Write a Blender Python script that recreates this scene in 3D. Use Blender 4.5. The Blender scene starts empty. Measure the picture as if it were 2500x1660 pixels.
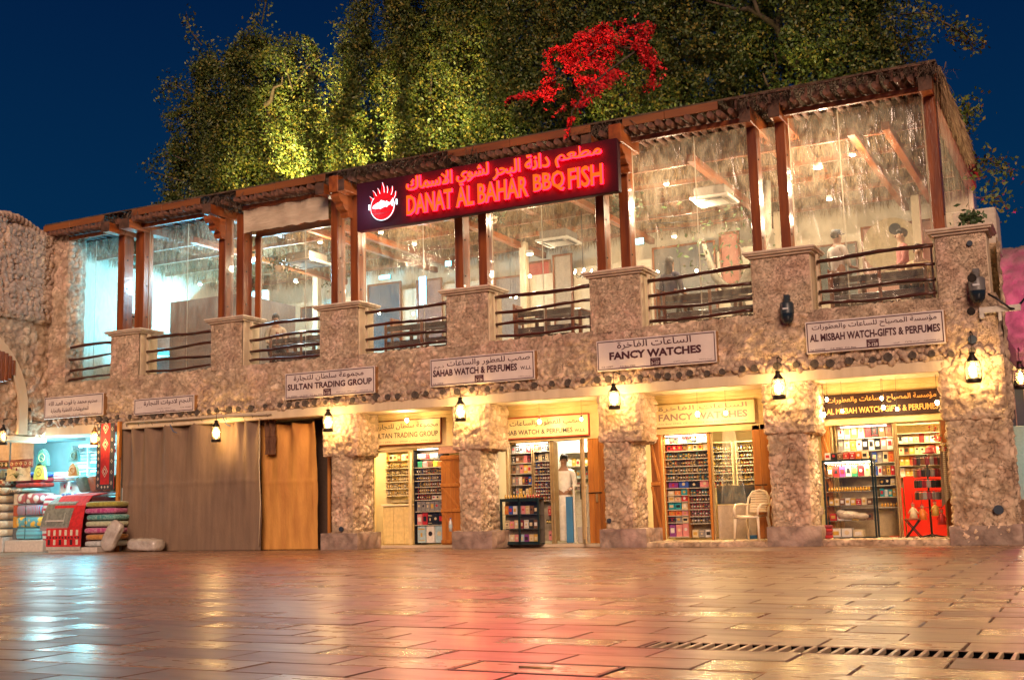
import bpy, bmesh, math, random
import numpy as np
from mathutils import Vector, Matrix, Euler
R = math.radians
EXPO = 1.25
rnd = random.Random(7)
SC = bpy.context.scene
COL = SC.collection

# ------------------------------------------------------------------ camera, sky, exposure
cam_d = bpy.data.cameras.new('camera'); cam = bpy.data.objects.new('camera', cam_d); COL.objects.link(cam)
SC.camera = cam
cam_d.sensor_width = 36.0; cam_d.lens = 36.0 * 2828.77 / 2500.0
cam_d.clip_start = 0.05; cam_d.clip_end = 600.0
_y, _p, _r = -0.471215, 0.143967, -0.0247012
_f = Vector((math.sin(_y) * math.cos(_p), math.cos(_y) * math.cos(_p), math.sin(_p)))
_rt = Vector((math.cos(_y), -math.sin(_y), 0)); _up = _rt.cross(_f)
_R = math.cos(_r) * _rt + math.sin(_r) * _up; _U = math.cos(_r) * _up - math.sin(_r) * _rt
cam.matrix_world = Matrix(((_R.x, _U.x, -_f.x, 0), (_R.y, _U.y, -_f.y, -20.0), (_R.z, _U.z, -_f.z, 0.761), (0, 0, 0, 1)))

W = bpy.data.worlds.new('World'); SC.world = W; W.use_nodes = True
nt = W.node_tree; nt.nodes.clear()
_o = nt.nodes.new('ShaderNodeOutputWorld'); _b = nt.nodes.new('ShaderNodeBackground')
_t = nt.nodes.new('ShaderNodeTexCoord'); _s = nt.nodes.new('ShaderNodeSeparateXYZ'); _c = nt.nodes.new('ShaderNodeValToRGB')
nt.links.new(_t.outputs['Generated'], _s.inputs[0]); nt.links.new(_s.outputs['Z'], _c.inputs[0])
nt.links.new(_c.outputs[0], _b.inputs[0]); nt.links.new(_b.outputs[0], _o.inputs[0])
_e = _c.color_ramp.elements
_e[0].position = 0.0; _e[0].color = (0.0014, 0.043, 0.122, 1)
_e[1].position = 1.0; _e[1].color = (0.0008, 0.008, 0.040, 1)
_n = _e.new(0.22); _n.color = (0.0012, 0.028, 0.088, 1)
_n = _e.new(0.45); _n.color = (0.0008, 0.0125, 0.058, 1)
_b.inputs[1].default_value = 2 ** -EXPO * .9

# warm glow of the lit square, very soft
sun_d = bpy.data.lights.new('sun', 'SUN'); sun = bpy.data.objects.new('sun', sun_d); COL.objects.link(sun)
sun_d.energy = 1.35; sun_d.angle = R(24); sun_d.color = (1.0, 0.66, 0.47)
sun.rotation_euler = Vector((0.50, -1.0, 0.50)).to_track_quat('Z', 'Y').to_euler()

SC.view_settings.view_transform = 'Standard'; SC.view_settings.look = 'None'
SC.view_settings.exposure = EXPO; SC.view_settings.gamma = 1.0; SC.view_settings.use_curve_mapping = False
SC.render.engine = 'CYCLES'
cy = SC.cycles
cy.use_denoising = True; cy.max_bounces = 8; cy.diffuse_bounces = 3; cy.glossy_bounces = 3
cy.transmission_bounces = 4; cy.transparent_max_bounces = 16; cy.sample_clamp_indirect = 4.0; cy.sample_clamp_direct = 0
cy.caustics_reflective = False; cy.caustics_refractive = False; cy.use_light_tree = True

# ------------------------------------------------------------------ materials
MATS = {}
def mat(name, c, c2=None, scale=6.0, rough=0.7, bump=0.0, bscale=None, metal=0.0, spec=0.5, stretch=(1, 1, 1),
        emis=None, est=0.0, alpha=1.0, trans=0.0, attr=None, lo=0.35, hi=0.65, detail=4.0, coat=0.0, rvar=0.0, kind='noise', sheen=0.0):
    if name in MATS: return MATS[name]
    m = bpy.data.materials.new(name); m.use_nodes = True; n = m.node_tree; N = n.nodes; L = n.links
    p = N['Principled BSDF']; p.inputs['Roughness'].default_value = rough; p.inputs['Metallic'].default_value = metal
    p.inputs['Specular IOR Level'].default_value = spec; p.inputs['Base Color'].default_value = (*c, 1)
    p.inputs['Coat Weight'].default_value = coat
    if sheen: p.inputs['Sheen Weight'].default_value = sheen
    if trans: p.inputs['Transmission Weight'].default_value = trans
    tc = N.new('ShaderNodeTexCoord'); mp = N.new('ShaderNodeMapping'); mp.inputs['Scale'].default_value = stretch
    L.new(tc.outputs['Object'], mp.inputs[0])
    col = None
    if c2 is not None:
        if kind == 'noise':
            tx = N.new('ShaderNodeTexNoise'); tx.inputs['Scale'].default_value = scale; tx.inputs['Detail'].default_value = detail
            fac = tx.outputs[0]
        elif kind == 'voronoi':
            tx = N.new('ShaderNodeTexVoronoi'); tx.inputs['Scale'].default_value = scale; fac = tx.outputs['Distance']
        elif kind == 'checker':
            tx = N.new('ShaderNodeTexChecker'); tx.inputs['Scale'].default_value = scale; fac = tx.outputs['Fac']
        else:
            tx = N.new('ShaderNodeTexWave'); tx.inputs['Scale'].default_value = scale; tx.bands_direction = kind
            tx.inputs['Distortion'].default_value = 0.6; fac = tx.outputs['Fac']
        L.new(mp.outputs[0], tx.inputs['Vector'])
        cr = N.new('ShaderNodeValToRGB'); cr.color_ramp.elements[0].position = lo; cr.color_ramp.elements[1].position = hi
        cr.color_ramp.elements[0].color = (*c, 1); cr.color_ramp.elements[1].color = (*c2, 1)
        L.new(fac, cr.inputs[0]); col = cr.outputs[0]; L.new(col, p.inputs['Base Color'])
        if rvar:
            mr = N.new('ShaderNodeMapRange'); mr.inputs[3].default_value = rough - rvar; mr.inputs[4].default_value = rough + rvar
            L.new(fac, mr.inputs[0]); L.new(mr.outputs[0], p.inputs['Roughness'])
    if attr:
        at = N.new('ShaderNodeAttribute'); at.attribute_name = attr
        mx = N.new('ShaderNodeMix'); mx.data_type = 'RGBA'; mx.blend_type = 'MULTIPLY'; mx.inputs[0].default_value = 1
        if col: L.new(col, mx.inputs[6])
        else: mx.inputs[6].default_value = (*c, 1)
        L.new(at.outputs['Color'], mx.inputs[7]); L.new(mx.outputs[2], p.inputs['Base Color'])
    if bump:
        bt = N.new('ShaderNodeTexNoise'); bt.inputs['Scale'].default_value = bscale or scale * 3; bt.inputs['Detail'].default_value = 6
        L.new(mp.outputs[0], bt.inputs['Vector']); bn = N.new('ShaderNodeBump'); bn.inputs['Strength'].default_value = min(1, bump)
        bn.inputs['Distance'].default_value = 0.02 * max(1, bump); L.new(bt.outputs[0], bn.inputs['Height']); L.new(bn.outputs[0], p.inputs['Normal'])
    if emis is not None:
        p.inputs['Emission Color'].default_value = (*emis, 1); p.inputs['Emission Strength'].default_value = est
    MATS[name] = m; return m

def emit(name, c, s):
    if name in MATS: return MATS[name]
    m = bpy.data.materials.new(name); m.use_nodes = True; n = m.node_tree; n.nodes.clear()
    e = n.nodes.new('ShaderNodeEmission'); o = n.nodes.new('ShaderNodeOutputMaterial')
    e.inputs[0].default_value = (*c, 1); e.inputs[1].default_value = s; n.links.new(e.outputs[0], o.inputs[0]); MATS[name] = m; return m

def clearmat(name, tint=(1, 1, 1), veil=0.15, veilc=(.9, .85, .75), gloss=0.12, rough=0.12, wr=0.0, wscale=3.0, wst=(1, 1, .25)):
    """clear plastic or glass: see-through, a thin milky veil and glossy wrinkles"""
    if name in MATS: return MATS[name]
    m = bpy.data.materials.new(name); m.use_nodes = True; n = m.node_tree; N = n.nodes; L = n.links; N.clear()
    o = N.new('ShaderNodeOutputMaterial'); t = N.new('ShaderNodeBsdfTransparent'); t.inputs[0].default_value = (*tint, 1)
    d = N.new('ShaderNodeBsdfTranslucent'); d.inputs[0].default_value = (*veilc, 1)
    d2 = N.new('ShaderNodeBsdfDiffuse'); d2.inputs[0].default_value = (*veilc, 1)
    dm = N.new('ShaderNodeMixShader'); dm.inputs[0].default_value = 0.45; L.new(d.outputs[0], dm.inputs[1]); L.new(d2.outputs[0], dm.inputs[2])
    g = N.new('ShaderNodeBsdfGlossy'); g.inputs['Roughness'].default_value = rough
    m1 = N.new('ShaderNodeMixShader'); m2 = N.new('ShaderNodeMixShader')
    L.new(t.outputs[0], m1.inputs[1]); L.new(dm.outputs[0], m1.inputs[2]); L.new(m1.outputs[0], m2.inputs[1]); L.new(g.outputs[0], m2.inputs[2])
    m1.inputs[0].default_value = veil; m2.inputs[0].default_value = gloss; L.new(m2.outputs[0], o.inputs[0])
    if wr:
        tc = N.new('ShaderNodeTexCoord'); mp = N.new('ShaderNodeMapping'); mp.inputs['Scale'].default_value = wst; L.new(tc.outputs['Object'], mp.inputs[0])
        tx = N.new('ShaderNodeTexNoise'); tx.inputs['Scale'].default_value = wscale; tx.inputs['Detail'].default_value = 5; tx.inputs['Distortion'].default_value = 1.2
        L.new(mp.outputs[0], tx.inputs['Vector'])
        b = N.new('ShaderNodeBump'); b.inputs['Strength'].default_value = wr; b.inputs['Distance'].default_value = 0.08
        L.new(tx.outputs[0], b.inputs['Height']); L.new(b.outputs[0], g.inputs['Normal'])
        mr = N.new('ShaderNodeMapRange'); mr.inputs[1].default_value = .38; mr.inputs[2].default_value = .72
        mr.inputs[3].default_value = veil * .35; mr.inputs[4].default_value = veil * 1.55
        L.new(tx.outputs[0], mr.inputs[0]); L.new(mr.outputs[0], m1.inputs[0])
    MATS[name] = m; return m

def solid(c, rough=0.5, **k):
    nm = 'paint_%02x%02x%02x_%d' % (*[int(max(0, min(1, v)) * 255) for v in c], int(rough * 100))
    return mat(nm, c, tuple(v * .82 for v in c), 14.0, rough, **k)

# ------------------------------------------------------------------ mesh builder
class MB:
    def __init__(s): s.v = []; s.f = []; s.mi = []; s.sm = []
    def add(s, vs, fs, mi=0, smooth=False):
        b = len(s.v); s.v += [tuple(v) for v in vs]; s.f += [tuple(i + b for i in f) for f in fs]
        s.mi += [mi] * len(fs); s.sm += [smooth] * len(fs); return s
    def box(s, x0, y0, z0, x1, y1, z1, mi=0, c=0.0, M=None):
        if x0 > x1: x0, x1 = x1, x0
        if y0 > y1: y0, y1 = y1, y0
        if z0 > z1: z0, z1 = z1, z0
        if c <= 0:
            vs = [(x, y, z) for z in (z0, z1) for y in (y0, y1) for x in (x0, x1)]
            fs = [(0, 2, 3, 1), (4, 5, 7, 6), (0, 1, 5, 4), (2, 6, 7, 3), (0, 4, 6, 2), (1, 3, 7, 5)]
        else:
            c = min(c, (x1 - x0) * .45, (y1 - y0) * .45, (z1 - z0) * .45)
            vs = []; P = ((x0, x1), (y0, y1), (z0, z1))
            idx = {}
            for i in range(8):
                b = (i & 1, i >> 1 & 1, i >> 2 & 1)
                for a in range(3):   # vertex on face a (full extent on axis a, inset on the others)
                    idx[(i, a)] = len(vs)
                    vs.append(tuple(P[k][b[k]] if k == a else P[k][b[k]] + (c if b[k] == 0 else -c) for k in range(3)))
            fs = []
            quads = {0: ((0, 4, 6, 2), (1, 3, 7, 5)), 1: ((0, 1, 5, 4), (2, 6, 7, 3)), 2: ((0, 2, 3, 1), (4, 5, 7, 6))}
            for a in range(3):
                for q in quads[a]: fs.append(tuple(idx[(i, a)] for i in q))
            for i in range(8):
                for a in range(3):
                    if not (i >> a & 1):
                        j = i | (1 << a); o = [k for k in range(3) if k != a]
                        fs.append((idx[(i, o[0])], idx[(j, o[0])], idx[(j, o[1])], idx[(i, o[1])]))
                fs.append((idx[(i, 0)], idx[(i, 1)], idx[(i, 2)]))
        if M is not None: vs = [tuple(M @ Vector(v)) for v in vs]
        return s.add(vs, fs, mi)
    def tube(s, pts, rad, n=8, mi=0, cap=True, smooth=True):
        pts = [Vector(p) for p in pts]; k = len(pts)
        rad = rad if isinstance(rad, (list, tuple)) else [rad] * k
        vs = []; fs = []
        t0 = (pts[1] - pts[0]).normalized(); a = Vector((0, 0, 1)) if abs(t0.z) < .9 else Vector((1, 0, 0))
        u = t0.cross(a).normalized()
        for i, p in enumerate(pts):
            t = (pts[min(i + 1, k - 1)] - pts[max(i - 1, 0)]).normalized()
            u = (u - t * u.dot(t)).normalized(); w = t.cross(u)
            for j in range(n):
                an = 2 * math.pi * j / n; vs.append(p + (u * math.cos(an) + w * math.sin(an)) * rad[i])
        for i in range(k - 1):
            for j in range(n): fs.append((i * n + j, i * n + (j + 1) % n, (i + 1) * n + (j + 1) % n, (i + 1) * n + j))
        s.add(vs, fs, mi, smooth)
        if cap:
            b = len(s.v) - k * n
            s.f += [tuple(b + j for j in reversed(range(n))), tuple(b + (k - 1) * n + j for j in range(n))]; s.mi += [mi] * 2; s.sm += [False] * 2
        return s
    def lathe(s, prof, n=12, mi=0, o=(0, 0, 0), smooth=True, M=None):
        vs = []; fs = []
        for r, z in prof:
            for j in range(n):
                a = 2 * math.pi * j / n; vs.append((o[0] + r * math.cos(a), o[1] + r * math.sin(a), o[2] + z))
        for i in range(len(prof) - 1):
            for j in range(n): fs.append((i * n + j, i * n + (j + 1) % n, (i + 1) * n + (j + 1) % n, (i + 1) * n + j))
        if M is not None: vs = [tuple(M @ Vector(v)) for v in vs]
        return s.add(vs, fs, mi, smooth)
    def blob(s, c, r, n=8, m=6, mi=0, sq=1.0, M=None):
        """ellipsoid; sq<1 squares it off like a cushion"""
        vs = []; fs = []
        for i in range(m + 1):
            th = math.pi * i / m
            for j in range(n):
                ph = 2 * math.pi * j / n
                v = [math.sin(th) * math.cos(ph), math.sin(th) * math.sin(ph), math.cos(th)]
                v = [math.copysign(abs(q) ** sq, q) for q in v]
                vs.append(Vector((v[0] * r[0], v[1] * r[1], v[2] * r[2])))
        if M is not None: vs = [M @ v for v in vs]
        vs = [v + Vector(c) for v in vs]
        for i in range(m):
            for j in range(n): fs.append((i * n + j, (i + 1) * n + j, (i + 1) * n + (j + 1) % n, i * n + (j + 1) % n))
        return s.add(vs, fs, mi, True)
    def mesh(s, name, mats):
        me = bpy.data.meshes.new(name); me.from_pydata(s.v, [], s.f)
        for m in (mats if isinstance(mats, (list, tuple)) else [mats]): me.materials.append(m)
        me.polygons.foreach_set('material_index', s.mi); me.polygons.foreach_set('use_smooth', s.sm); me.update(); return me
    def build(s, name, mats, parent=None, loc=None, rot=None):
        return link(name, s.mesh(name, mats), parent, loc, rot)

def link(name, data, parent=None, loc=None, rot=None):
    o = bpy.data.objects.new(name, data); COL.objects.link(o)
    if parent is not None: o.parent = parent
    if loc is not None: o.location = loc
    if rot is not None: o.rotation_euler = rot
    return o
def tag(o, label=None, cat=None, group=None, kind=None):
    if label: o['label'] = label
    if cat: o['category'] = cat
    if group: o['group'] = group
    if kind: o['kind'] = kind
    return o
def thing(name, label, cat, loc=(0, 0, 0), rz=0.0, group=None):
    o = link(name, None, None, loc, (0, 0, rz)); o.empty_display_size = .2
    return tag(o, label, cat, group)
def copy_tree(o, parent=None):
    c = o.copy(); COL.objects.link(c)
    if parent is not None: c.parent = parent
    for ch in o.children: copy_tree(ch, c)
    return c
def npmesh(name, V, F, mats, smooth=False, cols=None, mi=None):
    me = bpy.data.meshes.new(name); k = F.shape[1]
    me.vertices.add(len(V)); me.vertices.foreach_set('co', np.ascontiguousarray(V, dtype=np.float32).ravel())
    me.loops.add(F.size); me.loops.foreach_set('vertex_index', np.ascontiguousarray(F, dtype=np.int32).ravel())
    me.polygons.add(len(F)); me.polygons.foreach_set('loop_start', np.arange(0, F.size, k, dtype=np.int32))
    me.polygons.foreach_set('loop_total', np.full(len(F), k, dtype=np.int32))
    for m in (mats if isinstance(mats, (list, tuple)) else [mats]): me.materials.append(m)
    if mi is not None: me.polygons.foreach_set('material_index', np.asarray(mi, dtype=np.int32))
    me.update(calc_edges=True); me.polygons.foreach_set('use_smooth', np.full(len(F), smooth))
    if cols is not None:
        a = me.color_attributes.new('tint', 'FLOAT_COLOR', 'POINT'); c4 = np.ones((len(V), 4), np.float32); c4[:, :3] = cols
        a.data.foreach_set('color', c4.ravel())
    return me

# ------------------------------------------------------------------ numpy noise
def _hash(i, seed):
    i = i.astype(np.int64); h = (i[..., 0] * 73856093) ^ (i[..., 1] * 19349663) ^ (i[..., 2] * 83492791) ^ (seed * 2654435761)
    h = (h ^ (h >> 13)) * 1274126177; h = h ^ (h >> 16); return (h & 0xFFFFFF) / float(0xFFFFFF)
def vnoise(P, seed=0):
    i = np.floor(P); f = P - i; f = f * f * (3 - 2 * f); r = 0
    for a in (0, 1):
        for b in (0, 1):
            for c in (0, 1):
                w = (f[:, 0] if a else 1 - f[:, 0]) * (f[:, 1] if b else 1 - f[:, 1]) * (f[:, 2] if c else 1 - f[:, 2])
                r = r + w * _hash(i + np.array([a, b, c]), seed)
    return r
def fbm(P, seed=0, o=3):
    r = 0; a = .5
    for k in range(o): r = r + a * vnoise(P * 2 ** k, seed + k); a *= .5
    return r
def worley(P, seed=0):
    i = np.floor(P); d1 = np.full(len(P), 9.); d2 = d1.copy(); idv = np.zeros(len(P))
    for a in (-1, 0, 1):
        for b in (-1, 0, 1):
            for c in (-1, 0, 1):
                q = i + np.array([a, b, c]); s = np.stack([q[:, k] + _hash(q, seed + 11 * k + 1) for k in range(3)], 1)
                d = ((P - s) ** 2).sum(1) ** .5; hid = _hash(q, seed + 77)
                n1 = d < d1; d2 = np.where(n1, d1, np.minimum(d2, d)); idv = np.where(n1, hid, idv); d1 = np.where(n1, d, d1)
    return d1, d2, idv

def stone_block(x0, x1, y0, y1, z0, z1, faces='FRLTBK', res=.03, cell=.14, amp=.03, edge=.03, seed=3, flat=.35, stretch=(1, 1, 1)):
    """rough masonry: a box whose faces (F front -y, K back, L left, R right, T top, B bottom) are pushed out stone by stone"""
    VV = []; FF = []; b = 0
    D = {'F': (0, 2, 1, y0, -1), 'K': (0, 2, 1, y1, 1), 'L': (1, 2, 0, x0, -1), 'R': (1, 2, 0, x1, 1), 'T': (0, 1, 2, z1, 1), 'B': (0, 1, 2, z0, -1)}
    lo = (x0, y0, z0); hi = (x1, y1, z1); NN = []; ED = []
    for fc in faces:
        a, c, n, val, sg = D[fc]
        na = max(1, round((hi[a] - lo[a]) / res)); nc = max(1, round((hi[c] - lo[c]) / res))
        A, C = np.meshgrid(np.linspace(lo[a], hi[a], na + 1), np.linspace(lo[c], hi[c], nc + 1), indexing='ij')
        P = np.zeros((A.size, 3)); P[:, a] = A.ravel(); P[:, c] = C.ravel(); P[:, n] = val
        e = np.minimum(np.minimum(P[:, a] - lo[a], hi[a] - P[:, a]), np.minimum(P[:, c] - lo[c], hi[c] - P[:, c]))
        nm = np.zeros_like(P); nm[:, n] = sg
        I = (np.arange(na)[:, None] * (nc + 1) + np.arange(nc)[None, :]).ravel()
        q = np.stack([I, I + nc + 1, I + nc + 2, I + 1], 1)
        flip = {'F': 0, 'K': 1, 'L': 1, 'R': 0, 'T': 0, 'B': 1}[fc]
        if flip: q = q[:, ::-1]
        VV.append(P); FF.append(q + b); b += len(P); NN.append(nm); ED.append(e)
    P = np.concatenate(VV); F = np.concatenate(FF); Nn = np.concatenate(NN); E = np.concatenate(ED)
    Q = P / cell * np.array(stretch) + (fbm(P * 3.1, seed + 5)[:, None] - .5) * 1.1
    d1, d2, idv = worley(Q, seed)
    g = np.clip((d2 - d1) / flat, 0, 1); g = g * g * (3 - 2 * g)
    h = g * (.55 + .6 * idv) + (fbm(P * 22, seed + 9) - .5) * .9
    fade = np.clip(E / edge, 0, 1)
    V = P + Nn * (h * amp * fade)[:, None]
    wob = np.stack([fbm(P * 9 + 7, seed + 20 + k) - .45 for k in range(3)], 1)
    V += wob * np.array([.035, .035, .012]) * (amp / .03)
    t = .80 + .36 * idv; t = t * (.72 + .28 * g) * (.86 + .3 * fbm(P * 1.3, seed + 31)) / .93
    pk = fbm(P * 2.3, seed + 40); pk = np.clip((pk - .38) * 3.2, 0, 1)
    cols = np.stack([t * (1 + .05 * pk), t * (.97 - .03 * pk), t * (.95 + .04 * pk)], 1)
    return V, F, cols
def stone_part(name, blocks, m, parent):
    V = []; F = []; C = []; b = 0
    for kw in blocks:
        v, f, c = stone_block(**kw); V.append(v); F.append(f + b); C.append(c); b += len(v)
    me = npmesh(name, np.concatenate(V), np.concatenate(F), m, True, np.concatenate(C)); return link(name, me, parent)

# ------------------------------------------------------------------ lettering
_A = {'ء': (0xFE80, 1), 'آ': (0xFE81, 2), 'أ': (0xFE83, 2), 'ؤ': (0xFE85, 2), 'إ': (0xFE87, 2), 'ئ': (0xFE89, 4), 'ا': (0xFE8D, 2), 'ب': (0xFE8F, 4), 'ة': (0xFE93, 2),
      'ت': (0xFE95, 4), 'ث': (0xFE99, 4), 'ج': (0xFE9D, 4), 'ح': (0xFEA1, 4), 'خ': (0xFEA5, 4), 'د': (0xFEA9, 2), 'ذ': (0xFEAB, 2), 'ر': (0xFEAD, 2), 'ز': (0xFEAF, 2),
      'س': (0xFEB1, 4), 'ش': (0xFEB5, 4), 'ص': (0xFEB9, 4), 'ض': (0xFEBD, 4), 'ط': (0xFEC1, 4), 'ظ': (0xFEC5, 4), 'ع': (0xFEC9, 4), 'غ': (0xFECD, 4), 'ف': (0xFED1, 4),
      'ق': (0xFED5, 4), 'ك': (0xFED9, 4), 'ل': (0xFEDD, 4), 'م': (0xFEE1, 4), 'ن': (0xFEE5, 4), 'ه': (0xFEE9, 4), 'و': (0xFEED, 2), 'ى': (0xFEEF, 2), 'ي': (0xFEF1, 4)}
def arabic(s):
    s = s.replace('لا', '\ue000'); out = []
    for i, ch in enumerate(s):
        two = lambda c: c in _A or c == '\ue000'
        prev = i > 0 and s[i - 1] in _A and _A[s[i - 1]][1] == 4
        nxt = i + 1 < len(s) and two(s[i + 1]) and s[i + 1] != 'ء'
        if ch == '\ue000': out.append(chr(0xFEFC if prev else 0xFEFB))
        elif ch in _A:
            b, n = _A[ch]
            if n == 4: out.append(chr(b + (3 if prev and nxt else 1 if prev else 2 if nxt else 0)))
            elif n == 2: out.append(chr(b + (1 if prev else 0)))
            else: out.append(chr(b))
        else: out.append(ch)
    return ''.join(reversed(out))
def text_geo(s, x0, x1, z0, z1, depth=.0, bold=0.0, keep=False):
    """flat text set in the XZ plane facing -Y, fitted to a box; returns verts (x, y, z) and faces"""
    cu = bpy.data.curves.new('t', 'FONT'); cu.body = s; cu.offset = bold; cu.resolution_u = 2
    if depth: cu.extrude = .1
    o = bpy.data.objects.new('t', cu); COL.objects.link(o); bpy.context.view_layer.update()
    me = o.to_mesh(); V = np.array([v.co[:] for v in me.vertices]); F = [tuple(p.vertices) for p in me.polygons]
    nz = [p.normal.z for p in me.polygons]
    o.to_mesh_clear(); bpy.data.objects.remove(o); bpy.data.curves.remove(cu)
    if not len(V): return [], [], []
    mn = V.min(0); mx = V.max(0); sx = (x1 - x0) / (mx[0] - mn[0]); sz = (z1 - z0) / (mx[1] - mn[1])
    if keep: sx = sz
    out = [(x0 + (v[0] - mn[0]) * sx, (-depth * (v[2] + .1) / .2 if depth else 0.0), z0 + (v[1] - mn[1]) * sz) for v in V]
    return out, F, nz
def letters(mb, s, x0, x1, z0, z1, y, mi=0, bold=0.0, keep=False):
    v, f, _ = text_geo(s, x0, x1, z0, z1, 0, bold, keep); mb.add([(a, y, c) for a, b, c in v], f, mi)

# ------------------------------------------------------------------ shared materials
mStone = mat('coral_stone_render', (.70, .55, .40), (.46, .33, .22), 3.2, .88, bump=1.0, bscale=34, attr='tint', lo=.36, hi=.70, detail=8, spec=.25)
mStoneP = mat('pier_stone_render', (.70, .54, .37), (.42, .29, .18), 2.6, .85, bump=1.2, bscale=26, attr='tint', lo=.38, hi=.72, detail=9, spec=.25)
def cracks(m, sc=9.0, w=.045, dark=.34):
    n = m.node_tree; N = n.nodes; L = n.links; p = N['Principled BSDF']; src = p.inputs['Base Color'].links[0].from_socket
    tc = N.new('ShaderNodeTexCoord'); a = N.new('ShaderNodeTexNoise'); a.inputs['Scale'].default_value = sc; a.inputs['Detail'].default_value = 5; a.inputs['Distortion'].default_value = 1.4; L.new(tc.outputs['Object'], a.inputs['Vector'])
    s1 = N.new('ShaderNodeMath'); s1.operation = 'SUBTRACT'; s1.inputs[1].default_value = .5; L.new(a.outputs[0], s1.inputs[0]); s2 = N.new('ShaderNodeMath'); s2.operation = 'ABSOLUTE'; L.new(s1.outputs[0], s2.inputs[0])
    mr = N.new('ShaderNodeMapRange'); mr.inputs[1].default_value = 0; mr.inputs[2].default_value = w; mr.inputs[3].default_value = dark; mr.inputs[4].default_value = 1.0; L.new(s2.outputs[0], mr.inputs[0])
    b = N.new('ShaderNodeTexNoise'); b.inputs['Scale'].default_value = sc * .35; b.inputs['Detail'].default_value = 3; L.new(tc.outputs['Object'], b.inputs['Vector'])
    br = N.new('ShaderNodeMapRange'); br.inputs[1].default_value = .42; br.inputs[2].default_value = .6; L.new(b.outputs[0], br.inputs[0])
    mx = N.new('ShaderNodeMix'); mx.data_type = 'RGBA'; mx.blend_type = 'MULTIPLY'; L.new(br.outputs[0], mx.inputs[0]); L.new(src, mx.inputs[6]); L.new(mr.outputs[0], mx.inputs[7]); L.new(mx.outputs[2], p.inputs['Base Color'])
    bn = N.new('ShaderNodeBump'); bn.inputs['Strength'].default_value = .9; bn.inputs['Distance'].default_value = .03; L.new(mr.outputs[0], bn.inputs['Height'])
    old = p.inputs['Normal'].links[0].from_socket; L.new(old, bn.inputs['Normal']); L.new(bn.outputs[0], p.inputs['Normal'])
cracks(mStone, 12, .028, .42); cracks(mStoneP, 6, .018, .38)
mPlaster = mat('smooth_plaster', (.66, .53, .37), (.52, .40, .26), 2.0, .75, bump=.35, bscale=30, stretch=(2.5, 1, .35), lo=.3, hi=.75)
mCap = mat('cast_cap', (.66, .54, .42), (.52, .40, .30), 7, .6, bump=.25, bscale=40)
mWhiteWall = mat('pale_wall', (.74, .64, .48), (.66, .55, .40), 1.2, .7)
mCream = mat('cream_shop_wall', (.80, .62, .30), (.66, .46, .18), 2.2, .65, bump=.4, bscale=25)
mWood = mat('varnished_wood', (.27, .070, .012), (.12, .027, .007), 2.0, .32, bump=.25, bscale=14, stretch=(5, 5, .45), coat=.25)
mWoodX = mat('varnished_beam', (.27, .070, .014), (.13, .03, .008), 2.0, .35, bump=.25, bscale=14, stretch=(.45, 5, 5), coat=.25)
mWoodY = mat('varnished_rafter', (.36, .095, .020), (.20, .048, .012), 2.0, .4, stretch=(5, .45, 5))
mEnd = mat('weathered_end_grain', (.13, .06, .035), (.05, .025, .016), 6, .8, bump=.6)
mFascia = mat('fascia_board', (.27, .090, .022), (.17, .052, .016), 1.6, .55, bump=.3, bscale=9, stretch=(.5, 3, 4))
mPole = mat('mangrove_pole', (.20, .085, .05), (.085, .038, .026), 6, .7, bump=.7, bscale=18)
mLog = mat('log_end', (.10, .075, .06), (.035, .025, .022), 8, .85, bump=.8, bscale=30)
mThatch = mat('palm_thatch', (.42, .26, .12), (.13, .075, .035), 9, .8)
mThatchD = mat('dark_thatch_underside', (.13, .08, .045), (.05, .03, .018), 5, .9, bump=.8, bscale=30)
mRail = mat('dark_varnished_pole', (.075, .018, .009), (.028, .009, .006), 3, .28, bump=.5, bscale=10, stretch=(1, 4, 4), coat=.3)
mDoorW = mat('orange_door_planks', (.52, .20, .035), (.36, .12, .02), 2.0, .4, bump=.3, bscale=14, stretch=(6, 6, .5), coat=.2)
mDarkM = mat('black_metal', (.02, .02, .022), (.035, .03, .03), 12, .4, metal=.6)
mFrame = mat('brass_alu_frame', (.55, .40, .20), (.45, .30, .13), 8, .35, metal=.5)
mGlass = clearmat('shop_glass', veil=.0, veilc=(.9, .8, .6), gloss=.04, rough=.03)
mSheet = clearmat('clear_pvc_sheet', tint=(.97, .96, .93), veil=.17, veilc=(.92, .78, .58), gloss=.09, rough=.16, wr=.45, wscale=3.2, wst=(1.5, 1.5, .62))
mFloorIn = mat('dark_terrace_floor', (.10, .07, .05), (.06, .045, .035), 3, .5)

# ------------------------------------------------------------------ ground and paving
gr = MB()
for a in ((-160, -30, 120, -13.965), (-160, -13.665, 120, 200), (-160, -13.965, -2.35, -13.665), (1.6, -13.965, 120, -13.665)): gr.box(a[0], a[1], -.30, a[2], a[3], -.035)
ground = gr.build('ground', mat('dark_bedding', (.008, .006, .005), (.005, .004, .003), 3, .9)); tag(ground, kind='structure')

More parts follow.
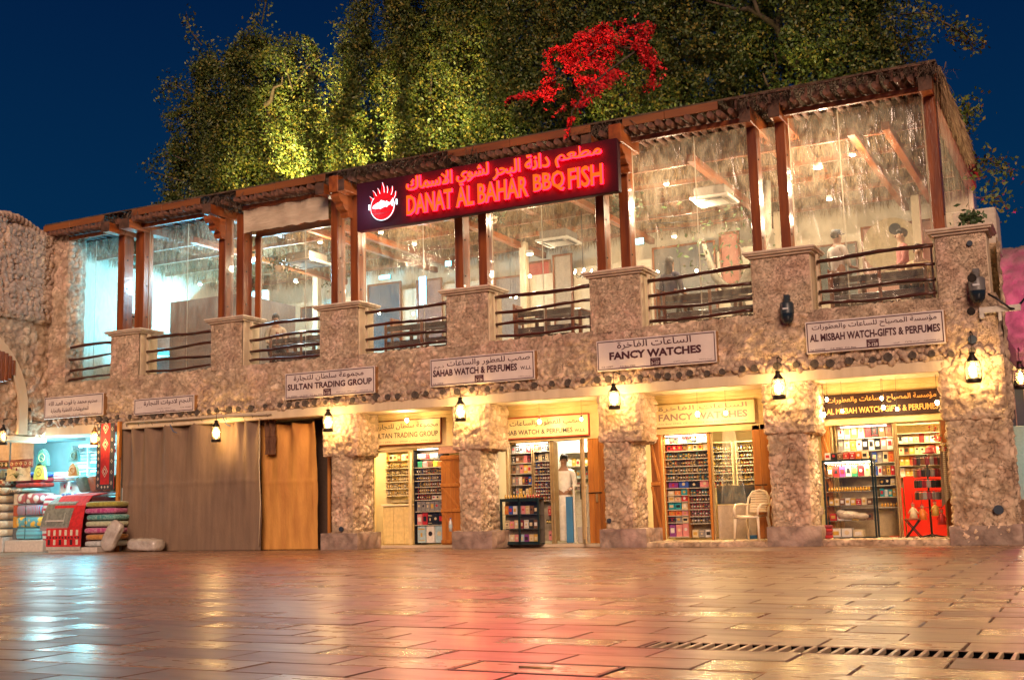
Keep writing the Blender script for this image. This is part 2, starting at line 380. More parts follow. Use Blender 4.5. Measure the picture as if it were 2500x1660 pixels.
def slabmat(i):
    base = [(.33, .180, .105), (.28, .148, .090), (.37, .210, .125), (.25, .130, .085), (.31, .168, .105)][i]
    return mat('polished_paver_%s' % 'abcde'[i], base, tuple(v * .56 for v in base), 3.5, (.26, .33, .29, .39, .35)[i], bump=.08, bscale=4, stretch=(.7, 2.2, 1), rvar=.10, spec=.5, lo=.3, hi=.7, detail=6)
SM = [slabmat(i) for i in range(5)]
slots = []
rowh = .36; row = 0
rows_ = [(-13.965 - .36 * k, .36) for k in range(15, 0, -1)] + [(-13.965, .30)] + [(-13.665 + .36 * k, .36) for k in range(37)] + [(-.345, .225)]
for yy, rh in rows_:
    near = yy < -8.0
    xa = -40.0 if yy > -12 else -22.0; xb = 12.0
    rs = random.Random(row * 17 + 3); x = xa + (.04 if row % 2 else .40) + .72 - .36 * 0 - .02
    while x < xb:
        ln = .72; parts = [(x, x + ln)]
        cut = (-2.36, 1.62) if rh == .30 else (-2.93, -2.13) if -15.10 < yy < -15.0 else None
        if cut: parts = [p_ for p_ in ((x, min(x + ln, cut[0])), (max(x, cut[1]), x + ln)) if p_[1] - p_[0] > .04]
        for a_, b_ in parts: slots.append((a_, yy, b_ - a_, rs.random(), rs.random(), rs.randrange(5), rh))
        x += ln
    row += 1
def inview(x, y):
    v = Vector((x, y + 20.0, -.76)); z = v.dot(_f)
    return z > .3 and abs(v.dot(_R) / z) < .47 and v.dot(_U) / z > -.31
vis = sorted([s for s in slots if inview(s[0] + s[2] / 2, s[1] + .11)], key=lambda s: (s[0] ** 2 + (s[1] + 20) ** 2))
near300 = vis[:298]; nset = set(near300)
def slab_add(mb, x, y, ln, a, b, mi, rowh, o=(0, 0, 0)):
    g = .0065; dz = (a - .5) * .003; tx = (b - .5) * .004; ty = (a * 7 % 1 - .5) * .002
    x0, x1, y0, y1 = x + g - o[0], x + ln - g - o[0], y + g - o[1], y + rowh - g - o[1]; c = .004
    top = [(x0 + c, y0 + c, dz - tx - ty), (x1 - c, y0 + c, dz + tx - ty), (x1 - c, y1 - c, dz + tx + ty), (x0 + c, y1 - c, dz - tx + ty)]
    mid = [(x0, y0, dz - .005), (x1, y0, dz - .005), (x1, y1, dz - .005), (x0, y1, dz - .005)]; bot = [(p[0], p[1], -.03) for p in mid]
    fs = [(0, 1, 2, 3)] + [(4 + i, 4 + (i + 1) % 4, (i + 1) % 4, i) for i in range(4)] + [(8 + i, 8 + (i + 1) % 4, 4 + (i + 1) % 4, 4 + i) for i in range(4)]
    mb.add(top + mid + bot, fs, mi)
for s in near300:
    m = MB(); slab_add(m, *s[:5], 0, s[6], (s[0], s[1], 0)); m.build('paving_slab', SM[s[5]], ground, (s[0], s[1], 0))
m = MB()
for s in slots:
    if s not in nset: slab_add(m, *s)
tag(m.build('paving_slabs', SM, ground), kind='stuff')
m = MB(); m.box(-160, -30, -.03, -40.0, 60, -.006); m.box(12.0, -30, -.03, 120, 60, -.006); m.box(-40, -.11, -.03, 12, 60, -.012)
m.build('far_paving', SM[0], ground)

# drain grate near the camera: frame and bars, and a narrower one nearer the shops
def grate(x0, x1, y0, y1, step, label, barw=.36):
    t = thing('drain_grate', label, 'drain grate', (x0, y0, 0))
    f = MB(); L_ = x1 - x0; w = y1 - y0
    f.box(0, 0, -.03, L_, .012, .001); f.box(0, w - .012, -.03, L_, w, .001); f.box(0, .012, -.03, .012, w - .012, .001)
    f.build('frame', mat('grate_stone', (.33, .2, .13), (.24, .14, .09), 8, .4), t)
    dp = .26 if w > .2 else .034
    b = MB(); b.box(.012, .012, -dp, L_, w - .012, -dp + .008)
    if w > .2: b.box(.0125, w - .019, -dp, L_, w - .0125, -.003).box(.0125, .013, -dp, .019, w - .019, -.003); b.build('channel', mat('channel_painted_shade', (.0015, .0015, .002), rough=1.0, spec=0.0), t)  # near-black lining paints the shade inside the gaps
    bm_ = MB(); bw = step * barw * .9; bm_.box(0, .012, -.024, bw, w - .012, .0015, c=.003); me = bm_.mesh('bar', mat('grate_bar', (.62, .46, .28), (.45, .32, .19), 9, .3))
    n = int((L_ - .02) / step)
    if n <= 300:
        for i in range(n): link('bar', me, t, (.012 + i * step + step * .3, 0, 0))
grate(-2.35, 1.6, -13.965, -13.665, .07, 'long slotted stone drain grate close to the camera, black gaps between pale bars')
grate(-6.1, -3.65, -2.78, -2.66, .085, 'narrow drain grate lying in the paving in front of the shop with the plastic chair', .5)
# inspection cover
t = thing('inspection_cover', 'square stone-filled inspection cover with dark metal rim in the nearest paving', 'manhole cover', (-2.92, -15.037, 0))
m = MB()
for a in ((0, 0, .78, .014), (0, .331, .78, .345), (0, .014, .014, .331), (.766, .014, .78, .331)): m.box(a[0], a[1], -.03, a[2], a[3], .002)
m.build('rim', mDarkM, t)
m = MB(); m.box(.024, .024, -.03, .756, .321, .001, c=.004); m.build('cover_slab', SM[2], t)
m = MB(); m.tube([(.30, .17, .004), (.48, .17, .004)], .006, 6); m.build('lifting_handle', mFrame, t)

# ------------------------------------------------------------------ the market building
B = thing('market_building', 'two storey stone souq building with arcade of shops below and timber terrace above', 'building', (0, 0, 0))
CAPZ = 5.14
BLK = [(-20.95, -19.93), (-17.86, -16.85), (-14.84, -13.75), (-11.70, -10.64), (-8.55, -7.42), (-5.42, -4.28), (-2.31, -1.42)]
# wall band between arcade and terrace
stone_part('wall_band', [dict(x0=-23.12, x1=-1.40, y0=0.0, y1=.55, z0=2.985, z1=4.02, faces='FTR', res=.034, cell=.15, amp=.045, edge=.05, seed=3, stretch=(1, 1, 1.15)),
                         dict(x0=-23.12, x1=-22.42, y0=0.0, y1=.55, z0=4.0, z1=7.75, faces='FR', res=.04, cell=.15, amp=.045, seed=5)], mStone, B)
for i, (a, b) in enumerate(BLK):
    p = stone_part('parapet_pillar', [dict(x0=a + .05, x1=b - .06, y0=-.02, y1=.5, z0=3.98, z1=5.03, faces='F', res=.026, cell=.075, amp=.022, edge=.03, seed=40 + i)], mStone, B)
    m = MB(); m.box(b - .085, .02, 3.98, b - .05, .56, 5.03, c=.006); m.box(a + .03, .02, 3.98, a + .065, .56, 5.03, c=.006); m.box(a + .07, .5, 3.98, b - .09, .56, 5.03)
    m.build('plaster_side', mPlaster, p)
    m = MB(); m.box(a - .0, -.07, 5.035, b, .60, 5.075, c=.008); m.box(a - .05, -.12, 5.076, b + .05, .65, 5.105, c=.008); m.box(a - .075, -.145, 5.106, b + .075, .675, 5.15, c=.012)
    m.build('cap', mCap, p)
# narrow timber frame strips beside each block, inside the bays
for (a, b) in BLK[:6]:
    m = MB(); m.box(b + .012, .16, 4.03, b + .05, .22, 5.03); m.build('jamb_strip', mPlaster, B)
# plaster lintel strips over each shop
LX = [(-22.95, -21.15), (-20.55, -14.86), (-14.84, -13.80), (-13.74, -11.72), (-11.6, -10.72), (-10.66, -8.58), (-8.46, -7.60), (-7.56, -5.40), (-5.36, -4.50), (-4.42, -2.36)]
m = MB(); m.box(-20.55, -.035, 2.80, -1.38, .80, 2.985, c=.012); m.box(-23.0, -.03, 2.76, -20.56, .80, 2.984, c=.012); m.build('lintel_beam', mPlaster, B)
# log ends poking out above the lintel
lm = MB(); lm.tube([(0, -.10, 0), (0, .12, 0)], .062, 9); lme = lm.mesh('log_end', mLog)
x = -22.8; rr = random.Random(5)
while x < -1.5:
    s = .75 + rr.random() * .5
    o = link('log_end', lme, B, (x, rr.random() * .03, 3.065 + rr.random() * .035)); o.scale = (s, 1, s)
    x += .19 + rr.random() * .22
# rubble lumps between the log ends
V = []; F = []; C = []; bb = 0
rm = MB()
for k in range(420):
    X_ = -22.9 + k / 420 * 21.4 + rr.random() * .05; s = .03 + rr.random() * .045
    rm.blob((X_, -.02, 3.0 + rr.random() * .17), (s * 1.3, s * .9, s), 6, 4, M=Matrix.Rotation(rr.random() * 3, 3, 'Y').to_4x4())
me = rm.mesh('rubble_course', mat('rubble_stone', (.50, .37, .27), (.26, .17, .12), 7, .9, bump=1, bscale=30)); tag(link('rubble_course', me, B), kind='stuff')

# arcade piers
PIER = [(-14.76, -13.84), (-11.60, -10.71), (-8.46, -7.55), (-5.34, -4.41)]
for i, (a, b) in enumerate(PIER):
    sa, sb = ((-14.52, -14.0), (-11.44, -10.97), (-8.34, -7.82), (-5.24, -4.58))[i]
    p = stone_part('pier', [dict(x0=sa, x1=sb, y0=.03, y1=.80, z0=.30, z1=2.0, faces='FLR', res=.026, cell=.13, amp=.05, edge=.06, seed=60 + i, flat=.28)], mStoneP, B)
    stone_part('pier_head', [dict(x0=a + .05, x1=b - .02, y0=-.02, y1=.80, z0=1.93, z1=2.80, faces='FLRB', res=.026, cell=.13, amp=.05, edge=.05, seed=80 + i, flat=.28)], mStoneP, p)
    stone_part('base_block', [dict(x0=a, x1=b, y0=-.04, y1=.84, z0=0.0, z1=.335, faces='FLRT', res=.03, cell=.3, amp=.016, edge=.05, seed=100 + i)],
               mat('base_block_stone', (.44, .33, .26), (.27, .19, .15), 5, .8, bump=.8, bscale=24, attr='tint'), p)
p = stone_part('corner_pier', [dict(x0=-2.30, x1=-1.39, y0=.0, y1=.95, z0=.0, z1=2.02, faces='FLRK', res=.028, cell=.15, amp=.055, edge=.07, seed=70, flat=.3),
                               dict(x0=-2.34, x1=-1.36, y0=-.03, y1=.97, z0=2.0, z1=3.0, faces='FLRBK', res=.028, cell=.15, amp=.055, edge=.06, seed=71, flat=.3),
                               dict(x0=-2.30, x1=-1.36, y0=.45, y1=.98, z0=2.98, z1=5.03, faces='RK', res=.04, cell=.17, amp=.04, seed=72)], mStoneP, B)
stone_part('base_block', [dict(x0=-2.38, x1=-1.30, y0=-.05, y1=1.0, z0=0.0, z1=.30, faces='FLRTK', res=.03, cell=.25, amp=.02, edge=.05, seed=104)], MATS['base_block_stone'], p)
# round plugs in the piers
for (x, y, z, r) in ((-1.62, -.075, .55, .075), (-8.28, -.0, .49, .045), (-14.26, -.03, .42, .05), (-1.72, -.07, 4.86, .045), (-1.80, -.06, 3.28, .07)):
    m = MB(); m.tube([(0, 0, 0), (0, .06, 0)], r, 14); m.build('round_plug', solid((.03, .045, .07), .5), B, (x, y, z))

# thresholds, back walls and shop boxes
m = MB(); m.box(-14.8, .82, -.006, -2.36, 4.2, .045); m.build('shop_floor', mat('shop_floor_tile', (.62, .5, .36), (.5, .4, .28), 3, .35), B)
stone_part('stone_step', [dict(x0=-7.57, x1=-5.32, y0=-.02, y1=.82, z0=0, z1=.085, faces='FT', res=.03, cell=.12, amp=.018, edge=.03, seed=120),
                          dict(x0=-4.43, x1=-2.36, y0=-.02, y1=.82, z0=0, z1=.10, faces='FT', res=.03, cell=.12, amp=.018, edge=.03, seed=121)], mStoneP, B)
# soffit / front wall above openings (cream) between piers
SH = [(-14.02, -11.55), (-10.98, -8.30), (-7.84, -5.20), (-4.60, -2.28)]
for (a, b) in SH:
    m = MB(); m.box(a, .86, 2.07, b, .95, 2.83); m.box(a, .80, 2.72, b, .86, 2.83, c=.01); m.build('shop_front_wall', mCream, B)
m = MB()
for x in (-14.35, -11.25, -8.05, -4.95, -2.33): m.box(x - .04, .97, 0.04, x + .04, 4.1, 2.84)
m.box(-20.5, 4.1, 0.0, -2.3, 4.2, 2.84); m.box(-20.4, .97, 2.85, -2.3, 4.2, 2.9); m.box(-15.05, .9, 0, -14.97, 4.1, 2.84)
m.build('shop_walls', mat('shop_inner_wall', (.80, .66, .40), (.7, .55, .3), 1.5, .6), B)
m = MB(); m.box(-23.2, .6, 3.45, -1.6, 7.2, 3.9); m.build('terrace_slab', mFloorIn, B)
m = MB(); m.box(-23.2, 7.2, 3.9, -2.2, 7.35, 8.0); m.box(-23.2, .7, 3.9, -23.1, 7.2, 7.8); m.build('terrace_back_wall', mWhiteWall, B)
m = MB(); m.box(-2.42, 1.0, 0, -2.34, 7.2, 5.05); m.build('side_wall', mStoneP if False else mPlaster, B)

# timber terrace: posts, beams, poles, fascia
PX = [(-20.76, .22), (-20.15, .28), (-17.63, .20), (-17.10, .21), (-14.50, .18), (-13.98, .2), (-11.41, .19), (-10.86, .19), (-8.29, .18), (-7.79, .19), (-5.27, .17), (-4.75, .17), (-2.19, .19)]
for x, w in PX:
    y0, y1 = (.10, .40)
    m = MB(); m.box(x - w / 2, y0, 5.152, x + w / 2, y1, 7.52, c=.01); o = m.build('post', mWood, B)
    for zz in (5.45, 6.2, 6.9): MB().tube([(x + w / 2 + .0, y0 + .1, zz), (x + w / 2 + .012, y0 + .1, zz)], .018, 8).build('bolt', mDarkM, o)
for i, (x, w) in enumerate(PX):
    if i in (3, 7, 9): continue
    f = -.42 if i in (0, 1, 2, 4, 5) else -.26
    if i in (6,): f = .0
    if i in (10, 11): f = -.25
    if i == 8: f = -.42
    m = MB(); m.box(x - w / 2 - .01, f, 7.50, x + w / 2 + .01, 6.9, 7.72 if i not in (10, 11) else 7.80, c=.012)
    o = m.build('cross_beam', mWoodY, B)
    e = MB(); e.box(x - w / 2 - .018, f - .02, 7.49, x + w / 2 + .018, f, 7.73 if i not in (10, 11) else 7.81, c=.006); e.build('beam_end', mEnd, o)
# carved corbels under the beams that carry the sign and at the second group
for x, w in ((-17.63, .2), (-14.12, .2), (-7.70, .22)):
    y0 = .10
    m = MB()
    prof = [(y0, 7.0), (y0 - .12, 7.0), (y0 - .16, 7.06), (y0 - .16, 7.13), (y0 - .26, 7.15), (y0 - .33, 7.21), (y0 - .34, 7.28), (y0 - .42, 7.30), (y0 - .50, 7.38), (y0 - .50, 7.46), (y0, 7.46)]
    n = len(prof); vs = [(x - w / 2, a, b) for a, b in prof] + [(x + w / 2, a, b) for a, b in prof]
    m.add(vs, [tuple(range(n)), tuple(reversed(range(n, 2 * n)))] + [(i, i + n, (i + 1) % n + n, (i + 1) % n) for i in range(n)]); m.build('corbel', mWoodY, B)
for x, w in ((-14.12, .24), (-7.70, .26)):
    m = MB(); m.box(x - w / 2, -.46, 7.47, x + w / 2, .5, 7.83, c=.015); m.build('bracket_beam', mWoodY, B)
# lower front beam (bays), then round poles on top of it
bays = [(-23.0, -20.9), (-20.0, -17.76), (-16.98, -14.62), (-13.85, -11.5), (-10.75, -8.4), (-7.55, -5.36), (-4.65, -2.3)]
for i, (a, b) in enumerate(bays):
    m = MB(); m.box(a, .0, 7.58, b, .09, 7.675, c=.01); m.build('front_beam', mWoodX, B)
pm = [MB().tube([(0, -.33, 0), (rr.uniform(-.02, .02), .3, .02), (0, 1.6, .03)], [.058, .055, .05], 8).mesh('roof_pole', [mPole]) for k in range(3)]
x = -22.9
while x < -2.3:
    if not any(abs(x - px) < .16 for px, w in PX):
        o = link('roof_pole', pm[rr.randrange(3)], B, (x, rr.uniform(-.06, .05), 7.735 + rr.uniform(-.008, .012)))
        s = rr.uniform(.85, 1.12); o.scale = (s, 1, s); o.rotation_euler = (0, 0, rr.uniform(-.05, .05))
    x += .165 + rr.random() * .05
for a, b in ((-23.0, -20.95), (-20.05, -17.95), (-16.9, -14.45), (-11.4, -8.25), (-7.6, -5.75)):
    mid = a + (b - a) * .45
    for u, v in ((a, mid - .004), (mid + .004, b)):
        m = MB(); m.box(u, -.30, 7.80, v, -.265, 7.955, c=.006, M=Matrix.Translation((0, 0, rr.uniform(-.01, .01)))); m.build('fascia_board', mFascia, B)
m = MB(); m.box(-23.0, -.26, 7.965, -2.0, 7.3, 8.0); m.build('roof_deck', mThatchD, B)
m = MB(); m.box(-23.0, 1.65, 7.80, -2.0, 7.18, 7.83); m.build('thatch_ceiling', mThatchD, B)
# ragged sticks and laths on the open corner bay
for k in range(16):
    x = -5.4 + k * .205 + rr.uniform(-.03, .03); 
    m = MB(); m.box(x - .025, -.32, 7.74, x + .025, -.30, 7.90 + rr.uniform(-.04, .05), c=.004, M=Matrix.Translation((x, 0, 7.8)) @ Matrix.Rotation(rr.uniform(-.12, .12), 4, 'Y') @ Matrix.Translation((-x, 0, -7.8)))
    m.build('lath', mPole, B)
m = MB(); m.tube([(-5.6, -.33, 7.93), (-4.2, -.33, 7.92), (-3.1, -.33, 7.94), (-2.1, -.33, 7.92)], .012, 5); m.build('top_rod', mPole, B)

# thatch strands: fringes on the eaves, underside hanging strands
def strands(n, fn, name, m_, parent, w=(.004, .009), seed=1):
    r = np.random.RandomState(seed); P, D_ = fn(r, n)
    side = np.stack([r.normal(size=n), r.normal(size=n), np.zeros(n)], 1); side /= np.linalg.norm(side, axis=1)[:, None] + 1e-9
    W_ = r.uniform(*w, n)[:, None] * side; B1 = P + D_ * .5 + r.normal(size=(n, 3)) * .012; E_ = P + D_
    V = np.stack([P - W_, P + W_, B1 + W_, B1 - W_, E_ + W_ * .3, E_ - W_ * .3], 1).reshape(-1, 3)
    I = np.arange(n)[:, None] * 6; F = np.concatenate([I + np.array([0, 1, 2, 3]), I + np.array([3, 2, 4, 5])], 0)
    o = link(name, npmesh(name, V, F, m_), parent); return tag(o, kind='stuff')
def under(r, n):
    rows = r.randint(0, 13, n); y = .95 + rows * .47 + r.normal(size=n) * .05
    P = np.stack([r.uniform(-23, -2.3, n), y, 7.82 + r.uniform(-.05, 0, n)], 1)
    D_ = np.stack([r.normal(size=n) * .06, r.normal(size=n) * .05, -r.uniform(.15, .62, n) * (1 - .25 * (rows % 2))], 1); return P, D_
strands(70000, under, 'hanging_thatch', mThatch, B, (.004, .010), 2)
def eave(r, n):
    k = r.randint(0, 13, n); cx = np.array([p[0] for p in PX])[k]
    x = cx + r.normal(size=n) * .16; P = np.stack([x, r.uniform(-.32, .2, n), 7.93 + r.uniform(-.1, .03, n)], 1)
    D_ = np.stack([r.normal(size=n) * .10, -r.uniform(0, .12, n), -r.uniform(.03, .30, n)], 1); return P, D_
strands(2600, eave, 'eave_thatch', mat('grey_thatch', (.14, .09, .06), (.05, .03, .022), 9, .85), B, (.004, .010), 3)
def eave2(r, n):
    x = r.uniform(-13.9, -11.2, n) if False else np.where(r.rand(n) < .5, r.uniform(-13.9, -11.3, n), r.uniform(-5.4, -2.1, n))
    P = np.stack([x, r.uniform(-.46, -.05, n), 7.90 + r.uniform(-.08, .06, n)], 1)
    D_ = np.stack([r.normal(size=n) * .13, -r.uniform(0, .15, n), -r.uniform(-.04, .18, n)], 1); return P, D_
strands(1900, eave2, 'ragged_eave_thatch', MATS['grey_thatch'], B, (.004, .011), 4)
def fr(r, n):
    P = np.stack([r.uniform(-22.9, -2.3, n), r.uniform(.02, .12, n), np.full(n, 7.66)], 1)
    D_ = np.stack([r.normal(size=n) * .05, -np.abs(r.normal(size=n)) * .03, -r.uniform(.02, .13, n)], 1); return P, D_
strands(2600, fr, 'beam_fringe', mThatch, B, (.003, .007), 5)
def side(r, n):
    P = np.stack([-2.02 + r.uniform(-.05, .05, n), r.uniform(.0, 4.5, n), 7.92 + r.uniform(-.08, .08, n)], 1)
    D_ = np.stack([r.uniform(-.02, .12, n), r.normal(size=n) * .04, -r.uniform(.15, .62, n)], 1); return P, D_
strands(2600, side, 'side_thatch_fringe', mat('straw_fringe', (.34, .22, .11), (.2, .12, .06), 6, .8), B, (.004, .010), 6)
m = MB(); m.box(-2.06, -.1, 7.70, -2.0, 6.8, 7.82, c=.01); m.build('side_beam', mWoodY, B)
# rafters and purlins inside
for k in range(5):
    m = MB(); m.box(-22.9, 1.3 + k * 1.25, 7.36, -2.35, 1.38 + k * 1.25, 7.47, c=.008); m.build('purlin', mWoodX, B)
for x in (-19.0, -16.0, -15.3, -12.7, -9.7, -6.6, -3.6, -3.0):
    m = MB(); m.box(x - .07, .6, 7.2, x + .07, 6.9, 7.352, c=.01); m.build('rafter', mWoodY, B)
# inner frame in the third bay (around the clear sheet)
m = MB(); m.box(-16.92, .42, 7.02, -14.62, .52, 7.16, c=.008); m.build('inner_frame_rail', mWoodX, B)
m = MB(); m.box(-16.95, .44, 5.152, -16.8, .52, 7.02, c=.008); m.build('inner_frame_post', mWood, B)
# timber inner columns
for x, y in ((-19.2, 5.8), (-12.6, 5.5), (-9.8, 5.6), (-6.3, 6.0), (-3.3, 6.2)):
    m = MB(); m.box(x - .09, y - .09, 3.9, x + .09, y + .09, 7.35, c=.01); m.build('inner_column', mPlaster, B)

# ---- wing on the left: stones, arch band, parapet
WX = -23.02
wv = stone_part('wing_wall', [dict(x0=WX - .5, x1=WX, y0=-7.5, y1=.02, z0=2.72, z1=5.55, faces='R', res=.045, cell=.2, amp=.05, edge=.03, seed=200, stretch=(1, 1, .8)),
                              dict(x0=WX - .5, x1=WX + .10, y0=-7.5, y1=.10, z0=5.55, z1=7.80, faces='RTB', res=.045, cell=.2, amp=.06, edge=.05, seed=201, stretch=(1, 1, .7)),
                              dict(x0=WX - .5, x1=WX + .60, y0=-.02, y1=.45, z0=5.52, z1=7.60, faces='FRTB', res=.04, cell=.19, amp=.06, edge=.05, seed=203, stretch=(1, 1, .8)),
                              dict(x0=WX - 6, x1=WX - .5, y0=-7.5, y1=.02, z0=2.72, z1=7.6, faces='K', res=.12, cell=.3, amp=.04, seed=202)], mStone, B)
sm_ = []
for k in range(7):
    s = MB(); s.blob((0, 0, 0), (.038, .105, .085), 10, 6, sq=.8); q = random.Random(k); s.v = [tuple(np.array(p) * (1 + .9 * (vnoise(np.array([[p[0] * 20 + k * 5, p[1] * 17, p[2] * 17]]), k)[0] - .5))) for p in s.v]
    s.v = [(x, y * (1 + .22 * math.sin(z * 40 + k)) + z * q.uniform(-.4, .4), z * (1 + .2 * math.cos(y * 33 + k * 2))) for x, y, z in s.v]
    sm_.append(s.mesh('stone', mat('wing_stone_%s' % 'abcdefg'[k], tuple(v * (.86 + .07 * (k % 4)) for v in (.56, .42, .33)), tuple(v * .6 for v in (.52, .38, .29)), 7, .88, bump=1, bscale=30)))
cnt = 0; z = 5.70
while z < 7.86 and cnt < 296:
    y = -2.6 + rr.random() * .15
    while y < .05 and cnt < 296:
        o = link('stone', sm_[rr.randrange(7)], B, (WX + .118, y, z + rr.uniform(-.02, .02))); sc = rr.uniform(.65, 1.35)
        o.scale = (1, sc * rr.uniform(.6, 1.15), sc * .95); o.rotation_euler = (rr.uniform(-.5, .5), 0, rr.choice((0, math.pi))); y += .135 + rr.random() * .06; cnt += 1
    z += .118
# curved parapet crest
m = MB()
for k in range(40):
    y = -4.5 + k * .115; m.blob((WX - .1, y, 7.86 + .14 * math.sin(k * .28) + rr.uniform(-.03, .03)), (.2, .09, .12), 7, 5, sq=.8)
tag(m.build('crest_stones', mat('crest_stone', (.5, .37, .28), (.3, .2, .15), 6, .9, bump=1), B), kind='stuff')
# moulded arch band and the plain wall field it frames
m = MB(); cyy, czz, r0, r1 = -2.6, 3.35, 1.72, 1.98; nn = 26; vs = []; fs = []
for k in range(nn + 1):
    a = math.pi * k / nn
    for rad, dx in ((r0, .0), (r0, .09), (r1, .09), (r1, 0)): vs.append((WX + dx, cyy + rad * math.cos(a), czz + rad * 1.02 * math.sin(a)))
for k in range(nn):
    for j in range(4): fs.append((k * 4 + j, k * 4 + (j + 1) % 4, (k + 1) * 4 + (j + 1) % 4, (k + 1) * 4 + j))
m.add(vs, fs, 0, False); m.box(WX, -.88, 2.78, WX + .09, -.62, 3.35); m.build('arch_band', mPlaster, B)
m = MB()
for k in range(9):
    hh = .46 * math.sqrt(max(.02, 1 - ((k - 4) / 4.6) ** 2)); MB().box(WX + .06, -1.97 + k * .105, 4.34 - hh * .8, WX + .115, -1.875 + k * .105, 4.34 + hh * .8, c=.01).build('shutter_plank', mWood, B)
m = MB(); m.box(WX - .45, -7.5, 2.62, WX + .04, .0, 2.745, c=.01); m.build('wing_lintel', mPlaster, B)
m = MB(); m.box(-29.0, 1.6, 0, -20.5, 1.7, 2.9); m.box(-27, -6, 2.75, -23.4, 1.6, 2.85); m.box(-27.0, -5, 0, -26.9, 1.6, 2.8); m.box(-20.55, .05, 0, -20.48, 1.6, 2.8); m.build('stall_walls', mat('stall_wall', (.62, .66, .66), (.5, .54, .54), 2, .6), B)
m = MB(); m.box(-26.9, -5.0, 2.05, -26.8, 1.55, 2.15); m.build('stall_wall_rail', mWood, B)

# ------------------------------------------------------------------ lamps helper
def lamp(name, parent, loc, power, color, r=.04, kind='POINT', size=1.0, rot=None, spread=None, shape=None, sy=None, blend=.6, angle=90):
    d = bpy.data.lights.new(name, kind); d.energy = power; d.color = color
    if kind == 'POINT': d.shadow_soft_size = r
    if kind == 'SPOT': d.shadow_soft_size = r; d.spot_size = R(angle); d.spot_blend = blend
    if kind == 'AREA':
        d.size = size
        if sy: d.shape = 'RECTANGLE'; d.size_y = sy
    return link(name, d, parent, loc, rot)
def aim(a, b): return (Vector(b) - Vector(a)).to_track_quat('-Z', 'Y').to_euler()
WARM = (1.0, .62, .26); WARM2 = (1.0, .74, .42); WHITE = (1.0, .80, .52); CYAN = (.25, .85, 1.0)

# ------------------------------------------------------------------ railings
BAYX = [(-22.85, -20.9, 'beside the stone wing'), (-19.88, -17.86, 'in front of the grey partition'), (-16.8, -14.82, 'below the wood framed sheet'),
        (-13.7, -11.68, 'below the round fish emblem'), (-10.6, -8.53, 'below the right half of the red sign'),
        (-7.37, -5.4, 'between the two posts groups right of the red sign'), (-4.24, -2.3, 'beside the corner pier')]
def railing(a, b, wh, seed):
    t = thing('pole_railing', 'railing of four crooked dark poles ' + wh, 'railing', (a, .12, 4.03), 0, 'pole railings of the terrace bays')
    q = random.Random(seed); L_ = b - a
    for k, z in enumerate((.87, .58, .33, .10)):
        n = 11; pts = []; ph = q.random() * 6; rad = []
        for i in range(n + 1):
            u = i / n; pts.append((u * L_, q.uniform(-.008, .008), z + .02 * math.sin(u * 5 + ph) + q.uniform(-.007, .007) + (.035 * u if k < 2 else 0)))
            rad.append((.036 if k == 0 else .030) * q.uniform(.85, 1.2))
        MB().tube(pts, rad, 8).build('rail', mRail, t)
    if seed in (3, 6): MB().box(L_ - .06, -.02, .0, L_ - .025, .02, .88, c=.004).build('upright', mRail, t)
for i, (a, b, w) in enumerate(BAYX): railing(a, b, w, i)

# ------------------------------------------------------------------ clear sheets
def sheet(a, b, z0, z1, y, label, seed, seam=None):
    q = np.random.RandomState(seed); nx = max(8, int((b - a) / .08)); nz = 46
    X_, Z_ = np.meshgrid(np.linspace(a, b, nx), np.linspace(z0, z1, nz), indexing='ij')
    P = np.stack([X_.ravel(), np.zeros(X_.size), Z_.ravel()], 1)
    Yd = .030 * (fbm(P * np.array([2.6, 1, .5]) + seed * 9, seed, 4) - .5) * 2 + .05 * (fbm(P * np.array([1.1, 1, 2.2]) + 5, seed + 3, 3) - .5) * np.clip((4.9 - P[:, 2]), 0, 1)
    P[:, 1] = y + Yd
    I = (np.arange(nx - 1)[:, None] * nz + np.arange(nz - 1)[None, :]).ravel(); F = np.stack([I, I + nz, I + nz + 1, I + 1], 1)
    o = link('clear_sheet', npmesh('clear_sheet', P, F, mSheet, True)); tag(o, label, 'plastic sheet', 'clear plastic sheets hung across the terrace bays')
    hem = clearmat('sheet_hem', veil=.55, veilc=(.8, .7, .55), gloss=.15, rough=.3)
    m = MB(); s = seam if seam is not None else a + (b - a) * .58
    for sx in (s, a + .02, b - .02): m = MB(); m.box(sx - .010, y - .035, z0, sx + .010, y - .03, z1); m.build('seam', hem, o)
    return o
sheet(-23.0, -20.88, 4.02, 7.55, .30, 'clear plastic sheet over the kitchen bay beside the stone wing', 1)
sheet(-20.02, -17.74, 4.02, 7.58, .30, 'clear plastic sheet in front of the grey partition', 2, -18.8)
sheet(-16.78, -14.6, 4.02, 7.02, .47, 'clear plastic sheet inside the extra wooden frame', 3)
sheet(-13.86, -11.5, 4.02, 7.55, .30, 'clear plastic sheet below the round fish emblem', 4, -12.35)
sheet(-10.74, -8.38, 4.02, 7.55, .30, 'clear plastic sheet below the right half of the red sign', 5, -9.6)
sheet(-7.66, -5.36, 4.02, 7.58, .30, 'clear plastic sheet showing the white ceiling air conditioner', 6, -6.4)
sheet(-4.64, -2.3, 4.02, 7.60, .30, 'tall clear plastic sheet in the bay next to the corner pier', 7, -3.75)
